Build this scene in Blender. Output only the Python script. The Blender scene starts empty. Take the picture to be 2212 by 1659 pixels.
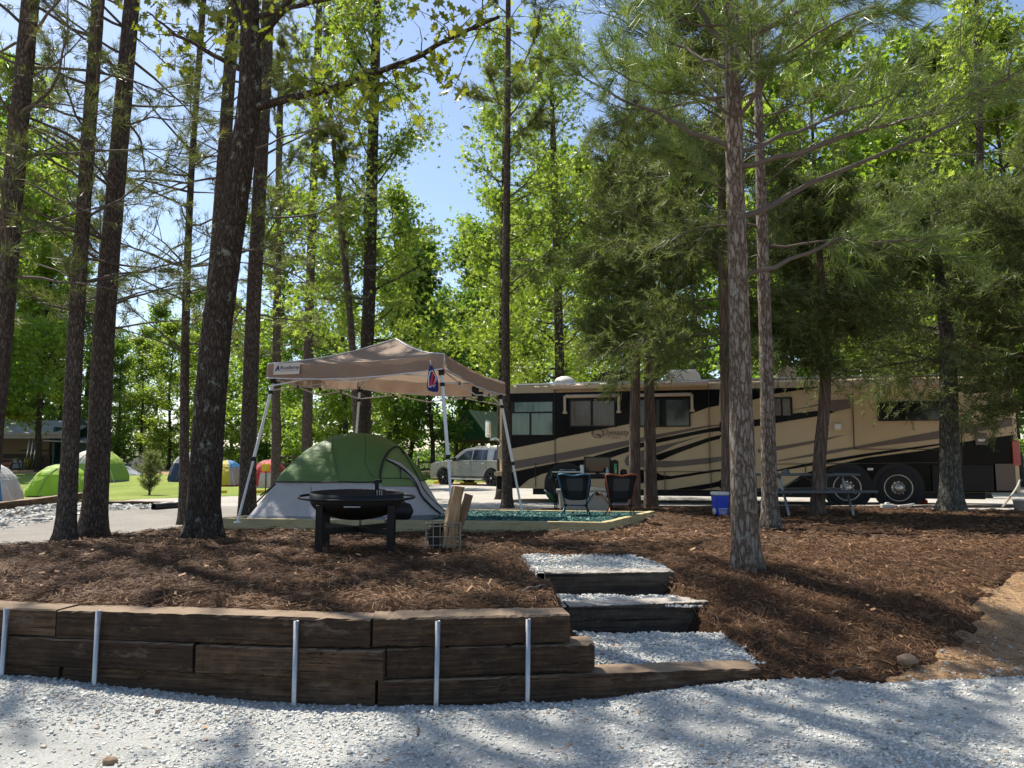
import bpy, math, random
import numpy as np
from mathutils import Vector, Matrix
from mathutils.bvhtree import BVHTree

# ------------------------------------------------------------------ camera, sky, sun, exposure
SC = bpy.context.scene
COL = SC.collection
EYE = 1.5
FPX, CX, CY, HOR = 1662.0, 1106.0, 829.5, 992.0      # focal length and horizon measured on the 2212 px wide view
PITCH = math.atan((HOR - CY) / FPX)
cam_d = bpy.data.cameras.new('camera')
cam_d.sensor_width = 36.0
cam_d.lens = 36.0 * FPX / 2212.0
cam_d.clip_start = 0.05
cam_d.clip_end = 1500.0
cam = bpy.data.objects.new('camera', cam_d)
cam.location = (0, 0, EYE)
cam.rotation_euler = (math.pi / 2 + PITCH, 0, 0)
COL.objects.link(cam)
SC.camera = cam

SUN_EL = math.radians(57.0)
SUN_AZ = math.atan2(-0.72, 0.69)          # compass angle of the sun, measured from +Y towards +X
world = bpy.data.worlds.new('World')
SC.world = world
world.use_nodes = True
wn = world.node_tree
wn.nodes.clear()
sky = wn.nodes.new('ShaderNodeTexSky')
sky.sky_type = 'NISHITA'
sky.sun_disc = False
sky.sun_elevation = SUN_EL
sky.sun_rotation = SUN_AZ
sky.altitude = 200.0
sky.air_density = 1.0
sky.dust_density = 0.9
sky.ozone_density = 1.1
bg = wn.nodes.new('ShaderNodeBackground')
bg.inputs['Strength'].default_value = 0.115
wo = wn.nodes.new('ShaderNodeOutputWorld')
wn.links.new(sky.outputs[0], bg.inputs['Color'])
wn.links.new(bg.outputs[0], wo.inputs['Surface'])

sun_d = bpy.data.lights.new('sun', 'SUN')
sun_d.energy = 5.0
sun_d.angle = math.radians(0.53)
sun_d.color = (1.0, 0.94, 0.84)
sun = bpy.data.objects.new('sun', sun_d)
sdir = Vector((math.sin(SUN_AZ) * math.cos(SUN_EL), math.cos(SUN_AZ) * math.cos(SUN_EL), math.sin(SUN_EL)))
sun.rotation_euler = sdir.to_track_quat('Z', 'Y').to_euler()
sun.location = (-30, 30, 60)
COL.objects.link(sun)

SC.view_settings.view_transform = 'Standard'
SC.view_settings.look = 'None'
SC.view_settings.gamma = 1.0
SC.view_settings.exposure = 0.75
SC.render.engine = 'CYCLES'
SC.cycles.use_denoising = True
SC.cycles.max_bounces = 7
SC.cycles.diffuse_bounces = 4
SC.cycles.glossy_bounces = 3
SC.cycles.transmission_bounces = 6
SC.cycles.transparent_max_bounces = 8
SC.cycles.sample_clamp_indirect = 6.0
SC.cycles.use_adaptive_sampling = True
SC.cycles.adaptive_threshold = 0.02

# ------------------------------------------------------------------ geometry helpers
FWD = np.array([0, math.cos(PITCH), math.sin(PITCH)])
UPV = np.array([0, -math.sin(PITCH), math.cos(PITCH)])
RGT = np.array([1.0, 0, 0])
EYEP = np.array([0, 0, EYE])


def ray(px, py):
    return FWD + RGT * ((px - CX) / FPX) - UPV * ((py - CY) / FPX)


def at(px, py, Y):
    """the point at world depth Y seen at that place of the photograph"""
    d = ray(px, py)
    return EYEP + d * (Y / d[1])


def atz(px, py, z):
    d = ray(px, py)
    return EYEP + d * ((z - EYE) / d[2])


def S(a, b, t):
    t = np.clip((np.asarray(t, float) - a) / (b - a), 0, 1)
    return t * t * (3 - 2 * t)


def _h(ix, iy, seed):
    n = (ix.astype(np.int64) * 374761393 + iy.astype(np.int64) * 668265263 + seed * 974634777) & 0xFFFFFFFF
    n = ((n ^ (n >> 13)) * 1274126177) & 0xFFFFFFFF
    return ((n ^ (n >> 16)) & 0xFFFF) / 65535.0


def vnoise(x, y, seed=0):
    x = np.asarray(x, float); y = np.asarray(y, float)
    ix = np.floor(x); iy = np.floor(y)
    fx = x - ix; fy = y - iy
    fx = fx * fx * (3 - 2 * fx); fy = fy * fy * (3 - 2 * fy)
    ix = ix.astype(np.int64); iy = iy.astype(np.int64)
    a = _h(ix, iy, seed); b = _h(ix + 1, iy, seed); c = _h(ix, iy + 1, seed); d = _h(ix + 1, iy + 1, seed)
    return (a + (b - a) * fx) * (1 - fy) + (c + (d - c) * fx) * fy


def fbm(x, y, f=1.0, o=4, seed=0):
    """fractal noise, about -1..1"""
    v = 0.0; a = 1.0; t = 0.0
    for i in range(o):
        v = v + a * (vnoise(x * f, y * f, seed + i * 17) * 2 - 1)
        t += a; a *= 0.5; f *= 2.03
    return v / t


class MB:
    """collects verts and faces; build() makes ONE mesh object"""
    def __init__(self):
        self.v = []; self.f = []; self.t = []; self.n = 0

    def add(self, V, *faces, tint=0.5):
        V = np.asarray(V, float).reshape(-1, 3)
        for F in faces:
            F = np.asarray(F, np.int64)
            if F.size:
                self.f.append(F.reshape(-1, F.shape[-1]) + self.n)
        self.v.append(V)
        t = np.empty(len(V)); t[:] = tint
        self.t.append(t)
        self.n += len(V)
        return self

    def box(self, c, s, R=None, tint=0.5):
        c = np.asarray(c, float); s = np.asarray(s, float) / 2
        q = np.array([[x, y, z] for x in (-1, 1) for y in (-1, 1) for z in (-1, 1)], float) * s
        if R is not None:
            q = q @ np.array(R).T
        return self.add(q + c, [[0, 1, 3, 2], [4, 6, 7, 5], [0, 4, 5, 1], [2, 3, 7, 6], [0, 2, 6, 4], [1, 5, 7, 3]], tint=tint)

    def bar(self, p0, p1, w, h, up=(0, 0, 1), tint=0.5):
        p0 = np.asarray(p0, float); p1 = np.asarray(p1, float)
        d = p1 - p0; L = np.linalg.norm(d); d /= L
        u = np.asarray(up, float)
        if abs(d @ u) > 0.98:
            u = np.array([1.0, 0, 0])
        x = np.cross(d, u); x /= np.linalg.norm(x); z = np.cross(x, d)
        return self.box((p0 + p1) / 2, (w, L, h), np.stack([x, d, z], 1), tint)

    def tube(self, path, r, n=8, cap=True, tint=0.5, wob=None):
        P = np.asarray(path, float); m = len(P)
        r = np.broadcast_to(np.asarray(r, float), (m,))
        T = np.gradient(P, axis=0); T /= np.linalg.norm(T, axis=1)[:, None] + 1e-12
        a = np.array([0, 0, 1.0]) if abs(T[0, 2]) < 0.9 else np.array([1.0, 0, 0])
        A = np.cross(T, a); A /= np.linalg.norm(A, axis=1)[:, None] + 1e-12
        B = np.cross(T, A)
        th = np.arange(n) * 2 * math.pi / n
        rr = r[:, None] * np.ones(n)[None]
        if wob is not None:
            rr = rr * wob
        V = P[:, None] + rr[..., None] * (np.cos(th)[None, :, None] * A[:, None] + np.sin(th)[None, :, None] * B[:, None])
        i = np.arange(m - 1)[:, None] * n; j = np.arange(n)[None]; k = (j + 1) % n
        Q = np.stack([i + j, i + n + j, i + n + k, i + k], -1).reshape(-1, 4)
        self.add(V.reshape(-1, 3), Q, tint=tint)
        if cap:
            self.f.append(np.arange(n)[None] + self.n - m * n)
            self.f.append(np.arange(n)[None, ::-1] + self.n - n)
        return self

    def lathe(self, prof, c=(0, 0, 0), n=24, axis='z', tint=0.5):
        pr = np.asarray(prof, float); m = len(pr)
        th = np.arange(n) * 2 * math.pi / n
        V = np.stack([pr[:, 0:1] * np.cos(th), pr[:, 0:1] * np.sin(th), pr[:, 1:2] * np.ones(n)], -1)
        if axis == 'y':
            V = V[..., [0, 2, 1]]
        elif axis == 'x':
            V = V[..., [2, 0, 1]]
        i = np.arange(m - 1)[:, None] * n; j = np.arange(n)[None]; k = (j + 1) % n
        Q = np.stack([i + j, i + k, i + n + k, i + n + j], -1).reshape(-1, 4)
        return self.add(V.reshape(-1, 3) + np.asarray(c, float), Q, tint=tint)

    def prism(self, pts, off, tint=0.5):
        P = np.asarray(pts, float); m = len(P); off = np.asarray(off, float)
        self.add(np.concatenate([P, P + off]), tint=tint)
        b = self.n - 2 * m
        self.f.append(np.arange(m)[None, ::-1] + b)
        self.f.append(np.arange(m)[None] + b + m)
        i = np.arange(m); k = (i + 1) % m
        self.f.append(np.stack([i, k, k + m, i + m], -1) + b)
        return self

    def grid(self, V, tint=0.5, keep=None):
        """V of shape (rows, cols, 3)"""
        m, n = V.shape[:2]
        i = np.arange(m - 1)[:, None] * n; j = np.arange(n - 1)[None]
        Q = np.stack([i + j, i + j + 1, i + n + j + 1, i + n + j], -1).reshape(-1, 4)
        if keep is not None:
            Q = Q[keep.reshape(-1)]
        return self.add(V.reshape(-1, 3), Q, tint=tint)

    def mesh(self, name, smooth=False):
        V = np.concatenate(self.v)
        me = bpy.data.meshes.new(name)
        me.vertices.add(len(V))
        me.vertices.foreach_set('co', V.astype(np.float32).ravel())
        lv = np.concatenate([F.ravel() for F in self.f])
        ls = np.concatenate([np.full(len(F), F.shape[1]) for F in self.f])
        st = np.concatenate([[0], np.cumsum(ls)[:-1]])
        me.loops.add(len(lv)); me.loops.foreach_set('vertex_index', lv.astype(np.int32))
        me.polygons.add(len(ls)); me.polygons.foreach_set('loop_start', st.astype(np.int32))
        me.polygons.foreach_set('use_smooth', np.full(len(ls), smooth))
        at_ = me.attributes.new('tint', 'FLOAT', 'POINT')
        at_.data.foreach_set('value', np.concatenate(self.t).astype(np.float32))
        me.update(calc_edges=True)
        return me

    def build(self, name, mat, parent=None, smooth=False, loc=(0, 0, 0), bevel=0.0, seg=2):
        o = bpy.data.objects.new(name, self.mesh(name, smooth))
        o.data.materials.append(mat)
        o.location = loc
        o.parent = parent
        COL.objects.link(o)
        if bevel:
            b = o.modifiers.new('bevel', 'BEVEL'); b.width = bevel; b.segments = seg; b.limit_method = 'ANGLE'
        return o


def thing(name, label, cat, loc=(0, 0, 0), rz=0.0, group=None):
    o = bpy.data.objects.new(name, None)
    o.empty_display_size = 0.1
    COL.objects.link(o)
    o.location = loc; o.rotation_euler = (0, 0, rz)
    return tag(o, label, cat, group)


def tag(o, label=None, cat=None, group=None, kind=None):
    if label: o['label'] = label
    if cat: o['category'] = cat
    if group: o['group'] = group
    if kind: o['kind'] = kind
    return o


def copy_tree(o, parent=None):
    c = o.copy(); COL.objects.link(c); c.parent = parent
    for ch in list(o.children):
        copy_tree(ch, c)
    return c


def rotz(a):
    c, s = math.cos(a), math.sin(a)
    return np.array([[c, -s, 0], [s, c, 0], [0, 0, 1.0]])


def resample(P, n):
    """smooth curve through the points (rows), n rows out; extra columns ride along"""
    P = np.asarray(P, float)
    d = np.concatenate([[0], np.cumsum(np.linalg.norm(np.diff(P[:, :3], axis=0), axis=1))])
    t = np.linspace(0, d[-1], n)
    k = np.clip(np.searchsorted(d, t, side='right') - 1, 0, len(P) - 2)
    h = (d[k + 1] - d[k])[:, None]; u = ((t - d[k])[:, None]) / h
    M = np.gradient(P, d, axis=0) if len(P) > 2 else np.repeat((P[1:] - P[:1]) / d[-1], 2, 0)
    return ((2 * u**3 - 3 * u**2 + 1) * P[k] + (u**3 - 2 * u**2 + u) * h * M[k]
            + (-2 * u**3 + 3 * u**2) * P[k + 1] + (u**3 - u**2) * h * M[k + 1])


# ------------------------------------------------------------------ materials
MATS = {}


def nodes_of(name):
    m = bpy.data.materials.new(name); m.use_nodes = True
    t = m.node_tree
    p = t.nodes['Principled BSDF']
    return m, t, p


def N(t, kind, **inp):
    n = t.nodes.new(kind)
    for k, v in inp.items():
        if k in n.inputs:
            n.inputs[k].default_value = v
        else:
            setattr(n, k, v)
    return n


def ramp(t, fac, stops):
    r = t.nodes.new('ShaderNodeValToRGB')
    e = r.color_ramp.elements
    while len(e) < len(stops):
        e.new(0.5)
    for q, (p, c) in zip(e, stops):
        q.position = p; q.color = (*c, 1) if len(c) == 3 else c
    t.links.new(fac, r.inputs['Fac'])
    return r


def coords(t, scale=(1, 1, 1), kind='Object', rot=(0, 0, 0)):
    c = t.nodes.new('ShaderNodeTexCoord')
    m = t.nodes.new('ShaderNodeMapping')
    m.inputs['Scale'].default_value = scale
    m.inputs['Rotation'].default_value = rot
    t.links.new(c.outputs[kind], m.inputs['Vector'])
    return m.outputs['Vector']


def bump(t, p, height, strength=0.4, dist=0.02, prev=None):
    b = N(t, 'ShaderNodeBump', Strength=strength, Distance=dist)
    t.links.new(height, b.inputs['Height'])
    if prev is not None:
        t.links.new(prev, b.inputs['Normal'])
    t.links.new(b.outputs['Normal'], p.inputs['Normal'])
    return b.outputs['Normal']


def pm(name, col, rough=0.6, var=0.18, scale=6.0, bmp=0.0, bscale=40.0, bdist=0.01, metal=0.0, coat=0.0, spec=0.5, stretch=(1, 1, 1), transl=0.0):
    """plain painted / moulded / cloth surface with uneven colour and fine relief"""
    if name in MATS:
        return MATS[name]
    m, t, p = nodes_of(name)
    v = coords(t, stretch)
    n = N(t, 'ShaderNodeTexNoise', Scale=scale, Detail=5.0, Roughness=0.65)
    t.links.new(v, n.inputs['Vector'])
    c = np.array(col)
    r = ramp(t, n.outputs['Fac'], [(0.25, tuple(np.clip(c * (1 - var), 0, 1))), (0.75, tuple(np.clip(c * (1 + var), 0, 1)))])
    t.links.new(r.outputs['Color'], p.inputs['Base Color'])
    p.inputs['Metallic'].default_value = metal
    p.inputs['Specular IOR Level'].default_value = spec
    p.inputs['Coat Weight'].default_value = coat
    p.inputs['Coat Roughness'].default_value = 0.05
    rr = N(t, 'ShaderNodeMapRange')
    rr.inputs['To Min'].default_value = max(0.02, rough - 0.08); rr.inputs['To Max'].default_value = min(1, rough + 0.1)
    t.links.new(n.outputs['Fac'], rr.inputs['Value']); t.links.new(rr.outputs[0], p.inputs['Roughness'])
    if bmp:
        n2 = N(t, 'ShaderNodeTexNoise', Scale=bscale, Detail=4.0)
        t.links.new(v, n2.inputs['Vector'])
        bump(t, p, n2.outputs['Fac'], bmp, bdist)
    if transl:
        tr = t.nodes.new('ShaderNodeBsdfTranslucent')
        t.links.new(r.outputs['Color'], tr.inputs['Color'])
        mx = N(t, 'ShaderNodeMixShader', Fac=transl)
        out = t.nodes['Material Output']
        t.links.new(p.outputs[0], mx.inputs[1]); t.links.new(tr.outputs[0], mx.inputs[2]); t.links.new(mx.outputs[0], out.inputs['Surface'])
    MATS[name] = m
    return m


def tintmat(name, stops, rough=0.7, transl=0.0, spec=0.3, big=0.0, bmp=0.0, tcol=None):
    """colour taken from the per-piece attribute 'tint', each leaf, stone or straw its own shade"""
    m, t, p = nodes_of(name)
    a = t.nodes.new('ShaderNodeAttribute'); a.attribute_name = 'tint'
    r = ramp(t, a.outputs['Fac'], stops)
    col = r.outputs['Color']
    t.links.new(col, p.inputs['Base Color'])
    p.inputs['Roughness'].default_value = rough
    p.inputs['Specular IOR Level'].default_value = spec
    if bmp:
        n2 = N(t, 'ShaderNodeTexNoise', Scale=bmp, Detail=4.0)
        t.links.new(coords(t), n2.inputs['Vector'])
        bump(t, p, n2.outputs['Fac'], 0.5, 0.01)
    if transl:
        tr = t.nodes.new('ShaderNodeBsdfTranslucent')
        if tcol is None:
            t.links.new(col, tr.inputs['Color'])
        else:
            mul = t.nodes.new('ShaderNodeMix'); mul.data_type = 'RGBA'; mul.blend_type = 'MULTIPLY'
            mul.inputs['Factor'].default_value = 1.0
            t.links.new(col, mul.inputs['A']); mul.inputs['B'].default_value = (*tcol, 1)
            t.links.new(mul.outputs['Result'], tr.inputs['Color'])
        mx = N(t, 'ShaderNodeMixShader', Fac=transl)
        out = t.nodes['Material Output']
        t.links.new(p.outputs[0], mx.inputs[1]); t.links.new(tr.outputs[0], mx.inputs[2]); t.links.new(mx.outputs[0], out.inputs['Surface'])
    return m


def bark(name, dark, mid, light, sc=(16, 16, 4.5), lichen=None, amt=0.9):
    m, t, p = nodes_of(name)
    v = coords(t, sc)
    nz = N(t, 'ShaderNodeTexNoise', Scale=1.2, Detail=4.0)
    t.links.new(v, nz.inputs['Vector'])
    wv = t.nodes.new('ShaderNodeVectorMath'); wv.operation = 'MULTIPLY_ADD'
    t.links.new(nz.outputs['Color'], wv.inputs[0]); wv.inputs[1].default_value = (1.6, 1.6, 1.6); t.links.new(v, wv.inputs[2])
    vo = N(t, 'ShaderNodeTexVoronoi', feature='DISTANCE_TO_EDGE', Scale=1.0)
    t.links.new(wv.outputs[0], vo.inputs['Vector'])
    fine = N(t, 'ShaderNodeTexNoise', Scale=5.0, Detail=6.0, Roughness=0.7)
    t.links.new(v, fine.inputs['Vector'])
    mul = t.nodes.new('ShaderNodeMath'); mul.operation = 'MULTIPLY_ADD'
    t.links.new(fine.outputs['Fac'], mul.inputs[0]); mul.inputs[1].default_value = 0.95
    mr = N(t, 'ShaderNodeMapRange'); mr.inputs['From Max'].default_value = 0.30; mr.inputs['To Max'].default_value = 0.36; mr.inputs['To Min'].default_value = -0.12
    t.links.new(vo.outputs['Distance'], mr.inputs['Value']); t.links.new(mr.outputs[0], mul.inputs[2])
    r = ramp(t, mul.outputs[0], [(0.18, dark), (0.5, mid), (0.85, light)])
    col = r.outputs['Color']
    if lichen is not None:
        ln = N(t, 'ShaderNodeTexNoise', Scale=9.0, Detail=5.0, Roughness=0.7)
        t.links.new(coords(t, (1, 1, 0.7)), ln.inputs['Vector'])
        lr = ramp(t, ln.outputs['Fac'], [(0.58, (0, 0, 0)), (0.66, (1, 1, 1))])
        mx = t.nodes.new('ShaderNodeMix'); mx.data_type = 'RGBA'
        t.links.new(lr.outputs['Color'], mx.inputs['Factor']); t.links.new(col, mx.inputs['A']); mx.inputs['B'].default_value = (*lichen, 1)
        col = mx.outputs['Result']
    t.links.new(col, p.inputs['Base Color'])
    p.inputs['Roughness'].default_value = 0.9
    p.inputs['Specular IOR Level'].default_value = 0.115
    bump(t, p, mul.outputs[0], amt, 0.03)
    MATS[name] = m
    return m


M_PINE = bark('pine_bark', (0.020, 0.015, 0.012), (0.088, 0.068, 0.053), (0.19, 0.162, 0.137), (30, 30, 8.5))
M_PINE_GREY = bark('grey_pine_bark', (0.030, 0.021, 0.016), (0.155, 0.118, 0.090), (0.33, 0.29, 0.25), (24, 24, 6.5), (0.30, 0.31, 0.26))
M_OAK = bark('oak_bark', (0.014, 0.011, 0.009), (0.055, 0.041, 0.031), (0.12, 0.105, 0.085), (40, 40, 8.0), (0.26, 0.28, 0.24))
M_CEDAR = bark('cedar_bark', (0.05, 0.032, 0.024), (0.13, 0.09, 0.068), (0.24, 0.185, 0.15), (36, 36, 1.6), None, 0.7)
M_GREYBARK = bark('grey_lichen_bark', (0.03, 0.026, 0.02), (0.10, 0.09, 0.075), (0.24, 0.24, 0.2), (26, 26, 6.0), (0.28, 0.31, 0.25))
M_TWIG = pm('twig_bark', (0.10, 0.082, 0.067), 0.9, 0.3, 5)
M_TWIGL = pm('pale_twig_bark', (0.15, 0.115, 0.09), 0.9, 0.3, 5)
# ------------------------------------------------------------------ the lie of the land
def drive_z(x, y):
    k = S(3.6, 5.0, y)
    return (0.10 * S(-1.2, -3.4, x) + 0.10 * S(0.3, 1.9, x)) * k


def plat_z(x, y):
    zr = np.interp(y, [4, 5, 8, 10, 14, 17, 19.5, 30, 42, 60, 110, 400], [.53, .53, .56, .475, .42, .40, .28, .2, .2, .4, 1.2, 6])
    zl = np.interp(y, [4, 5, 8, 10, 14, 17, 19.5, 28, 40, 60, 110, 400], [.53, .53, .56, .475, .42, .40, .33, .22, .52, .8, 1.8, 7])
    u = np.asarray(x) / np.maximum(y, 1.0)
    z = zr + (zl - zr) * S(-0.10, -0.30, u)
    return z - 0.20 * S(-3.6, -7.3, x) * S(7.0, 11.0, y) * S(19.0, 14.0, y)


def slope_z(x, y):
    lo = drive_z(x, 5.0)
    k = np.interp(y, [4.9, 5.1, 5.8, 6.4, 7.0, 8.3], [0, 0.0, .22, .55, .80, 1.0])
    return lo + (plat_z(x, y) - lo) * k


def base_z(x, y):
    """bare earth under everything"""
    stair = S(0.1, 0.4, x) * S(1.75, 1.5, x) * S(5.0, 5.2, y) * S(7.6, 7.2, y)
    return np.where(y < 5.0, drive_z(x, y), slope_z(x, y)) - 0.05 * S(9.0, 8.0, y) * S(2.1, 1.6, x) - 0.16 * stair


def stair_left(y):
    return np.interp(y, [5.0, 5.8, 6.4, 7.4], [0.42, 0.42, 0.27, 0.08])


def bed_z(x, y):
    left = S(0.10, -0.16, x - stair_left(y))
    z = slope_z(x, y) + (plat_z(x, y) - slope_z(x, y)) * left
    clump = fbm(x, y, 1.3, 3, 5) * 0.035 + fbm(x, y, 5.0, 3, 9) * 0.045 + fbm(x, y, 13.0, 2, 19) * 0.012
    return z + (0.045 + clump) * (0.05 + 0.95 * S(-0.05, 0.6, bed_mask(x, y)))


def ground_at(x, y):
    x = np.asarray(x, float); y = np.asarray(y, float)
    return np.where(bed_mask(x, y) > 0, bed_z(x, y), np.where(y < 5.0, drive_z(x, y), base_z(x, y)))


def wall_y(x):
    return np.interp(x, [-9, -3.28, -0.85, 0.6, 2.0], [5.98, 5.10, 4.75, 4.97, 5.2])


def bed_mask(x, y):
    """positive inside the bed of pine straw"""
    wob = fbm(x, y, 0.9, 4, 31)
    wob2 = fbm(x, y, 3.0, 2, 77)
    front = np.where(x < 0.45, 3.0 * (y - (wall_y(x) + 0.185)), y - (np.interp(x, [1.7, 2.2, 2.7, 3.2, 3.7, 4.4, 6, 9, 14], [5.1, 5.12, 5.28, 5.62, 6.25, 7.1, 8.0, 8.9, 10]) + 0.2 * wob2 + 0.16 * fbm(x, y, 9.0, 2, 88) + 0.35 * wob * S(2, 3, x)))
    lx = np.interp(y, [4, 9.5, 11.5, 12.5, 14.0, 16], [-9.5, -6.7, -6.6, -5.7, -4.4, -2.6]) + 0.15 * wob
    left = x - lx
    back = np.interp(x, [-3, 0, 2, 4, 8, 12], [14.5, 16.5, 17.5, 17.3, 17.2, 16.6]) + 0.5 * wob - y
    right = 13.0 - x
    m = np.minimum(np.minimum(front, left), np.minimum(back, right))
    stair = np.minimum(np.minimum(x - stair_left(y) - 0.02, np.interp(y, [5, 5.95, 6.45, 7.4], [1.66, 1.56, 1.40, 1.25]) - x), np.minimum(y - 4.9, 7.5 - y + 0.06 * wob2))
    return np.where(stair > 0, -stair, m)


def on(px, py):
    """where the ray through that place of the photograph meets the land"""
    d = ray(px, py)
    t = np.linspace(2.5, 140, 28000)
    P = EYEP[None] + d[None] * t[:, None]
    g = ground_at(P[:, 0], P[:, 1])
    k = int(np.argmax(P[:, 2] < g))
    return np.array([P[k, 0], P[k, 1], float(g[k])])


def gz(x, y):
    return float(ground_at(np.array([x]), np.array([y]))[0])


# ---- earth
def earth_mat():
    m, t, p = nodes_of('bare_earth')
    v = coords(t)
    n1 = N(t, 'ShaderNodeTexNoise', Scale=0.7, Detail=8.0, Roughness=0.65)
    n2 = N(t, 'ShaderNodeTexNoise', Scale=14.0, Detail=8.0, Roughness=0.75)
    for n in (n1, n2): t.links.new(v, n.inputs['Vector'])
    r1 = ramp(t, n1.outputs['Fac'], [(0.3, (0.32, 0.19, 0.09)), (0.55, (0.40, 0.25, 0.125)), (0.75, (0.47, 0.34, 0.20))])
    r2 = ramp(t, n2.outputs['Fac'], [(0.3, (0.45, 0.42, 0.4)), (0.62, (1, 1, 1))])
    mx = t.nodes.new('ShaderNodeMix'); mx.data_type = 'RGBA'; mx.blend_type = 'MULTIPLY'; mx.inputs['Factor'].default_value = 0.7
    t.links.new(r1.outputs[0], mx.inputs['A']); t.links.new(r2.outputs[0], mx.inputs['B'])
    t.links.new(mx.outputs['Result'], p.inputs['Base Color'])
    p.inputs['Roughness'].default_value = 0.95
    bump(t, p, n2.outputs['Fac'], 0.8, 0.03)
    return m


def sheet_mat(name, stops, scale, detail_scale, bs=0.6, bd=0.02, speck=None):
    m, t, p = nodes_of(name)
    v = coords(t)
    n1 = N(t, 'ShaderNodeTexNoise', Scale=scale, Detail=8.0, Roughness=0.65)
    n2 = N(t, 'ShaderNodeTexNoise', Scale=detail_scale, Detail=6.0, Roughness=0.7)
    for n in (n1, n2): t.links.new(v, n.inputs['Vector'])
    r1 = ramp(t, n1.outputs['Fac'], stops)
    r2 = ramp(t, n2.outputs['Fac'], [(0.32, (0.5, 0.5, 0.5)), (0.62, (1.1, 1.1, 1.1))])
    mx = t.nodes.new('ShaderNodeMix'); mx.data_type = 'RGBA'; mx.blend_type = 'MULTIPLY'; mx.inputs['Factor'].default_value = 0.75
    t.links.new(r1.outputs[0], mx.inputs['A']); t.links.new(r2.outputs[0], mx.inputs['B'])
    t.links.new(mx.outputs['Result'], p.inputs['Base Color'])
    p.inputs['Roughness'].default_value = 0.95
    p.inputs['Specular IOR Level'].default_value = 0.2
    bump(t, p, n2.outputs['Fac'], bs, bd)
    return m


def axis(near_lo, near_hi, step, far_lo, far_hi, k=1.35):
    a = list(np.arange(near_lo, near_hi + 1e-6, step))
    s = step
    while a[-1] < far_hi:
        s *= k; a.append(a[-1] + s)
    s = step; b = []
    q = near_lo
    while q > far_lo:
        s *= k; q -= s; b.append(q)
    return np.array(b[::-1] + a)


def land(name, mat, xs, ys, zf, mask=None, thick=0.03, noise=0.0, ns=3.0, kind='structure', sink=0.5):
    X, Y = np.meshgrid(xs, ys)
    Z = zf(X, Y)
    if noise:
        Z = Z + noise * fbm(X, Y, ns, 4, 3)
    keep = None
    if mask is not None:
        mk = mask(X, Y)
        Z = Z + np.clip(mk * sink, -0.3, 0) + np.clip(mk * 0.25, 0, thick)
        c = np.maximum(np.maximum(mk[:-1, :-1], mk[1:, :-1]), np.maximum(mk[:-1, 1:], mk[1:, 1:]))
        keep = c > -0.25
    b = MB().grid(np.stack([X, Y, Z], -1), keep=keep)
    o = b.build(name, mat, smooth=True)
    o['kind'] = kind
    return o



# ---- the pine straw bed
M_BED = sheet_mat('pine_straw_ground', [(0.3, (0.046, 0.022, 0.010)), (0.55, (0.098, 0.048, 0.021)), (0.8, (0.16, 0.084, 0.037))], 3.0, 45.0, 1.0, 0.05)
land('pine_straw_bed', M_BED, np.arange(-10, 13.2, 0.075), np.arange(4.55, 18.2, 0.07), bed_z, bed_mask, 0.0, sink=1.6)

# ---- pale gravel drive
M_DRIVE = sheet_mat('crushed_gravel_fines', [(0.3, (0.42, 0.418, 0.385)), (0.6, (0.52, 0.518, 0.48)), (0.8, (0.57, 0.56, 0.515))], 1.4, 70.0, 0.9, 0.02)


def drive_mask(x, y):
    wob = fbm(x, y, 1.1, 4, 12)
    lim = np.where(x < 0.62, wall_y(x) + 0.12, np.interp(x, [0.62, 1.7, 2.3, 3.0, 4.0, 6, 12], [5.06, 5.06, 5.02, 5.12, 5.25, 5.4, 5.6]) + 0.10 * wob)
    return lim - y


def drive_top(x, y):
    tr = np.sin((x * 0.35 + y) * 90) * 0.0022 * S(2.0, 3.2, x) * S(4.4, 3.9, y)
    berm = 0.035 * np.exp(-((y - wall_y(x) + 0.25) / 0.16) ** 2) * S(2.4, 1.4, x)
    return drive_z(x, y) + fbm(x, y, 1.2, 3, 21) * 0.025 + fbm(x, y, 7.0, 3, 8) * 0.006 + tr + berm


land('ground', earth_mat(), axis(-10, 10, 0.12, -700, 700), axis(1.0, 22, 0.12, -250, 900), lambda x, y: base_z(x, y) - 0.03 - 0.09 * S(-0.02, 0.12, drive_mask(x, y)) + 0.02 * S(1.7, 2.3, x) * S(9, 8, y) + 0.02 * fbm(x, y, 9.0, 3, 41) * S(14, 8, y), noise=0.03, ns=1.6)
land('gravel_drive', M_DRIVE, axis(-6, 6, 0.05, -14, 14), np.arange(0.2, 5.9, 0.05), drive_top, drive_mask, 0.02)

# ---- far sheets: lot, lawn, path, motorhome stand
M_LOT = sheet_mat('sandy_gravel_lot', [(0.3, (0.36, 0.32, 0.27)), (0.5, (0.42, 0.40, 0.37)), (0.75, (0.46, 0.40, 0.30))], 0.6, 16.0, 0.7, 0.03)


def lot_mask(x, y):
    wob = fbm(x, y, 0.5, 4, 44)
    u = x / np.maximum(y, 1)
    a = y - np.interp(x, [-12, -8, -4, 0, 3, 7, 20], [19.6, 18.0, 16.2, 17.5, 18.3, 18.0, 17.6]) + 0.5 * wob
    b = np.interp(x, [-30, -11, -8, -4, 0, 6, 40], [27.6, 27.8, 28.0, 40.5, 42, 40, 36]) + 0.4 * wob - y
    c = x - (-11.5) + wob
    return np.minimum(np.minimum(a, b), np.minimum(c, 28 - x)) * 0.5


land('gravel_lot', M_LOT, np.arange(-14, 30, 0.4), np.arange(15, 45, 0.3), lambda x, y: base_z(x, y), lot_mask, 0.02)

M_LAWN = sheet_mat('mown_grass', [(0.3, (0.165, 0.225, 0.04)), (0.55, (0.25, 0.31, 0.062)), (0.8, (0.34, 0.36, 0.11))], 0.35, 22.0, 1.0, 0.05)


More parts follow.
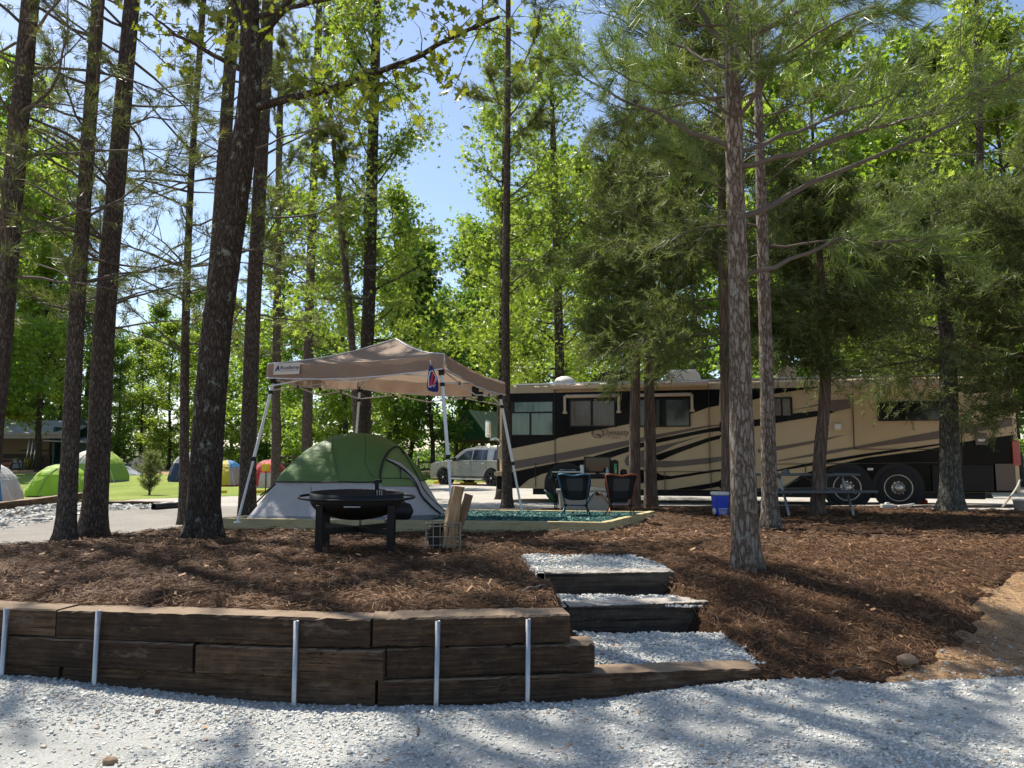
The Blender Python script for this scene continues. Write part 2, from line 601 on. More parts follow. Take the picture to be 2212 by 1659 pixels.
def lawn_mask(x, y):
    wob = fbm(x, y, 0.4, 4, 61)
    a = y - np.interp(x, [-60, -16, -12, -8, -5, 0], [20, 22.6, 22.4, 27.2, 32, 45]) + 0.5 * wob
    b = np.interp(x, [-60, -20, -8, 0], [46, 46, 56, 56]) + wob - y
    return np.minimum(np.minimum(a, b), -4.0 + wob - x) * 0.5


land('lawn', M_LAWN, np.arange(-60, -2, 0.5), np.arange(20, 60, 0.5), lambda x, y: base_z(x, y), lawn_mask, 0.03)


def verge_mask(x, y):
    wob = fbm(x, y, 0.5, 4, 15)
    return np.minimum(y - 43.5 + wob, 56 - y) * 0.5


land('verge_grass', M_LAWN, np.arange(-6, 60, 0.8), np.arange(42, 58, 0.6), lambda x, y: base_z(x, y), verge_mask, 0.03)
M_FLOOR = sheet_mat('woodland_floor', [(0.3, (0.07, 0.055, 0.03)), (0.6, (0.12, 0.11, 0.05)), (0.8, (0.16, 0.2, 0.06))], 0.5, 9.0, 0.8, 0.05)
land('woodland_floor', M_FLOOR, axis(-90, 90, 4, -500, 500), axis(56, 100, 2, 54, 700), lambda x, y: base_z(x, y), lambda x, y: (y - 56.5) * 0.5, 0.05)

M_PATH = sheet_mat('grey_sand_path', [(0.3, (0.22, 0.20, 0.175)), (0.6, (0.28, 0.26, 0.23)), (0.8, (0.33, 0.30, 0.255))], 0.9, 30.0, 0.6, 0.02)


def path_mask(x, y):
    wob = fbm(x, y, 0.8, 4, 52)
    a = x - np.interp(y, [7, 9, 13, 16, 19], [-16, -12.5, -11.0, -10.4, -10.5]) + 0.3 * wob
    b = np.interp(y, [7, 9.5, 11.5, 12.5, 14, 16, 19], [-6.2, -6.4, -6.2, -5.3, -4.2, -2.4, -1.5]) - x
    return np.minimum(np.minimum(a, b), np.minimum(y - 7.2, 19 - y)) * 0.6


land('sand_path', M_PATH, np.arange(-18, -1, 0.15), np.arange(7, 19.4, 0.15), lambda x, y: base_z(x, y), path_mask, 0.02)

# ------------------------------------------------------------------ loose stone and straw
rs = np.random.default_rng(11)


def stone_shapes(k, seed):
    r = np.random.default_rng(seed)
    q = np.array([[x, y, z] for x in (-1, 1) for y in (-1, 1) for z in (-1, 1)], float)
    out = []
    for _ in range(k):
        out.append(q * r.uniform(0.55, 1.0, (8, 3)))
    return np.array(out)


CUBEF = np.array([[0, 1, 3, 2], [4, 6, 7, 5], [0, 4, 5, 1], [2, 3, 7, 6], [0, 2, 6, 4], [1, 5, 7, 3]])


def rand_rot(n, r):
    q = r.normal(size=(n, 4)); q /= np.linalg.norm(q, axis=1)[:, None]
    w, x, y, z = q.T
    return np.stack([1 - 2 * (y * y + z * z), 2 * (x * y - z * w), 2 * (x * z + y * w),
                     2 * (x * y + z * w), 1 - 2 * (x * x + z * z), 2 * (y * z - x * w),
                     2 * (x * z - y * w), 2 * (y * z + x * w), 1 - 2 * (x * x + y * y)], -1).reshape(n, 3, 3)


def stones(P, size, r, flat=0.6):
    n = len(P)
    sh = stone_shapes(24, 5)[r.integers(0, 24, n)]
    sc = np.stack([np.ones(n), r.uniform(0.6, 1.0, n), r.uniform(flat * 0.6, flat * 1.2, n)], -1) * size[:, None] * 0.5
    V = sh * sc[:, None]
    # tip each stone a little, then turn it about the vertical
    a = r.normal(0, 0.6, n); b = r.uniform(0, 6.28, n)
    ca, sa, cb, sb = np.cos(a), np.sin(a), np.cos(b), np.sin(b)
    y = V[..., 1] * ca[:, None] - V[..., 2] * sa[:, None]; z = V[..., 1] * sa[:, None] + V[..., 2] * ca[:, None]
    x2 = V[..., 0] * cb[:, None] - y * sb[:, None]; y2 = V[..., 0] * sb[:, None] + y * cb[:, None]
    V = np.stack([x2, y2, z], -1) + P[:, None]
    F = (CUBEF[None] + np.arange(n)[:, None, None] * 8).reshape(-1, 4)
    return V.reshape(-1, 3), F


M_STONE = tintmat('grey_crushed_stone', [(0.0, (0.17, 0.17, 0.158)), (0.3, (0.395, 0.395, 0.365)), (0.75, (0.555, 0.555, 0.515)), (0.93, (0.635, 0.63, 0.585)), (1.0, (0.40, 0.27, 0.17))], 0.85, spec=0.3, bmp=90)


def scatter_drive(n, x0, x1, y0, y1, s0, s1, seed):
    r = np.random.default_rng(seed)
    x = r.uniform(x0, x1, n); y = r.uniform(y0, y1, n)
    dens = 0.38 + 1.5 * fbm(x, y, 0.8, 4, 91) - 0.6 * S(0.8, 3.2, x) * S(4.9, 4.2, y) + 0.55 * np.exp(-((y - wall_y(x) + 0.22) / 0.25) ** 2)
    k = (drive_mask(x, y) > 0.07) & (r.uniform(0, 1, n) < np.clip(dens, 0.10, 1.0))
    x, y = x[k], y[k]
    size = r.uniform(s0, s1, len(x)) * np.where(r.uniform(0, 1, len(x)) < 0.04, 1.5, 1)
    z = drive_top(x, y) + 0.018 + size * r.uniform(-0.05, 0.22, len(x))
    return np.stack([x, y, z], -1), size, r


b = MB()
for n, x0, x1, y0, y1, s0, s1, sd in ((86000, -4.2, 4.4, 3.1, 5.6, 0.007, 0.024, 1), (7000, -8, 8, 0.4, 5.9, 0.015, 0.034, 2)):
    P, size, r = scatter_drive(n, x0, x1, y0, y1, s0, s1, sd)
    V, F = stones(P, size, r)
    b.add(V, F, tint=np.repeat(np.clip(r.normal(0.55, 0.22, len(P)), 0, 1), 8))
tag(b.build('drive_gravel', M_STONE), 'loose pale grey crushed stone over the foreground drive', 'gravel', kind='stuff')

# straw: long thin bent needles lying on the bed
M_STRAW = tintmat('dry_pine_straw', [(0.0, (0.036, 0.017, 0.008)), (0.4, (0.112, 0.053, 0.022)), (0.75, (0.225, 0.113, 0.047)), (1.0, (0.38, 0.22, 0.105))], 0.7, spec=0.35)


def straw(n, x0, x1, y0, y1, w, l0, l1, seed, lift=0.03):
    r = np.random.default_rng(seed)
    x = r.uniform(x0, x1, n); y = r.uniform(y0, y1, n)
    bm = bed_mask(x, y)
    k = (bm > -1.3 * r.uniform(0, 1, n) ** 2.2) & (drive_mask(x, y) < 0.0) & (np.abs(x) < 0.75 * y + 1.2) & (r.uniform(0, 1, n) < 0.75 + 0.5 * fbm(x, y, 2.5, 3, 4))
    x, y = x[k], y[k]; n = len(x)
    L = r.uniform(l0, l1, n); a = r.uniform(0, 6.283, n) * 0.5 + fbm(x, y, 1.6, 2, 8) * 2.2
    dx, dy = np.cos(a), np.sin(a); bend = r.normal(0, 0.22, n)
    u = np.array([-0.5, 0.0, 0.5])
    px = x[:, None] + L[:, None] * (u * dx[:, None] - bend[:, None] * (u**2 * 2) * dy[:, None])
    py = y[:, None] + L[:, None] * (u * dy[:, None] + bend[:, None] * (u**2 * 2) * dx[:, None])
    bmm = bm[k]
    gsurf = np.where((bmm > -0.03)[:, None], bed_z(px, py), base_z(px, py) + 0.006 + 0.02 * fbm(px, py, 9.0, 3, 41) + 0.03 * fbm(px, py, 1.6, 4, 3))
    zz = gsurf + 0.004 + r.uniform(0, lift, n)[:, None] + (r.normal(0, 0.16, n) * L)[:, None] * u
    W = w * r.uniform(0.7, 1.3, n)
    nx, ny = -dy * W / 2, dx * W / 2
    A = np.stack([px + nx[:, None], py + ny[:, None], zz], -1); B = np.stack([px - nx[:, None], py - ny[:, None], zz + (r.normal(0, 0.5, n) * W)[:, None]], -1)
    V = np.stack([A[:, 0], B[:, 0], A[:, 1], B[:, 1], A[:, 2], B[:, 2]], 1)
    q = np.array([[0, 1, 3, 2], [2, 3, 5, 4]])
    F = (q[None] + np.arange(n)[:, None, None] * 6).reshape(-1, 4)
    return V.reshape(-1, 3), F, np.repeat(np.clip(r.normal(0.42, 0.23, n) + 0.25 * fbm(x, y, 1.1, 3, 66), 0, 1), 6)


b = MB()
for a in ((150000, -6, 6, 4.6, 9.0, 0.0030, 0.025, 0.085, 3), (56000, -8, 10, 9.0, 17.5, 0.007, 0.06, 0.16, 4)):
    V, F, T = straw(*a)
    b.add(V, F, tint=T)
rl = np.random.default_rng(40)
n = 900
x = rl.uniform(-4, 4.5, n); y = rl.uniform(3.2, 5.2, n); k = (drive_mask(x, y) > 0.0) & (rl.uniform(0, 1, n) < 0.35 + 0.8 * fbm(x, y, 0.9, 3, 13) + 0.4 * S(4.2, 5.0, y)); x, y = x[k], y[k]; n = len(x)
a = rl.uniform(0, 6.28, n); L = rl.uniform(0.03, 0.11, n); z = drive_top(x, y) + 0.03
d = np.stack([np.cos(a), np.sin(a), rl.normal(0, 0.1, n)], -1) * L[:, None] / 2; s_ = np.stack([-np.sin(a), np.cos(a), 0 * a], -1) * 0.002
P = np.stack([x, y, z], -1)
b.add(np.stack([P - d - s_, P - d + s_, P + d + s_, P + d - s_], 1).reshape(-1, 3), np.arange(4 * n).reshape(n, 4), tint=np.repeat(rl.uniform(0.2, 1, n), 4))
n = 700
x = rl.uniform(-6, 6, n); y = 4.8 + 6 * rl.uniform(0, 1, n) ** 1.3; k = bed_mask(x, y) > 0.05; x, y = x[k], y[k]; n = len(x)
a = rl.uniform(0, 6.28, n); L = rl.uniform(0.015, 0.055, n); d = np.stack([np.cos(a), np.sin(a), rl.normal(0, 0.3, n)], -1) * L[:, None] / 2; s_ = np.stack([-np.sin(a), np.cos(a), rl.normal(0, 0.4, n)], -1) * (L * 0.2)[:, None]
P = np.stack([x, y, bed_z(x, y) + 0.035], -1)
b.add(np.stack([P - d - s_, P - d + s_, P + d + s_, P + d - s_], 1).reshape(-1, 3), np.arange(4 * n).reshape(n, 4), tint=np.repeat(rl.uniform(0.75, 1, n), 4))
tag(b.build('loose_pine_straw', M_STRAW), 'brown fallen pine straw spread over the mulched bed', 'pine straw', kind='stuff')
# ------------------------------------------------------------------ retaining wall, steps, tent pad
def project(P):
    P = np.asarray(P, float) - EYEP
    d = P @ FWD
    return CX + FPX * P[..., 0] / d, CY - FPX * (P @ UPV) / d


def wood_mat(name, stops, grain=(2.2, 40, 40), bs=0.7, stain=None, top_tone=None, check=1.0):
    """sawn or weathered timber, grain along the local X axis; worn: paler on surfaces that face up (dusty on the step ties)"""
    m, t, p = nodes_of(name)
    v = coords(t, grain)
    oi = t.nodes.new('ShaderNodeObjectInfo')
    ad = t.nodes.new('ShaderNodeVectorMath'); ad.operation = 'MULTIPLY_ADD'
    sc = t.nodes.new('ShaderNodeCombineXYZ')
    for k in ('X', 'Y', 'Z'): t.links.new(oi.outputs['Random'], sc.inputs[k])
    t.links.new(sc.outputs[0], ad.inputs[0]); ad.inputs[1].default_value = (40, 40, 40); t.links.new(v, ad.inputs[2])
    n = N(t, 'ShaderNodeTexNoise', Scale=1.0, Detail=7.0, Roughness=0.7, Distortion=0.15)
    t.links.new(ad.outputs[0], n.inputs['Vector'])
    n2 = N(t, 'ShaderNodeTexNoise', Scale=4.0, Detail=6.0, Roughness=0.65)
    t.links.new(coords(t), n2.inputs['Vector'])
    md = t.nodes.new('ShaderNodeMath'); md.operation = 'MULTIPLY_ADD'
    t.links.new(n.outputs['Fac'], md.inputs[0]); md.inputs[1].default_value = 0.6
    m2 = t.nodes.new('ShaderNodeMath'); m2.operation = 'MULTIPLY'; m2.inputs[1].default_value = 0.4
    t.links.new(n2.outputs['Fac'], m2.inputs[0]); t.links.new(m2.outputs[0], md.inputs[2])
    r = ramp(t, md.outputs[0], stops)
    col = r.outputs['Color']
    ck = N(t, 'ShaderNodeTexNoise', Scale=1.0, Detail=3.0, Roughness=0.5)
    cv = t.nodes.new('ShaderNodeVectorMath'); cv.operation = 'MULTIPLY'; cv.inputs[1].default_value = (0.45, 1.3, 1.3)
    t.links.new(ad.outputs[0], cv.inputs[0]); t.links.new(cv.outputs[0], ck.inputs['Vector'])
    cr_ = ramp(t, ck.outputs['Fac'], [(0.30, (0.18, 0.18, 0.18)), (0.40, (1, 1, 1))])
    cm = t.nodes.new('ShaderNodeMix'); cm.data_type = 'RGBA'; cm.blend_type = 'MULTIPLY'; cm.inputs['Factor'].default_value = check
    t.links.new(col, cm.inputs['A']); t.links.new(cr_.outputs['Color'], cm.inputs['B']); col = cm.outputs['Result']
    hv = t.nodes.new('ShaderNodeHueSaturation')
    vr = N(t, 'ShaderNodeMapRange'); vr.inputs['To Min'].default_value = 0.65; vr.inputs['To Max'].default_value = 1.4
    t.links.new(oi.outputs['Random'], vr.inputs['Value']); t.links.new(vr.outputs[0], hv.inputs['Value']); t.links.new(col, hv.inputs['Color']); col = hv.outputs['Color']
    if stain is not None:
        n3 = N(t, 'ShaderNodeTexNoise', Scale=3.2, Detail=7.0, Roughness=0.75)
        t.links.new(coords(t, (1, 1, 2.5)), n3.inputs['Vector'])
        sr = ramp(t, n3.outputs['Fac'], [(0.56, (0, 0, 0)), (0.70, (0.8, 0.8, 0.8))])
        mx = t.nodes.new('ShaderNodeMix'); mx.data_type = 'RGBA'
        t.links.new(sr.outputs['Color'], mx.inputs['Factor']); t.links.new(col, mx.inputs['A']); mx.inputs['B'].default_value = (*stain, 1)
        col = mx.outputs['Result']
    if top_tone is not None:
        g = t.nodes.new('ShaderNodeNewGeometry'); sx = t.nodes.new('ShaderNodeSeparateXYZ')
        t.links.new(g.outputs['True Normal'], sx.inputs[0])
        wr = N(t, 'ShaderNodeMapRange'); wr.inputs['From Min'].default_value = 0.5; wr.inputs['From Max'].default_value = 0.95
        t.links.new(sx.outputs['Z'], wr.inputs['Value'])
        wm = t.nodes.new('ShaderNodeMath'); wm.operation = 'MULTIPLY'
        t.links.new(wr.outputs[0], wm.inputs[0])
        wn_ = ramp(t, n2.outputs['Fac'], [(0.25, (0.55, 0.55, 0.55)), (0.6, (1, 1, 1))])
        t.links.new(wn_.outputs['Color'], wm.inputs[1])
        mx = t.nodes.new('ShaderNodeMix'); mx.data_type = 'RGBA'
        t.links.new(wm.outputs[0], mx.inputs['Factor']); t.links.new(col, mx.inputs['A']); mx.inputs['B'].default_value = (*top_tone, 1)
        col = mx.outputs['Result']
    t.links.new(col, p.inputs['Base Color'])
    p.inputs['Roughness'].default_value = 0.85
    p.inputs['Specular IOR Level'].default_value = 0.25
    bump(t, p, md.outputs[0], bs, 0.02)
    MATS[name] = m
    return m


M_TIE = wood_mat('creosoted_railway_tie', [(0.34, (0.012, 0.008, 0.006)), (0.5, (0.052, 0.032, 0.019)), (0.68, (0.135, 0.084, 0.048))], (3.0, 60, 60), 1.0, (0.16, 0.125, 0.095), (0.29, 0.21, 0.14))
M_TIE_BLACK = wood_mat('black_step_tie', [(0.34, (0.013, 0.010, 0.007)), (0.52, (0.062, 0.049, 0.036)), (0.7, (0.14, 0.115, 0.086))], (1.6, 30, 30), 0.9, (0.11, 0.10, 0.085), (0.40, 0.36, 0.31))
M_PINEWOOD = wood_mat('treated_pine_timber', [(0.3, (0.27, 0.22, 0.105)), (0.5, (0.41, 0.34, 0.18)), (0.75, (0.50, 0.43, 0.25))], (1.3, 26, 26), 0.35, (0.26, 0.165, 0.07), None, 0.3)
M_STEEL = pm('galvanised_steel', (0.44, 0.44, 0.43), 0.42, 0.15, 14, metal=0.9)


def timber(parent, name, mat, p0, p1, w, h, seed, jit=0.006, chamfer=0.012, rings=54):
    """beam whose near top edge runs from p0 to p1; width w goes back, height h goes down. The object lies along its own X axis."""
    r = np.random.default_rng(seed)
    p0 = np.asarray(p0, float); p1 = np.asarray(p1, float)
    d = p1 - p0; L = np.linalg.norm(d); d /= L
    s = np.linspace(0, L, rings)
    c = chamfer
    sec = np.array([[c, 0], [w - c, 0], [w, -c], [w, -h + c], [w - c, -h], [c, -h], [0, -h + c], [0, -c]])
    k = len(sec)
    V = np.zeros((rings, k, 3))
    V[..., 0] = s[:, None]; V[..., 1] = sec[:, 0]; V[..., 2] = sec[:, 1]
    walk = np.cumsum(r.normal(0, jit * 0.22, (rings, k, 2)), 0); walk -= np.linspace(0, 1, rings)[:, None, None] * walk[-1]
    V[..., 1:] += walk + r.normal(0, jit * 0.5, (rings, k, 2))
    chip = np.clip(r.normal(0, 1, (rings, k)) - 1.3, 0, 2) * chamfer * 0.8
    V[:, :, 1] += chip * np.where(sec[:, 0] < w / 2, 1, -1); V[:, :, 2] += chip * np.where(sec[:, 1] < -h / 2, 1, -1)
    V[0, :, 0] += r.uniform(0, jit, k); V[-1, :, 0] -= r.uniform(0, jit, k)
    b = MB()
    i = np.arange(rings - 1)[:, None] * k; j = np.arange(k)[None]; q = (j + 1) % k
    b.add(V.reshape(-1, 3), np.stack([i + j, i + k + j, i + k + q, i + q], -1).reshape(-1, 4), np.arange(k)[None], np.arange(k)[None, ::-1] + (rings - 1) * k)
    o = b.build(name, mat, parent)
    o.rotation_euler = (0, -math.asin(d[2]), math.atan2(d[1], d[0]))
    inv = Vector(parent.location) if parent is not None else Vector((0, 0, 0))
    o.location = Vector(p0) - inv
    return o


LW0, LW1 = np.array([-9.0, 5.93]), np.array([-0.85, 4.75])      # the wall's long run
RW1 = np.array([2.4, 5.15])                                     # direction of the short run


def wall_pt(px, z, right=False):
    a, bb = (LW1, RW1) if right else (LW0, LW1)
    s = np.linspace(-0.1, 1.2, 2000)
    P = np.stack([a[0] + (bb[0] - a[0]) * s, a[1] + (bb[1] - a[1]) * s, np.full(2000, z)], -1)
    k = int(np.argmin(np.abs(project(P)[0] - px)))
    return P[k]


wall = thing('retaining_wall', 'dark brown railway tie retaining wall with steel pipe stakes beside the gravel drive', 'retaining wall', (-0.85, 4.75, 0))
sd = 100
for z, rows in ((0.54, [(-900, 122), (126, 800)]), (0.36, [(-700, 420), (425, 829)]), (0.18, [(-900, 125), (131, 810)])):
    for a, c in rows:
        sd += 1
        off = np.array([0, {0.54: 0.0, 0.36: -0.012, 0.18: 0.012}[z] + 0.012 * math.sin(sd * 7), 0])
        timber(wall, 'tie', M_TIE, wall_pt(a, z) + off + (0, 0, 0.006 * math.sin(sd * 3)), wall_pt(c, z) + off, 0.22, 0.169, sd, 0.003, 0.008)
for z, a, c in ((0.545, 801, 1231), (0.362, 831, 1285), (0.178, 812, 1644)):
    sd += 1
    p0, p1 = wall_pt(a, z, True), wall_pt(c, z, True)
    p1 = p1 + (0, 0, -0.004)
    timber(wall, 'tie', M_TIE, p0 + (0.012, 0, 0), p1, 0.225, 0.169, sd, 0.003, 0.008)
for px, top, rt in ((15, 0.545, 0), (214, 0.55, 0), (641, 0.525, 0), (944, 0.528, 1), (1139, 0.525, 1)):
    q = wall_pt(px, 0.3, bool(rt))
    b = MB()
    q = q + (0, -0.034, 0)
    lean = 0.012 * math.sin(px)
    pr = [(0.0165, -0.12), (0.0165, top), (0.0135, top), (0.0135, -0.12)]
    V0 = b.lathe(pr, (0, 0, 0), 14)
    o = b.build('stake', M_STEEL, wall, True, Vector(q * (1, 1, 0)) - wall.location)
    o.rotation_euler = (0, lean, 0)

steps = thing('garden_steps', 'two black weathered tie steps holding pale gravel treads beside the wall', 'steps', (1.0, 6.0, 0.2))
timber(steps, 'step', M_TIE_BLACK, atz(1229, 1309, 0.37), atz(1531, 1299, 0.375), 0.22, 0.25, 201, 0.0025, 0.008)
timber(steps, 'step', M_TIE_BLACK, atz(1178, 1237, 0.53), atz(1457, 1234, 0.535), 0.20, 0.25, 202, 0.0025, 0.008)

b = MB()
r = np.random.default_rng(77)
for y0, y1, z0, z1, n in ((5.25, 5.93, 0.148, 0.200, 2800), (6.20, 6.60, 0.345, 0.362, 1500), (6.86, 7.62, 0.508, 0.57, 2300)):
    ys = np.linspace(y0, y1, 24)
    xl = stair_left(ys) + (0.10 if y0 < 6 else 0.0); xr = np.interp(ys, [5, 5.95, 6.45, 7.6], [1.66, 1.60, 1.42, 1.22]) + 0.05 * np.sin(ys * 9)
    u = np.linspace(0, 1, 26)
    X = xl[:, None] + (xr - xl)[:, None] * u; Y = np.repeat(ys[:, None], 26, 1)
    Z = np.interp(Y, [y0, y1], [z0, z1]) + fbm(X, Y, 4, 3, 6) * 0.012 - 0.10 * (np.abs(u - 0.5)[None] > 0.49)
    b.grid(np.stack([X, Y, Z], -1), tint=0.62)
    yy = r.uniform(y0, y1, n); a = stair_left(yy) + (0.10 if y0 < 6 else 0.0)
    c = np.interp(yy, [5, 5.95, 6.45, 7.6], [1.66, 1.60, 1.42, 1.22]) + 0.05 * np.sin(yy * 9) + r.normal(0, 0.012, n)
    xx = a + (c - a) * r.uniform(-0.02, 1.03, n)
    P = np.stack([xx, yy, np.interp(yy, [y0, y1], [z0, z1]) + fbm(xx, yy, 4, 3, 6) * 0.012 + 0.006], -1)
    V, F = stones(P, r.uniform(0.012, 0.030, n), r)
    b.add(V, F, tint=np.repeat(np.clip(r.normal(0.6, 0.2, n), 0, 1), 8))
tag(b.build('step_gravel', M_STONE), 'pale grey crushed stone filling the three step treads', 'gravel', kind='stuff')

# stones spilled over the bare dirt at the right edge of the drive, and a few tan lumps of it
b = MB()
n = 2600
xx = r.uniform(1.6, 5.0, n); yy = np.interp(xx, [1.6, 2.3, 3, 4, 6], [5.05, 4.98, 5.12, 5.3, 5.45]) + np.abs(r.normal(0, 1, n)) * np.where(r.uniform(0, 1, n) < 0.5, 0.14, 0.45 * S(2.0, 3.5, xx) + 0.1) - 0.05
P = np.stack([xx, yy, base_z(xx, yy) - 0.025 + 0.02 * fbm(xx, yy, 9.0, 3, 41) + fbm(xx, yy, 1.6, 4, 3) * 0.03], -1)
ok_ = bed_mask(xx, yy) < 0.02
P, n = P[ok_], int(ok_.sum())
V, F = stones(P + (0, 0, 0.008), r.uniform(0.008, 0.036, n), r)
b.add(V, F, tint=np.repeat(np.where(r.uniform(0, 1, n) < 0.35, 1.0, np.clip(r.normal(0.55, 0.2, n), 0, 0.93)), 8))
tag(b.build('spilled_gravel', M_STONE), 'scattered stones and tan clods along the bare dirt edge', 'gravel', kind='stuff')

# ---- tent pad
PFL, PFR, PBR = atz(470, 1119, 0.66), atz(1310, 1129, 0.66), atz(1413, 1104, 0.575)
PBL = PFL + (PBR - PFR)
pad = thing('tent_pad_border', 'pale treated pine timber border round the green tent pad', 'timber border', tuple(PFR * (1, 1, 0) + (0, 0, 0.5)))


def run(a, c, cuts, seed, inward):
    a = np.asarray(a); c = np.asarray(c)
    for i in range(len(cuts) - 1):
        p, q = a + (c - a) * cuts[i], a + (c - a) * cuts[i + 1]
        g = (q - p) / np.linalg.norm(q - p) * 0.003
        timber(pad, 'timber', M_PINEWOOD, p + g, q - g + (0, 0, 0.003 * (i % 2)), 0.095, 0.16, seed + i, 0.0025, 0.006, 10)


run(PFL, PFR, [0, 0.47, 1.0], 301, 1)
run(PFR + (0, 0.0, 0.004), PBR, [0.002, 0.45, 0.78, 1.0], 311, 1)
run(PBR - (0.05, 0.02, 0.002), PBL, [0.004, 0.5, 0.996], 321, 1)
run(PBL - (0, 0, 0.004), PFL + (0, 0.1, 0), [0.01, 0.55, 0.985], 331, 1)


def pad_z(x, y):
    # plane through the border tops, 4 cm down
    n_ = np.cross(PFR - PFL, PBR - PFR)
    return PFL[2] - (n_[0] * (x - PFL[0]) + n_[1] * (y - PFL[1])) / n_[2] - 0.035


M_CHIP = tintmat('teal_dyed_mulch', [(0.0, (0.005, 0.034, 0.030)), (0.5, (0.013, 0.085, 0.073)), (0.85, (0.042, 0.17, 0.145)), (1.0, (0.25, 0.38, 0.32))], 0.75, spec=0.4)
b = MB()
u = np.linspace(0, 1, 80)
U_, V_ = np.meshgrid(u, u)
Pp = PFL + (PFR - PFL) * U_[..., None] + (PBL - PFL) * V_[..., None]
Pp = Pp + (PBR - PFR - PBL + PFL) * (U_ * V_)[..., None]
Pp[..., 2] = pad_z(Pp[..., 0], Pp[..., 1]) + fbm(Pp[..., 0], Pp[..., 1], 5, 3, 2) * 0.02
b.grid(Pp, tint=0.35)
n = 12500
uu, vv = r.uniform(0.005, 0.995, n), r.uniform(0.01, 0.99, n)
P = PFL + (PFR - PFL) * uu[:, None] + (PBL - PFL) * vv[:, None]
P[:, 2] = pad_z(P[:, 0], P[:, 1]) + fbm(P[:, 0], P[:, 1], 5, 3, 2) * 0.02 + 0.006
V, F = stones(P, r.uniform(0.025, 0.06, n), r, 0.4)
b.add(V, F, tint=np.repeat(np.clip(r.normal(0.5, 0.25, n), 0, 1), 8))
tag(b.build('green_mulch', M_CHIP), 'teal green dyed mulch filling the tent pad', 'mulch', kind='stuff')

# ---- timber edging on the left, far side of the path, and along the motorhome stand
def edging(name, label, segs, w, h, mat, group=None):
    q = segs[0][0]
    t_ = thing(name, label, 'timber edging', tuple(np.asarray(q) * (1, 1, 0) + (0, 0, q[2] - h)), 0, group)
    for i, (p, c) in enumerate(segs):
        timber(t_, 'tie', mat, p, c, w, h, 400 + i + int(abs(q[0]) * 10), 0.006, 0.012, 12)
    return t_


A0, A1, A2 = atz(-260, 1104, 0.52), atz(-2, 1086, 0.53), atz(186, 1064, 0.53)
edging('site_edging', 'dark tie edging below the blue and lime tents, beside the stones', [(A0, A1), (A1 + (0.02, 0.02, 0), A2)], 0.22, 0.19, M_TIE)
edging('site_edging', 'lower course of dark ties under the edging by the stones', [(A0 - (0, 0.05, 0.2), A1 - (0, 0.05, 0.2))], 0.22, 0.19, M_TIE)
edging('site_edging', 'sunlit reddish tie edging before the drain pipe and sapling', [(atz(226, 1082, 0.43), atz(386, 1084, 0.43))], 0.22, 0.2, M_TIE)
edging('site_edging', 'low weathered timber edging along the motorhome stand', [(atz(1290, 1092, 0.42), atz(1560, 1092, 0.42)), (atz(1562, 1092, 0.42), atz(1850, 1092, 0.42)), (atz(1852, 1092, 0.42), atz(2260, 1090, 0.42))], 0.15, 0.11, M_TIE_BLACK)

# rip-rap stones beside the path
b = MB()
n = 2600
px = r.uniform(-260, 400, n); py = r.uniform(0, 1, n)
top = np.interp(px, [-260, 0, 190, 230, 400], [1112, 1104, 1086, 1089, 1094]); bot = np.interp(px, [-260, 0, 150, 250, 400], [1150, 1137, 1118, 1108, 1104])
pp = top + (bot - top) * py ** 1.2
P = np.array([atz(a, c, 0.30) for a, c in zip(px, pp)])
P[:, 2] = base_z(P[:, 0], P[:, 1]) - 0.01
V, F = stones(P, r.uniform(0.06, 0.15, n), r, 0.9)
b.add(V, F, tint=np.repeat(np.clip(r.normal(0.32, 0.2, n), 0, 0.95), 8))
tag(b.build('drainage_stones', M_STONE), 'loose pale drainage stones between the path and the tie edging', 'stones', kind='stuff')
# ------------------------------------------------------------------ trees
def unit(v):
    return v / (np.linalg.norm(v, axis=-1, keepdims=True) + 1e-12)


def trunk_from_pixels(pts, Y, H, rtop=0.03, lean=None, base=None):
    """pts: (px, py, width in px) upwards from the foot; the trunk stands at depth Y and goes on to height H"""
    rows = []
    for i, (px, py, w) in enumerate(pts):
        p = at(px, py, Y)
        if i == 0:
            g = gz(p[0], Y)
            p = np.array([p[0], Y, g - 0.05])
        rows.append([*p, w / 2 * np.linalg.norm(p - EYEP) / FPX * (FWD @ unit(p - EYEP)) if False else w / 2 * Y / FPX])
    rows = [q for i, q in enumerate(rows) if i == 0 or q[2] > rows[i - 1][2] + 0.05]
    R = np.array(rows)
    if R[-1, 2] < H:
        d = (R[-1, :3] - R[-2, :3]); d /= d[2]
        d[:2] = np.clip(d[:2], -0.06, 0.06)
        top = R[-1, :3] + d * (H - R[-1, 2])
        mid = R[-1, :3] + d * (H - R[-1, 2]) * 0.5
        R = np.vstack([R, [*mid, (R[-1, 3] + rtop) / 2 * 1.03], [*top, rtop]])
    return R


def trunk_mesh(R, mat, parent, origin, seed, flare=1.3, rings=90, sides=22, rough=0.035):
    P = resample(R, rings)
    h = P[:, 2] - P[0, 2]
    rad = np.maximum(P[:, 3], 0.012) * (1 + (flare - 1) * np.exp(-h / 0.22))
    r = np.random.default_rng(seed)
    th = np.arange(sides)[None] / sides * 8
    wob = 1 + rough * fbm(th + 0 * h[:, None], h[:, None] * 2.2 + seed, 1.0, 3, seed) + 0.5 * rough * r.normal(size=(rings, sides))
    root = 1 + 0.25 * np.exp(-h / 0.16)[:, None] * np.cos(np.arange(sides)[None] * 2 * math.pi / sides * 5 + seed)
    b = MB()
    b.tube(P[:, :3] - origin, rad, sides, True, wob=wob * root)
    b.build('trunk', mat, parent, True)
    return P


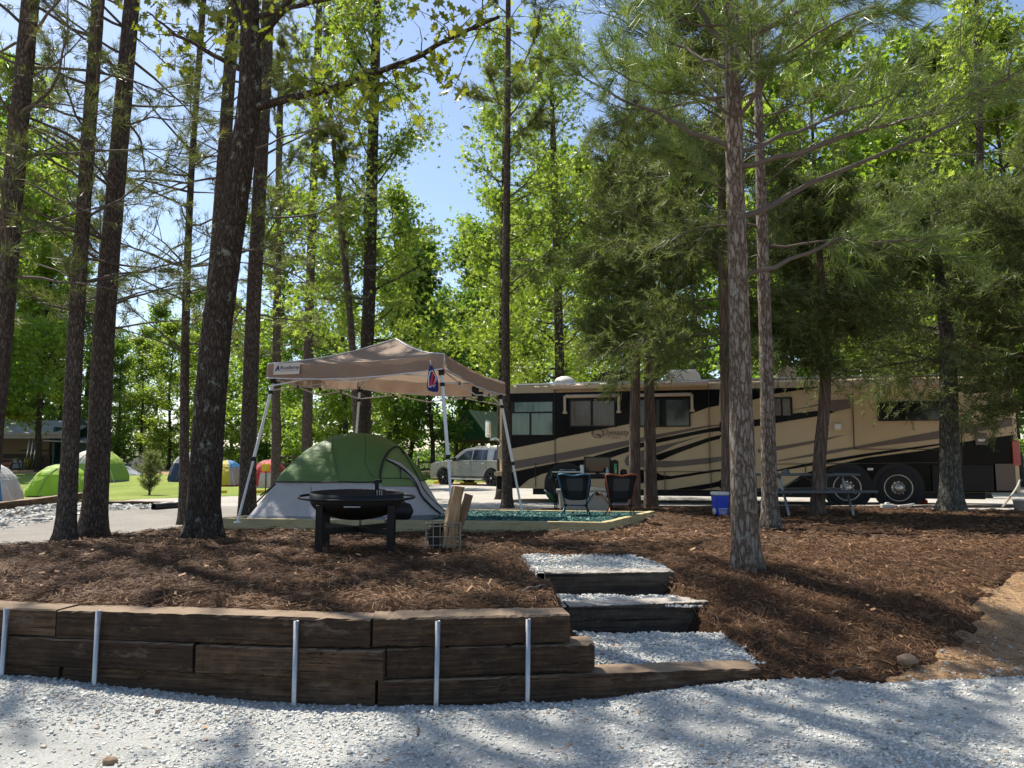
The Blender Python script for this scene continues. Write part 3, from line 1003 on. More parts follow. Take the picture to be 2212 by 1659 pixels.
class Twigs:
    """collects the limbs of one tree and the places where foliage sits"""
    def __init__(self, seed):
        self.b = MB(); self.r = np.random.default_rng(seed); self.tips = []; self.dirs = []

    def limb(self, P, r0, r1, n=5):
        m = len(P)
        self.b.tube(P, np.linspace(r0, r1, m), n, False)

    def curve(self, p, d, L, bend=0.25, lift=0.0, n=7, jit=0.06):
        r = self.r
        d = unit(np.asarray(d, float)); side = unit(np.cross(d, [0.1, 0.2, 1.0])) * r.normal(0, bend)
        t = np.linspace(0, 1, n)[:, None]
        P = p + d * L * t + side * L * t**2 + np.array([0, 0, 1.0]) * L * lift * t**2
        P[1:] += np.cumsum(r.normal(0, jit * L / n, (n - 1, 3)), 0)
        return P

    def tip(self, P, d):
        self.tips.append(np.atleast_2d(P)); self.dirs.append(np.atleast_2d(d))

    def get(self):
        return np.concatenate(self.tips), unit(np.concatenate(self.dirs))


def needles(P, D, n, L, w, r, spread=0.62, tcl=0.18):
    """n needles per shoot, each a thin triangle"""
    m = len(P)
    dirs = unit(D[:, None] * 0.75 + unit(r.normal(size=(m, n, 3))) * spread)
    ln = L * r.uniform(0.65, 1.05, (m, n, 1))
    b0 = P[:, None] - D[:, None] * r.uniform(0, 0.55 * L, (m, n, 1))
    perp = unit(np.cross(dirs, r.normal(size=(m, n, 3)))) * w / 2
    droop = np.array([0, 0, -1.0]) * ln * 0.12
    V = np.stack([b0 + perp, b0 - perp, b0 + dirs * ln + droop], 2).reshape(-1, 3)
    F = np.arange(m * n * 3).reshape(-1, 3)
    t = np.repeat(np.clip(r.normal(0.5, tcl, m), 0, 1), n * 3) + np.repeat(r.normal(0, 0.08, m * n), 3)
    return V, F, np.clip(t, 0, 1)


M_NEEDLE = tintmat('pine_needles', [(0.0, (0.065, 0.09, 0.02)), (0.5, (0.125, 0.155, 0.042)), (0.85, (0.20, 0.22, 0.07)), (1.0, (0.27, 0.21, 0.10))], 0.45, 0.38, 0.5, tcol=(1.3, 1.35, 0.7))
M_NEEDLE_BRIGHT = tintmat('fresh_pine_needles', [(0.0, (0.07, 0.115, 0.022)), (0.5, (0.14, 0.205, 0.05)), (1.0, (0.26, 0.31, 0.10))], 0.4, 0.38, 0.5, tcol=(1.3, 1.35, 0.7))
M_SPRAY = tintmat('cedar_sprays', [(0.0, (0.06, 0.088, 0.026)), (0.5, (0.115, 0.152, 0.05)), (0.85, (0.18, 0.215, 0.078)), (1.0, (0.22, 0.19, 0.10))], 0.6, 0.38, 0.3, tcol=(1.2, 1.2, 0.7))
M_LEAF = {
    'lime': tintmat('lime_sweetgum_leaves', [(0.0, (0.11, 0.185, 0.018)), (0.5, (0.195, 0.285, 0.042)), (1.0, (0.33, 0.40, 0.09))], 0.35, 0.6, 0.5, tcol=(1.45, 1.4, 0.9)),
    'mid': tintmat('mid_green_leaves', [(0.0, (0.085, 0.155, 0.03)), (0.5, (0.165, 0.26, 0.052)), (1.0, (0.28, 0.37, 0.095))], 0.4, 0.58, 0.4, tcol=(1.5, 1.5, 0.6)),
    'deep': tintmat('deep_green_leaves', [(0.0, (0.06, 0.115, 0.028)), (0.5, (0.12, 0.20, 0.052)), (1.0, (0.20, 0.285, 0.085))], 0.4, 0.56, 0.4, tcol=(1.4, 1.5, 0.7)),
    'oak': tintmat('young_oak_leaves', [(0.0, (0.08, 0.12, 0.02)), (0.5, (0.16, 0.205, 0.035)), (1.0, (0.27, 0.29, 0.07))], 0.45, 0.45, 0.4, tcol=(1.5, 1.4, 0.5)),
}
STAR5 = np.array([[0.16 * math.sin(2 * math.pi * (k / 5 + .1)), 0.16 * math.cos(2 * math.pi * (k / 5 + .1))] if i else [0.5 * math.sin(2 * math.pi * k / 5), 0.5 * math.cos(2 * math.pi * k / 5)] for k in range(5) for i in (0, 1)])
OAKL = np.array([[0, -.5], [.10, -.32], [.24, -.28], [.12, -.12], [.30, .02], [.13, .12], [.22, .34], [.07, .32], [0, .5], [-.07, .32], [-.22, .34], [-.13, .12], [-.30, .02], [-.12, -.12], [-.24, -.28], [-.10, -.32]])
RHOMB = np.array([[0, -.5], [.34, .0], [0, .5], [-.34, .0]])


def leaves(P, size, r, shape, up=0.5, tm=0.5, ts=0.2):
    m = len(P); k = len(shape)
    nrm = unit(r.normal(size=(m, 3)) + np.array([0, 0, up]))
    a = unit(np.cross(nrm, r.normal(size=(m, 3)))); c = np.cross(nrm, a)
    s = size * (0.45 + 1.0 * r.uniform(0, 1, (m, 1, 1)) ** 1.3)
    fold = np.abs(shape[:, 0])[None, :, None] * 0.35 * r.uniform(-1, 1, (m, 1, 1))
    V = P[:, None] + s * (shape[None, :, 0:1] * a[:, None] + shape[None, :, 1:2] * c[:, None] + fold * nrm[:, None])
    F = np.arange(m * k).reshape(m, k)
    return V.reshape(-1, 3), F, np.repeat(np.clip(r.normal(tm, ts, m), 0, 1), k)


def pine(label, pts, Y, H, seed, h0=3.5, dense0=8.0, nlow=18, nhigh=14, llow=1.9, lhigh=2.4, mat=M_PINE, L=0.22, w=0.0095, nn=15, twig=7, extra=None, group=None, ntip=5, needle=None, flare=1.42):
    """tall pine: bare lower trunk, thin arching lower limbs, fuller crown from dense0 up"""
    R = trunk_from_pixels(pts, Y, H)
    org = np.array([R[0, 0], Y, R[0, 2] + 0.05])
    root = thing('pine_tree', label, 'tree', tuple(org), 0, group)
    P = trunk_mesh(R, mat, root, org, seed, flare)
    T = Twigs(seed); r = T.r
    hz = P[:, 2] - org[2]
    todo = []
    for i in range(nlow + nhigh):
        low = i < nlow
        h = r.uniform(h0, dense0) if low else dense0 + (H - 0.6 - dense0) * r.uniform(0, 1) ** 0.8
        k = int(np.argmin(np.abs(hz - h)))
        az = r.uniform(0, 6.283)
        f = 1.0 if low else np.interp(h, [dense0, H], [1.0, 0.22])
        Lb = (llow if low else lhigh) * f * r.uniform(0.55, 1.2)
        el = r.uniform(-0.1, 0.55) if low else np.interp(h, [dense0, H], [0.25, 0.9]) + r.normal(0, 0.15)
        todo.append((P[k, :3] - org, np.array([math.cos(az) * math.cos(el), math.sin(az) * math.cos(el), math.sin(el)]), Lb, low))
    for p, d, Lb, low in todo:
        c = T.curve(p, d, Lb, 0.22, r.uniform(-0.25, 0.2) if low else 0.2, 8, 0.10)
        r0 = 0.008 + 0.0085 * Lb
        T.limb(c, r0, 0.004)
        branch_twigs(T, c, Lb, twig + 3 if not low else max(3, twig - 1), r0 * 0.5, ntip + 3 if not low else max(3, ntip - 2))
    if extra:
        for path, r0 in extra:
            c = resample(np.array(path) - org, 14)
            c[1:] += np.cumsum(r.normal(0, 0.02, (13, 3)), 0)
            T.limb(c, r0, 0.006, 7)
            branch_twigs(T, c, np.linalg.norm(c[-1] - c[0]), twig + 5, r0 * 0.4, ntip + 1, lo=0.3)
    tag(T.b.build('branches', M_TWIG, root, True), kind='stuff')
    tp, td = T.get()
    V, F, t = needles(tp, td, nn, L, w, r)
    tag(MB().add(V, F, tint=t).build('crown', needle or M_NEEDLE, root), kind='stuff')
    return root


def branch_twigs(T, c, Lb, n, r0, ntip, lo=0.35, sub=True):
    r = T.r
    m = len(c)
    for j in range(n):
        u = r.uniform(lo, 1.0) if j else 1.0
        k = min(m - 2, int(u * (m - 1)))
        p = c[k] + (c[k + 1] - c[k]) * r.uniform()
        d0 = unit(c[k + 1] - c[k])
        d = unit(d0 * 0.8 + r.normal(0, 0.55, 3) + np.array([0, 0, 0.18]))
        Lt = Lb * r.uniform(0.16, 0.38) * (1.2 - 0.5 * u) + 0.08
        q = T.curve(p, d, Lt, 0.3, 0.15, 5, 0.10)
        T.limb(q, r0 * 0.6, 0.0025, 4)
        dd = np.gradient(q, axis=0)
        for z in range(ntip):
            i = 4 - (z % 4)
            T.tip(q[i] + r.normal(0, 0.03, 3), dd[i] + r.normal(0, 0.25 * np.linalg.norm(dd[i]), 3))


def cedar_sprigs(P, D, n, L, r, w=0.011):
    """flat feathery sprigs: thin triangles fanned along a short stem"""
    m = len(P)
    t = np.linspace(0.1, 1, n)[None, :, None]
    side = unit(np.cross(D, r.normal(size=(m, 3))))
    nrm = np.cross(D, side)
    sg = np.where(np.arange(n) % 2, 1.0, -1.0)[None, :, None]
    ln = L * r.uniform(0.7, 1.2, (m, 1, 1))
    b0 = P[:, None] + D[:, None] * ln * (t - 0.5)
    d = unit(D[:, None] * 0.8 + side[:, None] * sg * r.uniform(0.5, 1.0, (m, n, 1)) + nrm[:, None] * r.normal(0, 0.35, (m, n, 1)))
    tip = b0 + d * ln * r.uniform(0.35, 0.6, (m, n, 1))
    pw = unit(np.cross(d, r.normal(size=(m, n, 3)))) * w / 2
    V = np.stack([b0 + pw, b0 - pw, tip + pw * 0.4], 2).reshape(-1, 3)
    tt = np.repeat(np.clip(r.normal(0.48, 0.2, m), 0, 1), n * 3)
    return V, np.arange(m * n * 3).reshape(-1, 3), tt


def cedar(label, pts, Y, H, seed, h0, rmax, n_b, mat=M_CEDAR, squash=0.9, per=36, droop=-0.05, name='cedar_tree', bias=None, nspr=9, top_r=0.35, w=0.022):
    R = trunk_from_pixels(pts, Y, H)
    org = np.array([R[0, 0], Y, R[0, 2] + 0.05])
    root = thing(name, label, 'tree', tuple(org))
    P = trunk_mesh(R, mat, root, org, seed, 1.3)
    T = Twigs(seed); r = T.r
    hz = P[:, 2] - org[2]
    for i in range(n_b):
        h = h0 + (H - 0.3 - h0) * (i + r.uniform()) / n_b
        k = int(np.argmin(np.abs(hz - h)))
        az = r.uniform(0, 6.283)
        f = np.interp(h, [h0, h0 + 0.25 * (H - h0), H], [0.75, 1.0, top_r])
        Lb = rmax * f * r.uniform(0.6, 1.15)
        el = np.interp(h, [h0, H], [0.0, 0.7]) + r.normal(0, 0.2)
        d = np.array([math.cos(az) * math.cos(el), math.sin(az) * math.cos(el), math.sin(el)])
        if bias is not None:
            d = unit(d + np.array(bias) * r.uniform(0, 1))
        c = T.curve(P[k, :3] - org, d, Lb, 0.2, droop, 8, 0.09)
        T.limb(c, 0.007 + 0.008 * Lb, 0.004)
        for j in range(per):
            u = r.uniform(0.18, 1.0)
            kk = min(6, int(u * 7))
            p = c[kk] + (c[kk + 1] - c[kk]) * r.uniform()
            dd = unit(unit(c[kk + 1] - c[kk]) + r.normal(0, 0.65, 3))
            Lt = Lb * r.uniform(0.10, 0.30) + 0.08
            q = T.curve(p, dd, Lt, 0.3, -0.1, 4, 0.1)
            if j % 2 == 0:
                T.limb(q, 0.005, 0.002, 3)
            for z in (1, 2, 3, 3):
                T.tip(q[z] + r.normal(0, 0.05, 3), dd + r.normal(0, 0.5, 3))
    T.b.build('branches', M_TWIG, root, True)
    tp, td = T.get()
    V, F, t = cedar_sprigs(tp, td, nspr, 0.26, r, w)
    MB().add(V, F, tint=t).build('crown', M_SPRAY, root)
    return root


def leafy_crown(T, P, org, H, h0, nb, Lb0, per, top=0.35, el0=0.2, el1=0.9, lift=0.05, lo=0.25):
    r = T.r
    hz = P[:, 2] - org[2]
    for i in range(nb):
        h = h0 + (H - 0.2 - h0) * (i + r.uniform()) / nb
        k = int(np.argmin(np.abs(hz - h)))
        az = r.uniform(0, 6.283)
        f = np.interp(h, [h0, h0 + 0.3 * (H - h0), H], [0.8, 1.0, top])
        Lb = Lb0 * f * r.uniform(0.55, 1.2)
        el = np.interp(h, [h0, H], [el0, el1]) + r.normal(0, 0.2)
        d = np.array([math.cos(az) * math.cos(el), math.sin(az) * math.cos(el), math.sin(el)])
        c = T.curve(P[k, :3] - org, d, Lb, 0.2, lift, 8, 0.10)
        T.limb(c, 0.008 + 0.011 * Lb, 0.004)
        for j in range(per):
            u = r.uniform(lo, 1.0)
            kk = min(6, int(u * 7))
            p = c[kk] + (c[kk + 1] - c[kk]) * r.uniform()
            dd = unit(unit(c[kk + 1] - c[kk]) + r.normal(0, 0.7, 3))
            Lt = Lb * r.uniform(0.10, 0.28) + 0.10
            q = T.curve(p, dd, Lt, 0.3, 0.0, 4, 0.1)
            T.limb(q, 0.006, 0.0025, 3)
            T.tip(q[1:], np.repeat(dd[None], 3, 0))


def broadleaf(label, pts, Y, H, seed, h0, nb, Lb0, per, nleaf, size, shape, kind='lime', mat=M_OAK, clus=0.16, name='sweetgum_tree', extra=None, group=None, up=0.5, **kw):
    R = trunk_from_pixels(pts, Y, H)
    org = np.array([R[0, 0], Y, R[0, 2] + 0.05])
    root = thing(name, label, 'tree', tuple(org), 0, group)
    P = trunk_mesh(R, mat, root, org, seed, 1.35)
    T = Twigs(seed); r = T.r
    leafy_crown(T, P, org, H, h0, nb, Lb0, per, **kw)
    if extra:
        for path, r0, npt in extra:
            c = resample(np.array(path) - org, 18)
            c[1:] += np.cumsum(r.normal(0, 0.008, (17, 3)), 0)
            T.b.tube(c, np.linspace(r0, r0 * 0.3, 18), 9, False)
            for j in range(npt):
                u = r.uniform(0.3, 1.0); kk = min(16, int(u * 17))
                dd = unit(unit(c[kk + 1] - c[kk]) * 0.5 + r.normal(0, 0.6, 3) + np.array([0, 0, -0.15]))
                q = T.curve(c[kk], dd, r.uniform(0.25, 0.9), 0.3, -0.1, 5, 0.1)
                T.limb(q, 0.007, 0.0025, 4)
                T.tip(q[2:], np.repeat(dd[None], 3, 0))
    tag(T.b.build('branches', mat, root, True), kind='stuff')
    tp, td = T.get()
    LP = np.repeat(tp, nleaf, 0) + r.normal(0, clus, (len(tp) * nleaf, 3))
    V, F, t = leaves(LP, size, r, shape, up)
    MB().add(V, F, tint=t).build('crown', M_LEAF[kind], root)
    return root


# ---- the tall pines of the camp, left to right
pine('tall pine at the left edge of the picture, foot out of view', [(-46, 1165, 50), (-10, 850, 46), (10, 640, 44), (38, 300, 40), (66, 0, 36)], 10.4, 17, 1, 3.0, 7.5, 22, 10, 2.2)
pine('leftmost of the two pines rising from the straw edge by the path', [(142, 1150, 40), (150, 1000, 36), (168, 640, 31), (190, 320, 29), (212, 0, 27)], 11.0, 17, 2, 3.2, 8.0, 22, 9, 2.1)
pine('thick leaning pine just right of the lime green tent', [(202, 1140, 54), (212, 980, 47), (226, 700, 43), (252, 380, 38), (285, 0, 33)], 11.6, 18, 3, 3.2, 8.0, 20, 10, 2.1)
pine('thin straight pine between the sapling and the thick oak trunk', [(398, 1114, 22), (398, 980, 20), (401, 700, 17), (412, 400, 14), (440, 0, 12)], 14.6, 15, 4, 3.0, 7.0, 28, 18, 1.9, 1.8)
pine('slender pine hidden low down behind the oak trunk', [(431, 1122, 34), (441, 900, 32), (456, 700, 31), (478, 420, 29), (502, 60, 26)], 13.2, 18, 5, 4.5, 8.5, 10, 10)
pine('pine beside the left front leg of the canopy', [(534, 1116, 37), (537, 950, 34), (546, 700, 32), (562, 380, 30), (578, 40, 28)], 13.8, 18, 7, 3.6, 8.5, 16, 10)
pine('thin pine standing by the red tent, behind the canopy', [(596, 1062, 21), (596, 950, 19), (598, 700, 17), (601, 450, 14), (606, 180, 11)], 27.0, 17, 8, 4.5, 9.0, 22, 22, 2.0, 2.2, w=0.013)
pine('pine rising behind the middle of the brown canopy', [(662, 1056, 24), (664, 900, 22), (668, 680, 20), (678, 380, 17), (690, 0, 13)], 26.0, 20, 9, 5.0, 11.0, 24, 26, 2.0, 2.4, w=0.013)
pine('thin pine leaning left above the canopy, beside the big sweetgum', [(780, 1060, 20), (770, 900, 17), (762, 760, 15), (738, 490, 13), (712, 220, 9)], 22.0, 12.0, 10, 5.0, 9.0, 14, 12, 1.6, 1.3, w=0.012)
pine('slim pine between the canopy and the front of the motorhome', [(1096, 1093, 23), (1094, 950, 20), (1092, 700, 18), (1095, 400, 15), (1098, 0, 11)], 18.0, 15, 12, 5.0, 8.5, 12, 22, 1.6, 1.8, w=0.011)

# ---- the near pine on the right with its long limbs
PX = 7.05
ex = [([at(1603, 600, PX), at(1700, 560, PX - .1), at(1800, 520, PX - .2), at(1920, 508, PX - .25), at(2060, 520, PX - .3)], 0.024),
      ([at(1598, 470, PX), at(1680, 425, PX + .2), at(1790, 370, PX + .4), at(1950, 300, PX + .6), at(2240, 130, PX + .8)], 0.030),
      ([at(1596, 360, PX), at(1690, 318, PX - .3), at(1830, 250, PX - .6), at(2010, 190, PX - .9), at(2240, 70, PX - 1.2)], 0.028),
      ([at(1592, 330, PX), at(1700, 290, PX + .5), at(1850, 225, PX + 1.0), at(2080, 120, PX + 1.5)], 0.024),
      ([at(1590, 322, PX), at(1480, 275, PX + .1), at(1400, 235, PX + .3), at(1270, 140, PX + .5)], 0.026),
      ([at(1584, 250, PX), at(1500, 215, PX - .3), at(1400, 190, PX - .6), at(1300, 165, PX - .8)], 0.016),
      ([at(1582, 120, PX), at(1540, 60, PX + .1), at(1480, 0, PX + .3), at(1380, -120, PX + .6)], 0.032),
      ([at(1584, 110, PX), at(1650, 40, PX), at(1740, -30, PX - .2), at(1900, -140, PX - .5)], 0.034),
      ([at(1590, 260, PX), at(1650, 180, PX - .4), at(1760, 90, PX - .9), at(1900, 20, PX - 1.3)], 0.022),
      ([at(1590, 200, PX), at(1640, 130, PX + .6), at(1720, 60, PX + 1.2), at(1850, -20, PX + 1.8)], 0.022),
      ([at(1584, 150, PX), at(1500, 110, PX + .7), at(1400, 70, PX + 1.3), at(1290, 20, PX + 1.8)], 0.020),
      ([at(1600, 430, PX), at(1540, 380, PX + .5), at(1470, 350, PX + 1.0)], 0.010),
      ([at(1586, 60, PX), at(1700, -10, PX + .8), at(1900, -60, PX + 1.6), at(2150, -120, PX + 2.2)], 0.026)]
pine('big rough-barked pine in front of the motorhome, nearest trunk on the right', [(1613, 1240, 64), (1611, 1190, 60), (1606, 1050, 55), (1600, 850, 48), (1596, 650, 44), (1589, 420, 40), (1578, 0, 33)], PX, 13, 16, 4.2, 6.0, 8, 24, 1.2, 2.3, M_PINE_GREY, 0.21, 0.0065, 20, 13, ex, ntip=5, needle=M_NEEDLE_BRIGHT, flare=1.12)
pine('pine just behind the nearest trunk, left of the picnic table', [(1664, 1142, 36), (1662, 1050, 33), (1657, 850, 30), (1648, 550, 26), (1640, 280, 20), (1630, 0, 14)], 11.2, 13, 17, 4.0, 7.0, 14, 26, 1.8, 2.4, M_PINE_GREY, 0.20, 0.009, 15, 9)

# ---- cedars
cedar('left of the twin cedar trunks before the motorhome windows', [(1371, 1095, 25), (1371, 950, 23), (1373, 780, 20), (1376, 600, 15)], 17.8, 9.6, 13, 3.6, 2.1, 46)
cedar('right of the twin cedar trunks before the motorhome windows', [(1406, 1092, 29), (1404, 950, 25), (1402, 800, 21), (1404, 600, 14)], 18.0, 8.2, 14, 3.7, 2.0, 34)
cedar('stringy-barked cedar beside the blue cooler', [(1576, 1112, 36), (1574, 1000, 31), (1568, 750, 27), (1562, 540, 22), (1556, 300, 14)], 14.4, 10.4, 15, 3.0, 2.6, 60, bias=(-0.55, 0.2, 0))
cedar('crooked dark cedar behind the picnic table', [(1766, 1112, 30), (1770, 1000, 27), (1782, 850, 24), (1776, 650, 19), (1770, 540, 13)], 14.6, 6.6, 18, 3.1, 1.7, 40, squash=0.8)
cedar('grey-trunked spreading cedar near the rear of the motorhome', [(2056, 1105, 52), (2054, 1050, 44), (2050, 900, 38), (2046, 750, 32), (2030, 600, 20)], 15.8, 6.6, 19, 2.9, 3.0, 56, M_GREYBARK, per=36, droop=-0.12)
cedar('dark cedar overhanging the right edge of the picture', [(2300, 1105, 44), (2300, 900, 36), (2290, 600, 22)], 14.0, 7.0, 20, 2.0, 2.8, 46, M_GREYBARK, droop=-0.02)

# ---- oak with the long limb
OY = 9.25
oex = [([at(540, 236, OY), at(640, 206, OY - .3), at(760, 168, OY - .7), at(880, 126, OY - 1.1), at(960, 84, OY - 1.4), at(1075, 36, OY - 1.8)], 0.055, 46),
       ([at(522, 150, OY), at(455, 118, OY + .3), at(370, 70, OY + .6), at(300, 20, OY + .9)], 0.038, 16),
       ([at(545, 100, OY), at(600, 40, OY), at(660, -40, OY - .2), at(760, -160, OY - .6)], 0.05, 14),
       ([at(530, 60, OY), at(500, -20, OY + .3), at(440, -140, OY + .6)], 0.045, 14),
       ([at(545, 40, OY), at(640, 10, OY - .8), at(800, -40, OY - 1.6), at(960, -90, OY - 2.2)], 0.035, 9)]
broadleaf('thick lichened oak with a long limb reaching over the canopy', [(435, 1163, 72), (440, 1080, 68), (452, 900, 66), (470, 700, 63), (493, 540, 58), (517, 380, 54), (540, 200, 50), (540, 60, 42)], OY, 14, 6, 6.5, 9, 2.4, 12, 3, 0.15, OAKL, 'oak', M_OAK, 0.12, 'oak_tree', oex, up=0.1)

# ---- sweetgums behind the canopy and beside the motorhome
broadleaf('tall dark-trunked sweetgum behind the canopy', [(781, 1066, 36), (786, 900, 31), (797, 650, 28), (805, 320, 24), (813, 60, 19)], 22.5, 18, 21, 3.6, 58, 2.9, 15, 5, 0.18, STAR5, 'lime', M_OAK, 0.2)
broadleaf('lime green sweetgum behind the roof dome of the motorhome', [(1212, 1075, 26), (1210, 850, 22), (1204, 600, 18), (1195, 300, 13)], 27, 17, 22, 3.8, 52, 3.1, 17, 4, 0.19, STAR5, 'lime', M_OAK, 0.24)
broadleaf('lime sweetgum whose trunk shows beside the slim pine', [(1082, 1070, 20), (1084, 850, 18), (1088, 500, 14), (1092, 250, 10)], 24, 15, 23, 3.4, 40, 2.3, 15, 4, 0.18, STAR5, 'lime', M_OAK, 0.22)

# ---- woodland behind: a few built trees, copied and turned
protos = []


def proto(seed, H, h0, nb, Lb0, per, nleaf, size, kind, mat, clus):
    org = np.array([0, 0, 0.0])
    r = np.random.default_rng(seed)
    zz = np.linspace(0, H, 7)
    R = np.stack([np.cumsum(r.normal(0, 0.12, 7)), np.cumsum(r.normal(0, 0.12, 7)), zz, np.interp(zz, [0, H], [0.17, 0.02])], -1)
    R[:, :2] -= R[0, :2]
    root = thing({'deep': 'woodland_tree', 'mid': 'woodland_tree', 'lime': 'woodland_tree', 'pine': 'woodland_pine'}[kind], 'x x x x', 'tree')
    P = trunk_mesh(R, mat, root, org, seed, 1.2, 30, 9)
    T = Twigs(seed)
    leafy_crown(T, P, org, H, h0, nb, Lb0, per)
    T.b.build('branches', mat, root, True)
    tp, td = T.get()
    if kind == 'pine':
        V, F, t = needles(np.repeat(tp, 2, 0) + T.r.normal(0, 0.12, (2 * len(tp), 3)), np.repeat(td, 2, 0), 9, 0.24, 0.016, T.r, 0.9)
        MB().add(V, F, tint=t).build('crown', M_NEEDLE, root)
    else:
        LP = np.repeat(tp, nleaf, 0) + T.r.normal(0, clus, (len(tp) * nleaf, 3)) * (1, 1, 0.45)
        V, F, t = leaves(LP, size, T.r, RHOMB, 1.1)
        MB().add(V, F, tint=t).build('crown', M_LEAF[kind], root)
    root['H'] = H
    return root


PR = {'lime': [proto(51, 14, 1.6, 32, 3.4, 11, 10, 0.22, 'lime', M_OAK, 0.30), proto(52, 14, 2.4, 30, 3.1, 11, 10, 0.22, 'lime', M_OAK, 0.30)],
      'mid': [proto(53, 14, 1.5, 32, 3.6, 11, 10, 0.23, 'mid', M_OAK, 0.32), proto(54, 14, 2.2, 30, 3.3, 12, 10, 0.23, 'mid', M_GREYBARK, 0.32)],
      'deep': [proto(55, 14, 1.0, 36, 3.6, 12, 10, 0.24, 'deep', M_OAK, 0.34), proto(56, 14, 1.6, 34, 3.4, 12, 10, 0.24, 'deep', M_OAK, 0.34)],
      'pine': [proto(57, 15, 4.0, 34, 2.4, 12, 0, 0, 'pine', M_PINE, 0)]}
WL = {'lime': ('lime green broadleaf tree', 'lime trees of the wood'), 'mid': ('mid green broadleaf tree', 'mid green trees of the wood'),
      'deep': ('deep green broadleaf tree', 'deep green trees of the wood'), 'pine': ('tall woodland pine', 'pines of the wood')}
MARKS = [(-400, 'beyond the left edge'), (-110, 'at the far left edge'), (-35, 'left of the open shed'), (50, 'behind the open shed'), (95, 'behind the shed lean-to'), (150, 'behind the sage tent'), (205, 'right of the sage tent'),
         (245, 'behind the pale rock heap'), (290, 'behind the dark soil heap'), (325, 'behind the juniper sapling'), (362, 'left of the thin straight pine'), (400, 'behind the navy tent'), (435, 'behind the thick oak'),
         (490, 'behind the yellow tent'), (530, 'left of the red tent'), (580, 'behind the red tent'), (640, 'left of the canopy peak'), (690, 'under the canopy roof line'), (760, 'behind the big sweetgum'), (830, 'right of the big sweetgum'),
         (870, 'above the canopy right slope'), (930, 'above the hanging flag'), (990, 'above the silver car'), (1040, 'behind the pavilion'), (1090, 'behind the slim pine'), (1150, 'above the motorhome nose'), (1240, 'above the roof dome'),
         (1310, 'above the long awning'), (1400, 'behind the twin cedars'), (1500, 'left of the cooler cedar'), (1580, 'behind the nearest pine'), (1680, 'right of the nearest pine'), (1800, 'above the picnic table'), (1880, 'above the rear axles'),
         (1960, 'left of the grey-trunked cedar'), (2050, 'above the grey-trunked cedar'), (2130, 'above the motorhome rear'), (2190, 'at the upper right edge'), (2280, 'beyond the right edge')]
seen_labels = set()


def wood_label(kind, px, Y):
    mk = min(MARKS, key=lambda q: abs(q[0] - px))[1]
    for dist in (('nearer ', 'nearest ') if Y < 50 else ('', 'farther ', 'farthest ')):
        lab = dist + WL[kind][0] + ' of the far wood, ' + mk
        if lab not in seen_labels:
            break
    seen_labels.add(lab)
    return lab


used = set()
rw = np.random.default_rng(5)


def wood(px, Y, ytop, kind, which=None, wide=1.0):
    p = at(px, HOR, Y)
    z = float(base_z(np.array([p[0]]), np.array([Y]))[0])
    Ht = at(px, ytop, Y)[2] - z
    k = int(rw.integers(0, len(PR[kind]))) if which is None else which
    src = PR[kind][k]
    if (kind, k) in used:
        o = copy_tree(src)
    else:
        o = src; used.add((kind, k))
    o.location = (p[0], Y, z - 0.05)
    s = Ht / 14.6
    o.scale = (s ** 0.75 * wide, s ** 0.75 * wide, s)
    o.rotation_euler = (0, 0, rw.uniform(0, 6.28))
    o['label'], o['group'] = wood_label(kind, px, Y), WL[kind][1]
    if 'H' in o: del o['H']
    return o


for a in ((-190, 34, 330, 'mid'), (-75, 44, 300, 'mid'), (40, 68, 300, 'mid'), (20, 76, 460, 'lime'), (-260, 60, 300, 'pine'), (110, 66, 560, 'mid'), (125, 72, 330, 'pine'), (70, 74, 120, 'pine'), (180, 70, 420, 'pine'), (-20, 64, 140, 'mid'),
          (165, 76, 560, 'lime'), (85, 52, 420, 'lime'), (-10, 50, 260, 'lime'), (215, 58, 740, 'pine'), (255, 64, 745, 'mid'), (300, 60, 700, 'lime'), (330, 74, 650, 'mid'), (365, 56, 690, 'lime'), (410, 66, 620, 'mid'),
          (440, 58, 680, 'lime'), (500, 70, 640, 'lime'), (530, 56, 705, 'mid'), (575, 66, 690, 'mid'), (625, 60, 715, 'mid'), (660, 76, 660, 'deep'), (690, 54, 700, 'mid'),
          (730, 58, 660, 'lime'), (745, 38, 420, 'lime'), (600, 44, 420, 'mid'), (840, 54, 400, 'lime'), (850, 52, 560, 'lime'), (880, 60, 505, 'deep'), (935, 52, 545, 'deep'), (985, 66, 490, 'deep'), (1010, 62, 640, 'deep'), (1045, 64, 500, 'lime'),
          (1075, 62, 420, 'mid'), (1130, 44, 430, 'lime'), (1160, 56, 320, 'mid'), (1250, 46, 330, 'lime'), (1290, 36, 460, 'lime'), (1330, 58, 300, 'mid'), (1420, 46, 330, 'lime'),
          (1500, 40, 330, 'mid'), (1580, 52, 280, 'mid'), (1690, 44, 330, 'mid'), (1800, 52, 330, 'deep'), (1880, 40, 260, 'lime'), (1960, 48, 120, 'lime'), (2060, 38, 60, 'lime'),
          (2130, 50, 100, 'mid'), (2200, 36, 30, 'lime'), (2300, 44, 100, 'lime'), (2150, 30, 420, 'lime'), (2250, 27, 520, 'mid'),
          (1130, 78, 560, 'deep'), (1400, 76, 560, 'deep'), (1650, 74, 560, 'deep'), (1900, 74, 560, 'deep'), (2150, 74, 560, 'deep'), (800, 74, 690, 'mid'), (450, 84, 690, 'deep'), (560, 84, 720, 'pine'),
          (250, 86, 720, 'deep'), (60, 84, 620, 'deep'), (-120, 74, 480, 'deep'), (-420, 52, 320, 'mid'), (-330, 64, 300, 'deep'), (-560, 46, 300, 'lime'), (-700, 56, 300, 'mid')):
    wood(*a)

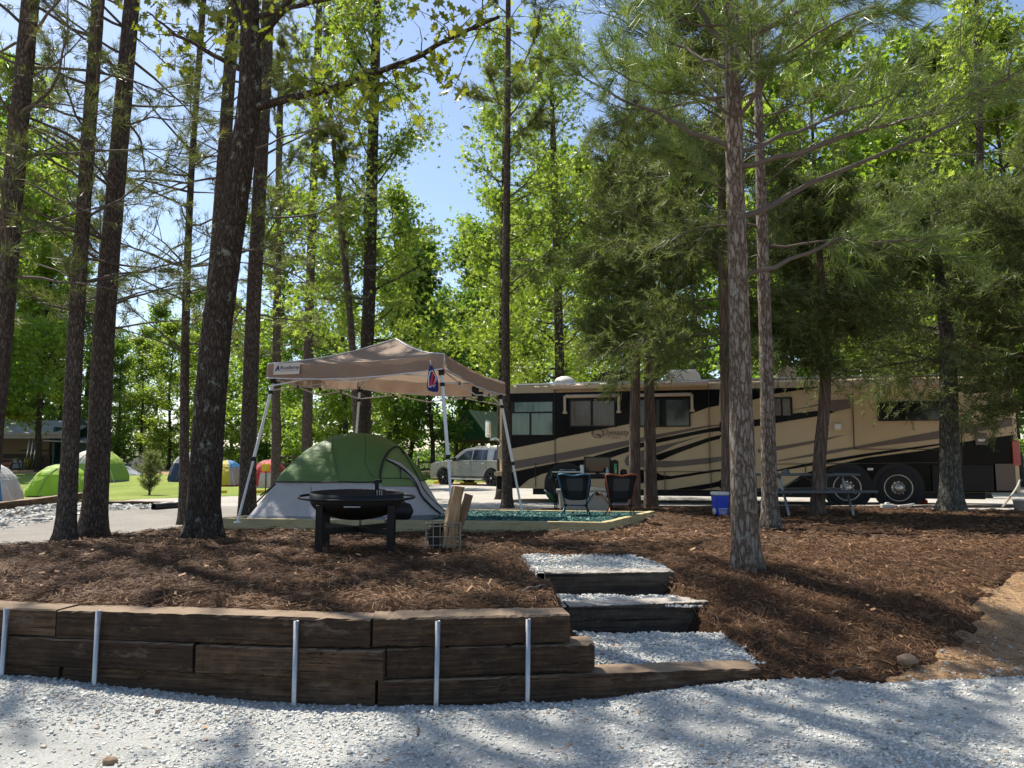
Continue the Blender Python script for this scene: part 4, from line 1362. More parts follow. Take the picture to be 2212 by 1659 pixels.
# sweetgum and pine boughs that close the picture's right-hand top
broadleaf('lime green sweetgum filling the upper right corner', [(2125, 1080, 24), (2122, 800, 20), (2118, 400, 15), (2110, 0, 10)], 25, 18, 24, 3.4, 44, 3.4, 13, 4, 0.20, STAR5, 'lime', M_OAK, 0.25)
wood(1985, 38, 40, 'mid', 1)
wood(1760, 34, 60, 'mid', 0)
wood(1700, 46, 130, 'lime', 1)

# undergrowth that hides the foot of the wood
ru = np.random.default_rng(9)
b = MB()
n = 34000
px = ru.uniform(-300, 2500, n); Y = ru.uniform(63, 73, n)
x = (px - CX) / FPX * Y
hmax = 1.1 + 2.6 * np.clip(0.5 + fbm(x, Y * 0.3, 0.16, 3, 3), 0, 1)
hmax = hmax * np.interp(px, [-300, 130, 220, 340, 600, 860, 1000, 2500], [1, 1, 1.5, 1.3, 0.55, 0.4, 1, 1])
z = base_z(x, Y) + hmax * ru.uniform(0, 1, n) ** 0.8
V, F, t = leaves(np.stack([x, Y, z], -1), 0.33, ru, RHOMB, 0.6)
b.add(V, F, tint=t)
tag(b.build('undergrowth', M_LEAF['deep']), 'dense green undergrowth at the foot of the far wood', 'undergrowth', kind='stuff')

# juniper sapling on the lawn
rsap = np.random.default_rng(70)
sp = on(322, 1071)
sap = thing('juniper_sapling', 'small feathery juniper sapling growing on the lawn', 'sapling', tuple(sp))
sap.scale = (1.5, 1.5, 1.22)
T = Twigs(70)
T.limb(np.array([[0, 0, -0.03], [0.02, 0, 0.5], [0, 0.02, 1.2]]), 0.03, 0.01)
for i in range(70):
    h = rsap.uniform(0.1, 1.15); az = rsap.uniform(0, 6.28); Lb = np.interp(h, [0, 0.5, 1.25], [0.22, 0.36, 0.06])
    d = np.array([math.cos(az), math.sin(az), 1.1])
    c = T.curve(np.array([0, 0, h]), d, Lb, 0.2, 0.1, 5)
    T.limb(c, 0.008, 0.003, 3)
    for k in (1, 2, 3, 4): T.tip(c[k] + rsap.normal(0, 0.03, 3), d + rsap.normal(0, 0.6, 3))
T.b.build('trunk', M_TWIG, sap, True)
tp, td = T.get()
V, F, t = cedar_sprigs(tp, td, 9, 0.2, rsap, 0.018)
MB().add(V, F, tint=np.clip(t + 0.3, 0, 0.9)).build('crown', M_SPRAY, sap)
# ------------------------------------------------------------------ motorhome
def c3(X, Y): return 1042.3 + X * 0.24799, 768.0 + Y * 0.24799
def c4(X, Y): return 1536.1 + X * 0.30556, 768.0 + Y * 0.30556


RVF = at(1092, HOR, 22.3)[:2]; RVR = at(2204, HOR, 19.2)[:2]
RVD = (RVR - RVF) / np.linalg.norm(RVR - RVF); RVL = float(np.linalg.norm(RVR - RVF))
RVN = np.array([-RVD[1], RVD[0]])            # away from the camera
RVZ = 0.27
rvroot = thing('motorhome', 'long tan and black motorhome with swoosh stripes parked behind the cedars', 'motorhome', (RVF[0], RVF[1], RVZ), math.atan2(RVD[1], RVD[0]))


def rv(uv, w=0.0):
    """photo point -> (s, w, h) on the plane w metres in from the near side"""
    d = ray(*uv)
    t = ((RVF + RVN * w - EYEP[:2]) @ RVN) / (d[:2] @ RVN)
    p = EYEP + d * t
    return np.array([(p[:2] - RVF) @ RVD, w, p[2] - RVZ])


M_RVTAN = pm('motorhome_tan_paint', (0.47, 0.35, 0.20), 0.3, 0.05, 1.5, coat=0.25, spec=0.3)
M_RVBLK = pm('motorhome_black_paint', (0.005, 0.005, 0.006), 0.2, 0.1, 2, spec=0.10)
M_RVGRY = pm('motorhome_taupe_paint', (0.125, 0.097, 0.08), 0.3, 0.06, 2, spec=0.3)
M_RVWHT = pm('aged_white_plastic', (0.66, 0.64, 0.60), 0.45, 0.08, 5)
M_RUB = pm('black_rubber', (0.009, 0.009, 0.009), 0.8, 0.25, 20, 0.3, 60)
M_BLKPL = pm('black_plastic', (0.010, 0.010, 0.011), 0.5, 0.2, 12, spec=0.3)
M_GLASS_GREEN = pm('reflective_green_glass', (0.07, 0.13, 0.105), 0.06, 0.5, 1.3, spec=0.6, coat=0.5, stretch=(6, 1, 0.6))  # green reflections put into the pane colour as upright streaks
M_GLASS_DARK = pm('dark_tinted_glass', (0.012, 0.012, 0.010), 0.05, 0.4, 2.0, spec=0.5, coat=0.2)
M_CURTAIN = pm('curtain_behind_glass', (0.075, 0.06, 0.04), 0.25, 0.6, 2.2, coat=0.4, stretch=(9, 1, 0.8))
M_ALU = pm('brushed_aluminium', (0.66, 0.64, 0.60), 0.28, 0.1, 10, metal=0.9)
M_CHROME = pm('chrome', (0.80, 0.80, 0.80), 0.08, 0.05, 6, metal=1.0)
M_AWN = pm('tan_awning_tube', (0.50, 0.38, 0.26), 0.4, 0.1, 3)
M_AMBER = pm('amber_lens', (0.60, 0.16, 0.02), 0.2, 0.1, 9)
M_RED = pm('red_lens', (0.33, 0.02, 0.02), 0.18, 0.2, 9, coat=0.5)
M_LINE = pm('panel_gap', (0.05, 0.042, 0.032), 0.8, 0.1, 6)
M_LOGO = pm('brown_lettering', (0.12, 0.085, 0.06), 0.5, 0.05, 6)

W = 2.5
TOP = 3.40
b = MB()
rings = []
for s, ins, dz in ((0.30, 0.0, 0.0), (0.10, 0.012, 0.01), (-0.08, 0.07, 0.03), (-0.20, 0.20, 0.08), (-0.28, 0.42, 0.14), (-0.31, 0.75, 0.20)):
    rings.append((s, ins, dz))
rings = rings[::-1] + [(2.0, 0, 0), (6.0, 0, 0), (10.0, 0, 0), (RVL - 0.12, 0, 0), (RVL - 0.02, 0.05, 0.02), (RVL, 0.12, 0.06)]
sec = []
for s, i, dz in rings:
    sec.append([[s, i, 0.40], [s, i, TOP - 0.26 - dz], [s, i + 0.05, TOP - 0.10 - dz], [s, i + 0.18, TOP - dz], [s, W - i - 0.18, TOP - dz], [s, W - i - 0.05, TOP - 0.1 - dz], [s, W - i, TOP - 0.26 - dz], [s, W - i, 0.40]])
V = np.array(sec); k = 8; m = len(sec)
i = np.arange(m - 1)[:, None] * k; j = np.arange(k)[None]; q = (j + 1) % k
b.add(V.reshape(-1, 3), np.stack([i + j, i + q, i + k + q, i + k + j], -1).reshape(-1, 4), np.arange(k)[None, ::-1], np.arange(k)[None] + (m - 1) * k)
b.build('body', M_RVTAN, rvroot)

layer = [0]


def decal(name, mat, poly, conv, thick=0.004, parent=rvroot, w0=None):
    layer[0] += 1
    w = -(0.003 + 0.0012 * layer[0]) if w0 is None else w0
    P = np.array([rv(conv(*p)) for p in poly])
    P[:, 0] = np.clip(P[:, 0], 0.06, RVL - 0.13); P[:, 2] = np.clip(P[:, 2], 0.405, TOP - 0.27)
    P[:, 1] = w
    return MB().prism(P, (0, 0.0 - w + 0.001, 0)).build(name, mat, parent)


BIG = 4000
decal('paint_band', M_RVBLK, [(200, 100), (2060, 60), (2060, 435), (1960, 455), (1810, 510), (1490, 560), (1285, 595), (660, 718), (628, 735), (200, 818)], c3)
decal('paint_band', M_RVBLK, [(75, -60), (2300, -60), (2300, 225), (2160, 245), (1800, 272), (1650, 200), (1010, 190), (860, 205), (780, 208), (440, 272), (320, 308), (75, 358)], c4)
decal('paint_band', M_RVBLK, [(820, 785), (1100, 722), (1500, 672), (1770, 612), (2300, 560), (2300, 1200), (480, 1200), (640, 845), (720, 812)], c4)
decal('paint_band', M_RVBLK, [(200, 1022), (630, 938), (880, 905), (1000, 868), (1285, 787), (1510, 727), (1965, 637), (2110, 612), (2110, 655), (1970, 668), (1510, 765), (1290, 832), (1000, 930), (870, 960), (600, 1010), (520, 1032), (400, 1082), (318, 1150), (285, 1200), (200, 1200)], c3)
decal('stripe', M_RVGRY, [(200, 928), (630, 857), (1285, 735), (1500, 690), (1970, 607), (2110, 598), (2110, 606), (1960, 625), (1500, 722), (1290, 778), (900, 872), (630, 925), (200, 1000)], c3)
decal('stripe', M_RVBLK, [(1505, 868), (1620, 830), (1970, 715), (2110, 683), (2110, 716), (1975, 750), (1700, 850), (1545, 916), (1515, 905)], c3)
decal('stripe', M_RVGRY, [(1236, 920), (1250, 885), (1290, 850), (1510, 795), (1920, 700), (1700, 770), (1500, 860), (1510, 918), (1700, 918), (1970, 890), (2118, 876), (2118, 912), (1970, 942), (1600, 975), (1300, 972), (1250, 955)], c3)
decal('stripe', M_RVBLK, [(1290, 985), (1500, 1005), (1555, 1040), (1640, 1050), (1990, 1000), (2120, 984), (2120, 996), (1990, 1020), (1640, 1075), (1480, 1095), (1370, 1116), (1290, 1118)], c3)
decal('stripe', M_RVBLK, [(1640, 1202), (1990, 1112), (2120, 1078), (2120, 1132), (1900, 1216), (1640, 1224)], c3)
decal('stripe', M_RVGRY, [(330, 662), (600, 622), (945, 560), (780, 610), (460, 672), (330, 688)], c4)
decal('stripe', M_RVGRY, [(470, 742), (850, 668), (1010, 645), (1620, 530), (1790, 500), (2300, 440), (2300, 497), (1760, 557), (1600, 590), (1010, 662), (860, 692), (470, 748)], c4)
decal('stripe', M_RVBLK, [(450, 812), (760, 745), (1100, 692), (1620, 622), (1620, 634), (1100, 712), (760, 770), (450, 822)], c4)
decal('stripe', M_RVBLK, [(60, 470), (320, 452), (600, 408), (780, 388), (930, 372), (860, 405), (780, 425), (440, 480), (320, 500), (60, 540)], c4)
decal('stripe', M_RVGRY, [(560, 390), (780, 338), (860, 315), (985, 308), (985, 372), (860, 400), (780, 350)], c4)
decal('stripe', M_RVBLK, [(60, 880), (110, 868), (180, 850), (180, 900), (110, 925), (60, 940)], c4)
decal('stripe', M_RVBLK, [(60, 805), (140, 795), (140, 802), (60, 815)], c4)


def seam(a, c, conv, wd=0.012):
    layer[0] += 1
    P0, P1 = rv(conv(*a)), rv(conv(*c))
    P0[1] = P1[1] = -0.012
    return MB().bar(P0, P1, wd, 0.05, up=(0, 1, 0)).build('panel_seam', M_LINE, rvroot)


for a, c in (((628, 250), (634, 1190)), ((1968, 215), (1982, 1010)), ((634, 930), (660, 925)), ((300, 1010), (300, 1140)), ((463, 935), (463, 1145)), ((1586, 1015), (1590, 1200)), ((1990, 1015), (1992, 1215)), ((1500, 1012), (2120, 1010))):
    seam(a, c, c3)
for a, c in (((996, 205), (1012, 660)), ((1012, 662), (1620, 664)), ((460, 768), (1600, 757)), ((1768, 480), (1772, 760)), ((668, 768), (668, 830))):
    seam(a, c, c4, 0.016)


def window(conv, x0, y0, x1, y1, panes, mat, name='window'):
    P = [rv(conv(*p)) for p in ((x0, y0), (x1, y0), (x1, y1), (x0, y1))]
    s0, s1 = P[0][0], P[1][0]; h1 = (P[0][2] + P[1][2]) / 2; h0 = (P[2][2] + P[3][2]) / 2
    f = MB()
    f.box(((s0 + s1) / 2, -0.03, (h0 + h1) / 2), (s1 - s0, 0.03, h1 - h0))
    fr = f.build(name, M_BLKPL, rvroot, bevel=0.03, seg=3)
    for (a, c, d, e) in panes:
        A, B = rv(conv(a, c)), rv(conv(d, e))
        MB().box(((A[0] + B[0]) / 2, -0.05, (A[2] + B[2]) / 2), (abs(B[0] - A[0]), 0.008, abs(A[2] - B[2]))).build('pane', mat, fr, bevel=0.003)
    return fr


window(c3, 252, 398, 624, 702, [(285, 410, 612, 488), (262, 505, 412, 690), (430, 505, 612, 690)], M_GLASS_GREEN)
window(c3, 757, 370, 1163, 626, [(772, 398, 945, 610), (965, 398, 1150, 610)], M_CURTAIN)
window(c3, 1366, 368, 1808, 622, [(1374, 388, 1570, 610), (1595, 388, 1800, 610)], M_GLASS_DARK)
window(c4, 425, 294, 572, 430, [(434, 306, 494, 424), (502, 306, 560, 424)], M_CURTAIN)
window(c4, 1172, 322, 1625, 462, [(1182, 330, 1390, 454), (1402, 330, 1615, 454)], M_GLASS_DARK)


def awn(conv, x0, x1, y0, y1, r, arms=()):
    A, B = rv(conv(x0, y0)), rv(conv(x1, y1))
    z = (A[2] + B[2]) / 2
    g = MB().tube([[A[0], -0.10, z], [B[0], -0.10, z]], r, 14).build('awning', M_AWN, rvroot, True)
    MB().box(((A[0] + B[0]) / 2, -0.05, z + r * 0.75), (B[0] - A[0] + 0.04, 0.13, r * 0.8)).build('awning_case', M_ALU, g, bevel=0.01)
    for x, ya, yb in arms:
        P0, P1 = rv(conv(x, ya)), rv(conv(x, yb))
        MB().box((P0[0], -0.08, (P0[2] + P1[2]) / 2), (0.07, 0.06, P0[2] - P1[2])).box((P0[0], -0.055, P1[2] + 0.03), (0.13, 0.09, 0.06)).build('awning_arm', M_AWN, g, bevel=0.006)


awn(c3, 606, 1965, 275, 248, 0.075)
awn(c3, 735, 1168, 360, 352, 0.045, ((721, 352, 508), (1188, 342, 502)))
awn(c3, 1372, 1812, 350, 343, 0.045, ((1823, 340, 492),))

# roof gear
rt = MB()
rt.box((RVL / 2 - 0.1, 0.16, TOP + 0.0), (RVL - 0.7, 0.06, 0.05))
rt.build('roof_rail', M_ALU, rvroot, bevel=0.01)
D0 = rv(c3(715, 222), 0.9)
b = MB().lathe([(0.0, 0.31), (0.12, 0.30), (0.24, 0.25), (0.32, 0.15), (0.345, 0.05), (0.345, -0.02)], (D0[0], 0.9, TOP - 0.02), 28)
b.build('satellite_dome', M_RVWHT, rvroot, True)


def roofbox(conv, x0, x1, ytop, mat, name, dome=0.3, w=1.2, wd=0.8):
    A, B = rv(conv(x0, ytop), w), rv(conv(x1, ytop), w)
    h = max(A[2], B[2]) - TOP
    s0, s1 = A[0], B[0]
    L = s1 - s0
    prof = [(s0, TOP - 0.02), (s0 + 0.03 * L, TOP + h * 0.45), (s0 + dome * L * 0.5, TOP + h * 0.9), (s0 + dome * L, TOP + h), (s1 - 0.12 * L, TOP + h * 0.96), (s1 - 0.04 * L, TOP + h * 0.5), (s1, TOP - 0.02)]
    P = [[p[0], w - wd / 2, p[1]] for p in prof][::-1]
    return MB().prism(P, (0, wd, 0)).build(name, mat, rvroot, bevel=0.04, seg=3)


roofbox(c3, 1012, 1330, 152, M_BLKPL, 'air_conditioner')
roofbox(c3, 1583, 1908, 138, M_RVWHT, 'air_conditioner', 0.28)
roofbox(c4, 450, 590, 84, M_AWN, 'roof_vent', 0.5)
roofbox(c4, 1880, 2120, 100, M_RVWHT, 'air_conditioner', 0.3)


def wheel(parent, c, R, wd, rim_r, rim_mat, holes=10, truck=True, yy=-1):
    """wheel whose outer face looks towards local -y"""
    cx, cy, cz = c
    tp = [(rim_r * 0.96, 0.0), (rim_r * 1.04, -0.012), (R * 0.90, -0.02), (R * 0.985, 0.02), (R, 0.06), (R, wd - 0.06), (R * 0.95, wd), (rim_r, wd)]
    w_ = MB().lathe([(a, 0) for a in (0,)] + [], (0, 0, 0), 3) if False else None
    hub = thing_part('wheel', parent, (cx, cy, cz))
    MB().lathe(tp, (0, 0, 0), 40, 'y').build('tyre', M_RUB, hub, True)
    if truck:
        rp = [(rim_r, 0.0), (rim_r * 0.97, -0.015), (rim_r * 0.92, 0.01), (rim_r * 0.88, 0.07), (rim_r * 0.62, 0.10), (rim_r * 0.56, 0.03), (rim_r * 0.34, 0.02), (rim_r * 0.33, -0.05), (rim_r * 0.24, -0.09), (rim_r * 0.10, -0.11), (0.0, -0.112)]
        rm = MB().lathe(rp, (0, 0, 0), 40, 'y').build('rim', rim_mat, hub, True)
        hb = MB()
        for k in range(holes):
            a = k * 2 * math.pi / holes
            hb.tube([[math.cos(a) * rim_r * 0.74, 0.070, math.sin(a) * rim_r * 0.74], [math.cos(a) * rim_r * 0.74, 0.086, math.sin(a) * rim_r * 0.74]], rim_r * 0.085, 12)
        o_ = hb.build('hand_holes', M_BLKPL, rm); o_['kind'] = 'stuff'
        lg = MB()
        for k in range(10):
            a = (k + .5) * 2 * math.pi / 10
            lg.tube([[math.cos(a) * rim_r * 0.46, 0.03, math.sin(a) * rim_r * 0.46], [math.cos(a) * rim_r * 0.46, -0.02, math.sin(a) * rim_r * 0.46]], rim_r * 0.05, 6)
        o_ = lg.build('lug_nuts', M_CHROME, rm); o_['kind'] = 'stuff'
    else:
        rm = MB().lathe([(rim_r, 0.0), (rim_r * 0.97, -0.012), (rim_r * 0.93, 0.02), (rim_r * 0.90, 0.09), (0, 0.10)], (0, 0, 0), 36, 'y').build('rim', rim_mat, hub, True)
        for k in range(6):
            a = k * math.pi / 3 + 0.3
            d = np.array([math.cos(a), 0, math.sin(a)]); e = np.array([-math.sin(a), 0, math.cos(a)])
            P = [d * rim_r * 0.12 + e * 0.035, d * rim_r * 0.95 + e * 0.06, d * rim_r * 0.95 - e * 0.06, d * rim_r * 0.12 - e * 0.035]
            MB().prism([p + np.array([0, 0.0, 0]) for p in P], (0, 0.06, 0)).build('spoke', M_SPOKE, rm)
        MB().lathe([(0, -0.012), (0.05, -0.01), (0.06, 0.03)], (0, 0, 0), 16, 'y').build('hub_cap', M_CHROME, rm, True)
    return hub


def thing_part(name, parent, loc):
    o = bpy.data.objects.new(name, None); o.empty_display_size = 0.1
    COL.objects.link(o); o.parent = parent; o.location = loc
    return o


M_SPOKE = pm('dark_alloy', (0.05, 0.05, 0.055), 0.2, 0.1, 8, metal=0.8)
M_RIM = pm('polished_alloy', (0.52, 0.47, 0.40), 0.33, 0.15, 8, metal=0.85)
R1, R2, RFW = rv(c4(960, 932)), rv(c4(1322, 940)), rv(c3(728, 1090))
for q in (R1, R2, RFW):
    MB().lathe([(0.0, 0.0), (0.62, 0.0)], (q[0], -0.024, 0.52), 40, 'y').build('wheel_arch', M_BLKPL, rvroot)
    wheel(rvroot, (q[0], -0.05, 0.50), 0.515, 0.29, 0.345, M_RIM)
MB().box((RVL / 2, 1.2, 0.34), (RVL - 1.5, 1.9, 0.24)).build('underframe', M_BLKPL, rvroot)

# small things on its side
A = rv(c4(894, 506)); MB().box((A[0], -0.03, A[2]), (0.23, 0.03, 0.2)).build('vent_hatch', M_AWN, rvroot, bevel=0.01)
MB().box((A[0], -0.05, A[2] + 0.01), (0.15, 0.02, 0.13)).build('vent_flap', M_RVWHT, rvroot, bevel=0.006)
A = rv(c4(1122, 803)); MB().box((A[0], -0.06, A[2]), (0.14, 0.02, 0.06)).build('marker_light', M_RVWHT, rvroot, bevel=0.01)
A = rv(c4(728, 906)); MB().box((A[0], -0.06, A[2]), (0.09, 0.02, 0.05)).build('side_lamp', M_AMBER, rvroot, bevel=0.008)
g0, g1 = rv(c4(1555, 775)), rv(c4(1995, 960))
gr = MB().box(((g0[0] + g1[0]) / 2, -0.062, (g0[2] + g1[2]) / 2), (g1[0] - g0[0], 0.012, g0[2] - g1[2])).build('radiator_grille', M_BLKPL, rvroot)
for k in range(14):
    z = g1[2] + (g0[2] - g1[2]) * (k + 0.5) / 14
    MB().box(((g0[0] + g1[0]) / 2, -0.078, z), (g1[0] - g0[0] - 0.05, 0.02, 0.018), None).build('slat', M_BLKPL, gr)
A = rv(c4(2168, 688)); MB().box((RVL - 0.10, -0.03, A[2]), (0.17, 0.09, 0.62)).build('tail_light', M_RED, rvroot, bevel=0.02)
A, B = rv(c4(2000, 765)), rv(c4(2150, 955)); MB().box(((A[0] + B[0]) / 2, -0.062, (A[2] + B[2]) / 2), (B[0] - A[0], 0.012, A[2] - B[2])).build('corner_panel', M_RVGRY, rvroot, bevel=0.02)
A = rv(c4(1905, 590)); MB().box((A[0], -0.06, A[2]), (0.28, 0.015, 0.3)).build('fuel_hatch', M_RVGRY, rvroot, bevel=0.012)
MB().box((A[0], -0.075, A[2] - 0.03), (0.16, 0.012, 0.06)).build('hatch_plate', M_RVWHT, rvroot, bevel=0.006)
A = rv(c4(80, 620)); MB().box((A[0], -0.04, A[2]), (0.12, 0.012, 0.34)).build('service_panel', M_RVTAN, rvroot, bevel=0.012)
# headlamp corner and mirror
A = rv((1081, 1013)); MB().box((0.02, 0.05, A[2]), (0.26, 0.14, 0.34)).build('indicator_lamp', M_AMBER, rvroot, bevel=0.05, seg=3)
b = MB().box((-0.06, 0.05, rv((1081, 977))[2]), (0.34, 0.2, 0.42)); b.build('headlamp_housing', M_RVTAN, rvroot, bevel=0.06, seg=3)
MB().box((-0.12, 0.05, 0.82), (0.42, 0.24, 0.12)).build('bumper', M_RVTAN, rvroot, bevel=0.04, seg=3)
MB().box((-0.09, 0.05, 0.55), (0.36, 0.22, 0.40)).build('bumper_corner', M_RVBLK, rvroot, bevel=0.07, seg=3)
m0 = rv((1060, 940), -0.1); m1 = rv((1084, 955), 0.1)
mr = thing_part('side_mirror', rvroot, (0, 0, 0))
MB().tube([m1, (m1 + m0) / 2 + (0, 0, 0.02), m0 + (0, 0, -0.12)], 0.03, 8).build('mirror_arm', M_CHROME, mr, True)
MB().box(m0 + (-0.08, 0, 0.18), (0.14, 0.24, 0.48)).build('mirror_head', M_CHROME, mr, bevel=0.05, seg=3)


def text(body, size, loc, rot, mat, parent, shear=0.0, name='lettering', extrude=0.002, align='LEFT'):
    c = bpy.data.curves.new(name, 'FONT'); c.body = body; c.size = size; c.shear = shear; c.extrude = extrude; c.align_x = align
    c.materials.append(mat)
    o = bpy.data.objects.new(name, c); COL.objects.link(o)
    me = bpy.data.meshes.new_from_object(o.evaluated_get(bpy.context.evaluated_depsgraph_get()))
    bpy.data.objects.remove(o)
    o = bpy.data.objects.new(name, me); COL.objects.link(o); o.parent = parent; o.location = loc; o.rotation_euler = rot
    return o


L0, L1 = rv(c3(1037, 695)), rv(c3(1162, 690))
text('Dynasty', 0.235, (L0[0], -0.03, L0[2]), (math.pi / 2, 0, 0), M_LOGO, rvroot, 0.3)
text('MONACO', 0.06, (L0[0] + 0.26, -0.03, L0[2] - 0.09), (math.pi / 2, 0, 0), M_LOGO, rvroot)
G = rv(c3(1005, 680))
em = MB()
th = np.linspace(0, 2 * math.pi, 25)
em.tube(np.stack([G[0] + 0.15 * np.cos(th), np.full(25, -0.03), G[2] + 0.115 * np.sin(th)], -1), 0.012, 6, False)
for a in (0.2, 1.0, 1.8):
    em.tube([[G[0] - 0.05, -0.03, G[2] - 0.02], [G[0] + 0.12 * math.cos(a - 1.0), -0.03, G[2] - 0.09 * math.sin(a) - 0.01]], 0.014, 6)
em.build('emblem', M_LOGO, rvroot)
A, B = rv(c3(948, 676)), rv(c3(968, 676)); MB().bar([A[0], -0.03, A[2]], [B[0], -0.03, A[2]], 0.03, 0.03).build('badge', M_LOGO, rvroot)

# ------------------------------------------------------------------ silver sport utility wagon
wr, wf = np.array([-1.02, 37.0]), np.array([-3.50, 39.2])
dv = (wr - wf) / np.linalg.norm(wr - wf)
p0 = wf - dv * 1.0
SZ = float(base_z(np.array([-2.0]), np.array([38.0]))[0]) + 0.0
car = thing('parked_car', 'silver beige sport utility wagon parked beyond the front of the motorhome', 'car', (p0[0], p0[1], SZ), math.atan2(dv[1], dv[0]))
M_CAR = pm('silver_beige_car_paint', (0.30, 0.30, 0.305), 0.28, 0.04, 3, metal=0.5, coat=0.8)
M_TRIM = pm('black_trim', (0.02, 0.02, 0.022), 0.4, 0.2, 8)
CW = 2.04


def arc(cx, r, a0, a1, n=9):
    return [(cx + r * math.cos(a), 0.40 + r * math.sin(a)) for a in np.linspace(a0, a1, n)]


low = [(0.10, 0.32), (0.0, 0.50), (0.02, 0.85), (0.10, 1.08), (0.45, 1.17), (1.45, 1.24), (5.45, 1.24), (5.60, 1.12), (5.68, 0.85), (5.68, 0.45), (5.55, 0.32)]
low = low + arc(4.32, 0.50, 0, math.pi) + [(3.80, 0.30), (1.52, 0.30)] + arc(1.0, 0.50, 0, math.pi)
b = MB().prism([[x, 0, z] for x, z in low], (0, CW, 0))
b.build('body', M_CAR, car, bevel=0.05, seg=3)
up = [(1.42, 1.20), (2.28, 1.78), (2.75, 1.87), (4.7, 1.87), (5.30, 1.80), (5.55, 1.20)]
a = np.array([[x, 0.03 + 0.22 * max(0, (z - 1.2)) / 0.67, z] for x, z in up]); c = a * (1, -1, 1) + (0, CW, 0)
b = MB().add(np.concatenate([a, c]), [[0, 1, 7, 6], [1, 2, 8, 7], [2, 3, 9, 8], [3, 4, 10, 9], [4, 5, 11, 10]], [[5, 4, 3, 2, 1, 0]], [[6, 7, 8, 9, 10, 11]])
b.build('cabin', M_CAR, car, bevel=0.035, seg=2)


def cabin_pane(pts, name='window', mat=None):
    P = np.array([[x, 0.03 + 0.22 * (z - 1.2) / 0.67 - 0.012, z] for x, z in pts])
    return MB().prism(P, (0, 0.015, 0)).build(name, mat or M_GLASS_CAR, car, bevel=0.004)


M_GLASS_CAR = pm('car_window_glass', (0.012, 0.015, 0.02), 0.04, 0.3, 2, spec=0.6, coat=0.4)
cabin_pane([(1.88, 1.27), (2.95, 1.27), (2.92, 1.74), (2.52, 1.70), (2.38, 1.62)])
cabin_pane([(3.03, 1.27), (3.62, 1.27), (3.60, 1.75), (3.02, 1.75)])
cabin_pane([(3.66, 1.27), (4.0, 1.27), (3.94, 1.75), (3.65, 1.75)])
cabin_pane([(4.42, 1.27), (5.22, 1.27), (5.08, 1.72), (4.40, 1.74)])
MB().prism([[1.52, 0.18, 1.28], [2.25, 0.30, 1.765], [2.25, CW - 0.3, 1.765], [1.52, CW - 0.18, 1.28]], (-0.02, 0, 0.03)).build('windscreen', M_GLASS_CAR, car)
for x in (1.0, 4.32):
    MB().lathe([(0, 0.10), (0.47, 0.10), (0.47, 0.4)], (x, -0.02, 0.42), 28, 'y').build('wheel_well', M_TRIM, car)
    wheel(car, (x, 0.0, 0.41), 0.41, 0.26, 0.285, M_TRIM, truck=False)
    wheel(car, (x, CW - 0.28, 0.41), 0.41, 0.26, 0.285, M_TRIM, truck=False)
MB().box((2.68, 0.0, 0.33), (2.2, 0.16, 0.05)).build('running_board', M_ALU, car, bevel=0.015)
MB().box((2.68, 0.03, 0.44), (2.5, 0.06, 0.10)).build('sill', M_TRIM, car, bevel=0.01)
for x in (2.72, 3.78):
    MB().box((x, -0.02, 1.10), (0.19, 0.04, 0.04)).build('door_handle', M_CHROME, car, bevel=0.012)
for x0, x1 in ((1.72, 1.72), (2.98, 2.98), (4.02, 4.02)):
    MB().bar([x0, -0.0015, 0.45], [x1, -0.0015, 1.24], 0.012, 0.006, up=(0, 1, 0)).build('door_gap', M_TRIM, car)
MB().box((2.9, -0.002, 1.225), (3.6, 0.02, 0.02)).build('belt_trim', M_CHROME, car)
mm = MB().box((1.95, -0.13, 1.30), (0.15, 0.22, 0.19)).build('side_mirror', M_TRIM, car, bevel=0.04, seg=3)
for y in (0.32, CW - 0.32):
    MB().tube([[2.9, y, 1.86], [3.0, y, 1.92], [4.7, y, 1.92], [4.85, y, 1.86]], 0.018, 8).build('roof_rail', M_ALU, car, True)
MB().box((0.10, 0.25, 0.98), (0.14, 0.42, 0.15)).build('headlight', M_RVWHT, car, bevel=0.03)
MB().box((5.62, 0.12, 1.05), (0.12, 0.22, 0.5)).build('tail_light', M_RED, car, bevel=0.03)
text('SUBURBAN', 0.075, (1.98, -0.004, 0.86), (math.pi / 2, 0, 0), M_CHROME, car, name='badge')
# ------------------------------------------------------------------ pop-up canopy
M_CANOPY = pm('taupe_canopy_cloth', (0.35, 0.25, 0.185), 0.8, 0.08, 3, 0.25, 7, 0.05, transl=0.35)
M_WPOLE = pm('white_powder_coat', (0.66, 0.68, 0.68), 0.35, 0.06, 6)
M_PIPING = pm('white_piping', (0.70, 0.70, 0.72), 0.7, 0.06, 10)
CAN = {'FL': (-3.44, 11.05, 2.63), 'FR': (-0.95, 10.30, 2.67), 'BR': (-0.20, 12.79, 2.54), 'BL': (-2.69, 13.54, 2.72)}
CAN = {k: np.array(v) for k, v in CAN.items()}
CC = sum(CAN.values()) / 4
PEAK = np.array([CC[0], CC[1], 3.37])
feet = {}
for k, v in CAN.items():
    f = CC + (v - CC) * 1.235
    f[2] = float(pad_z(f[0], f[1])) - 0.01
    feet[k] = f
canopy = thing('popup_canopy', 'taupe pop-up canopy on white slanted legs over the green tent', 'canopy', (CC[0], CC[1], 0.6))
CO = np.array(canopy.location)
order = ['FL', 'FR', 'BR', 'BL']
edge = [CC + (CAN[k] - CC) * np.array([1.045, 1.045, 1]) + (0, 0, 0.03) for k in order]     # foot of the valance
VAL = 0.20
fab = MB()
rcn = np.random.default_rng(3)
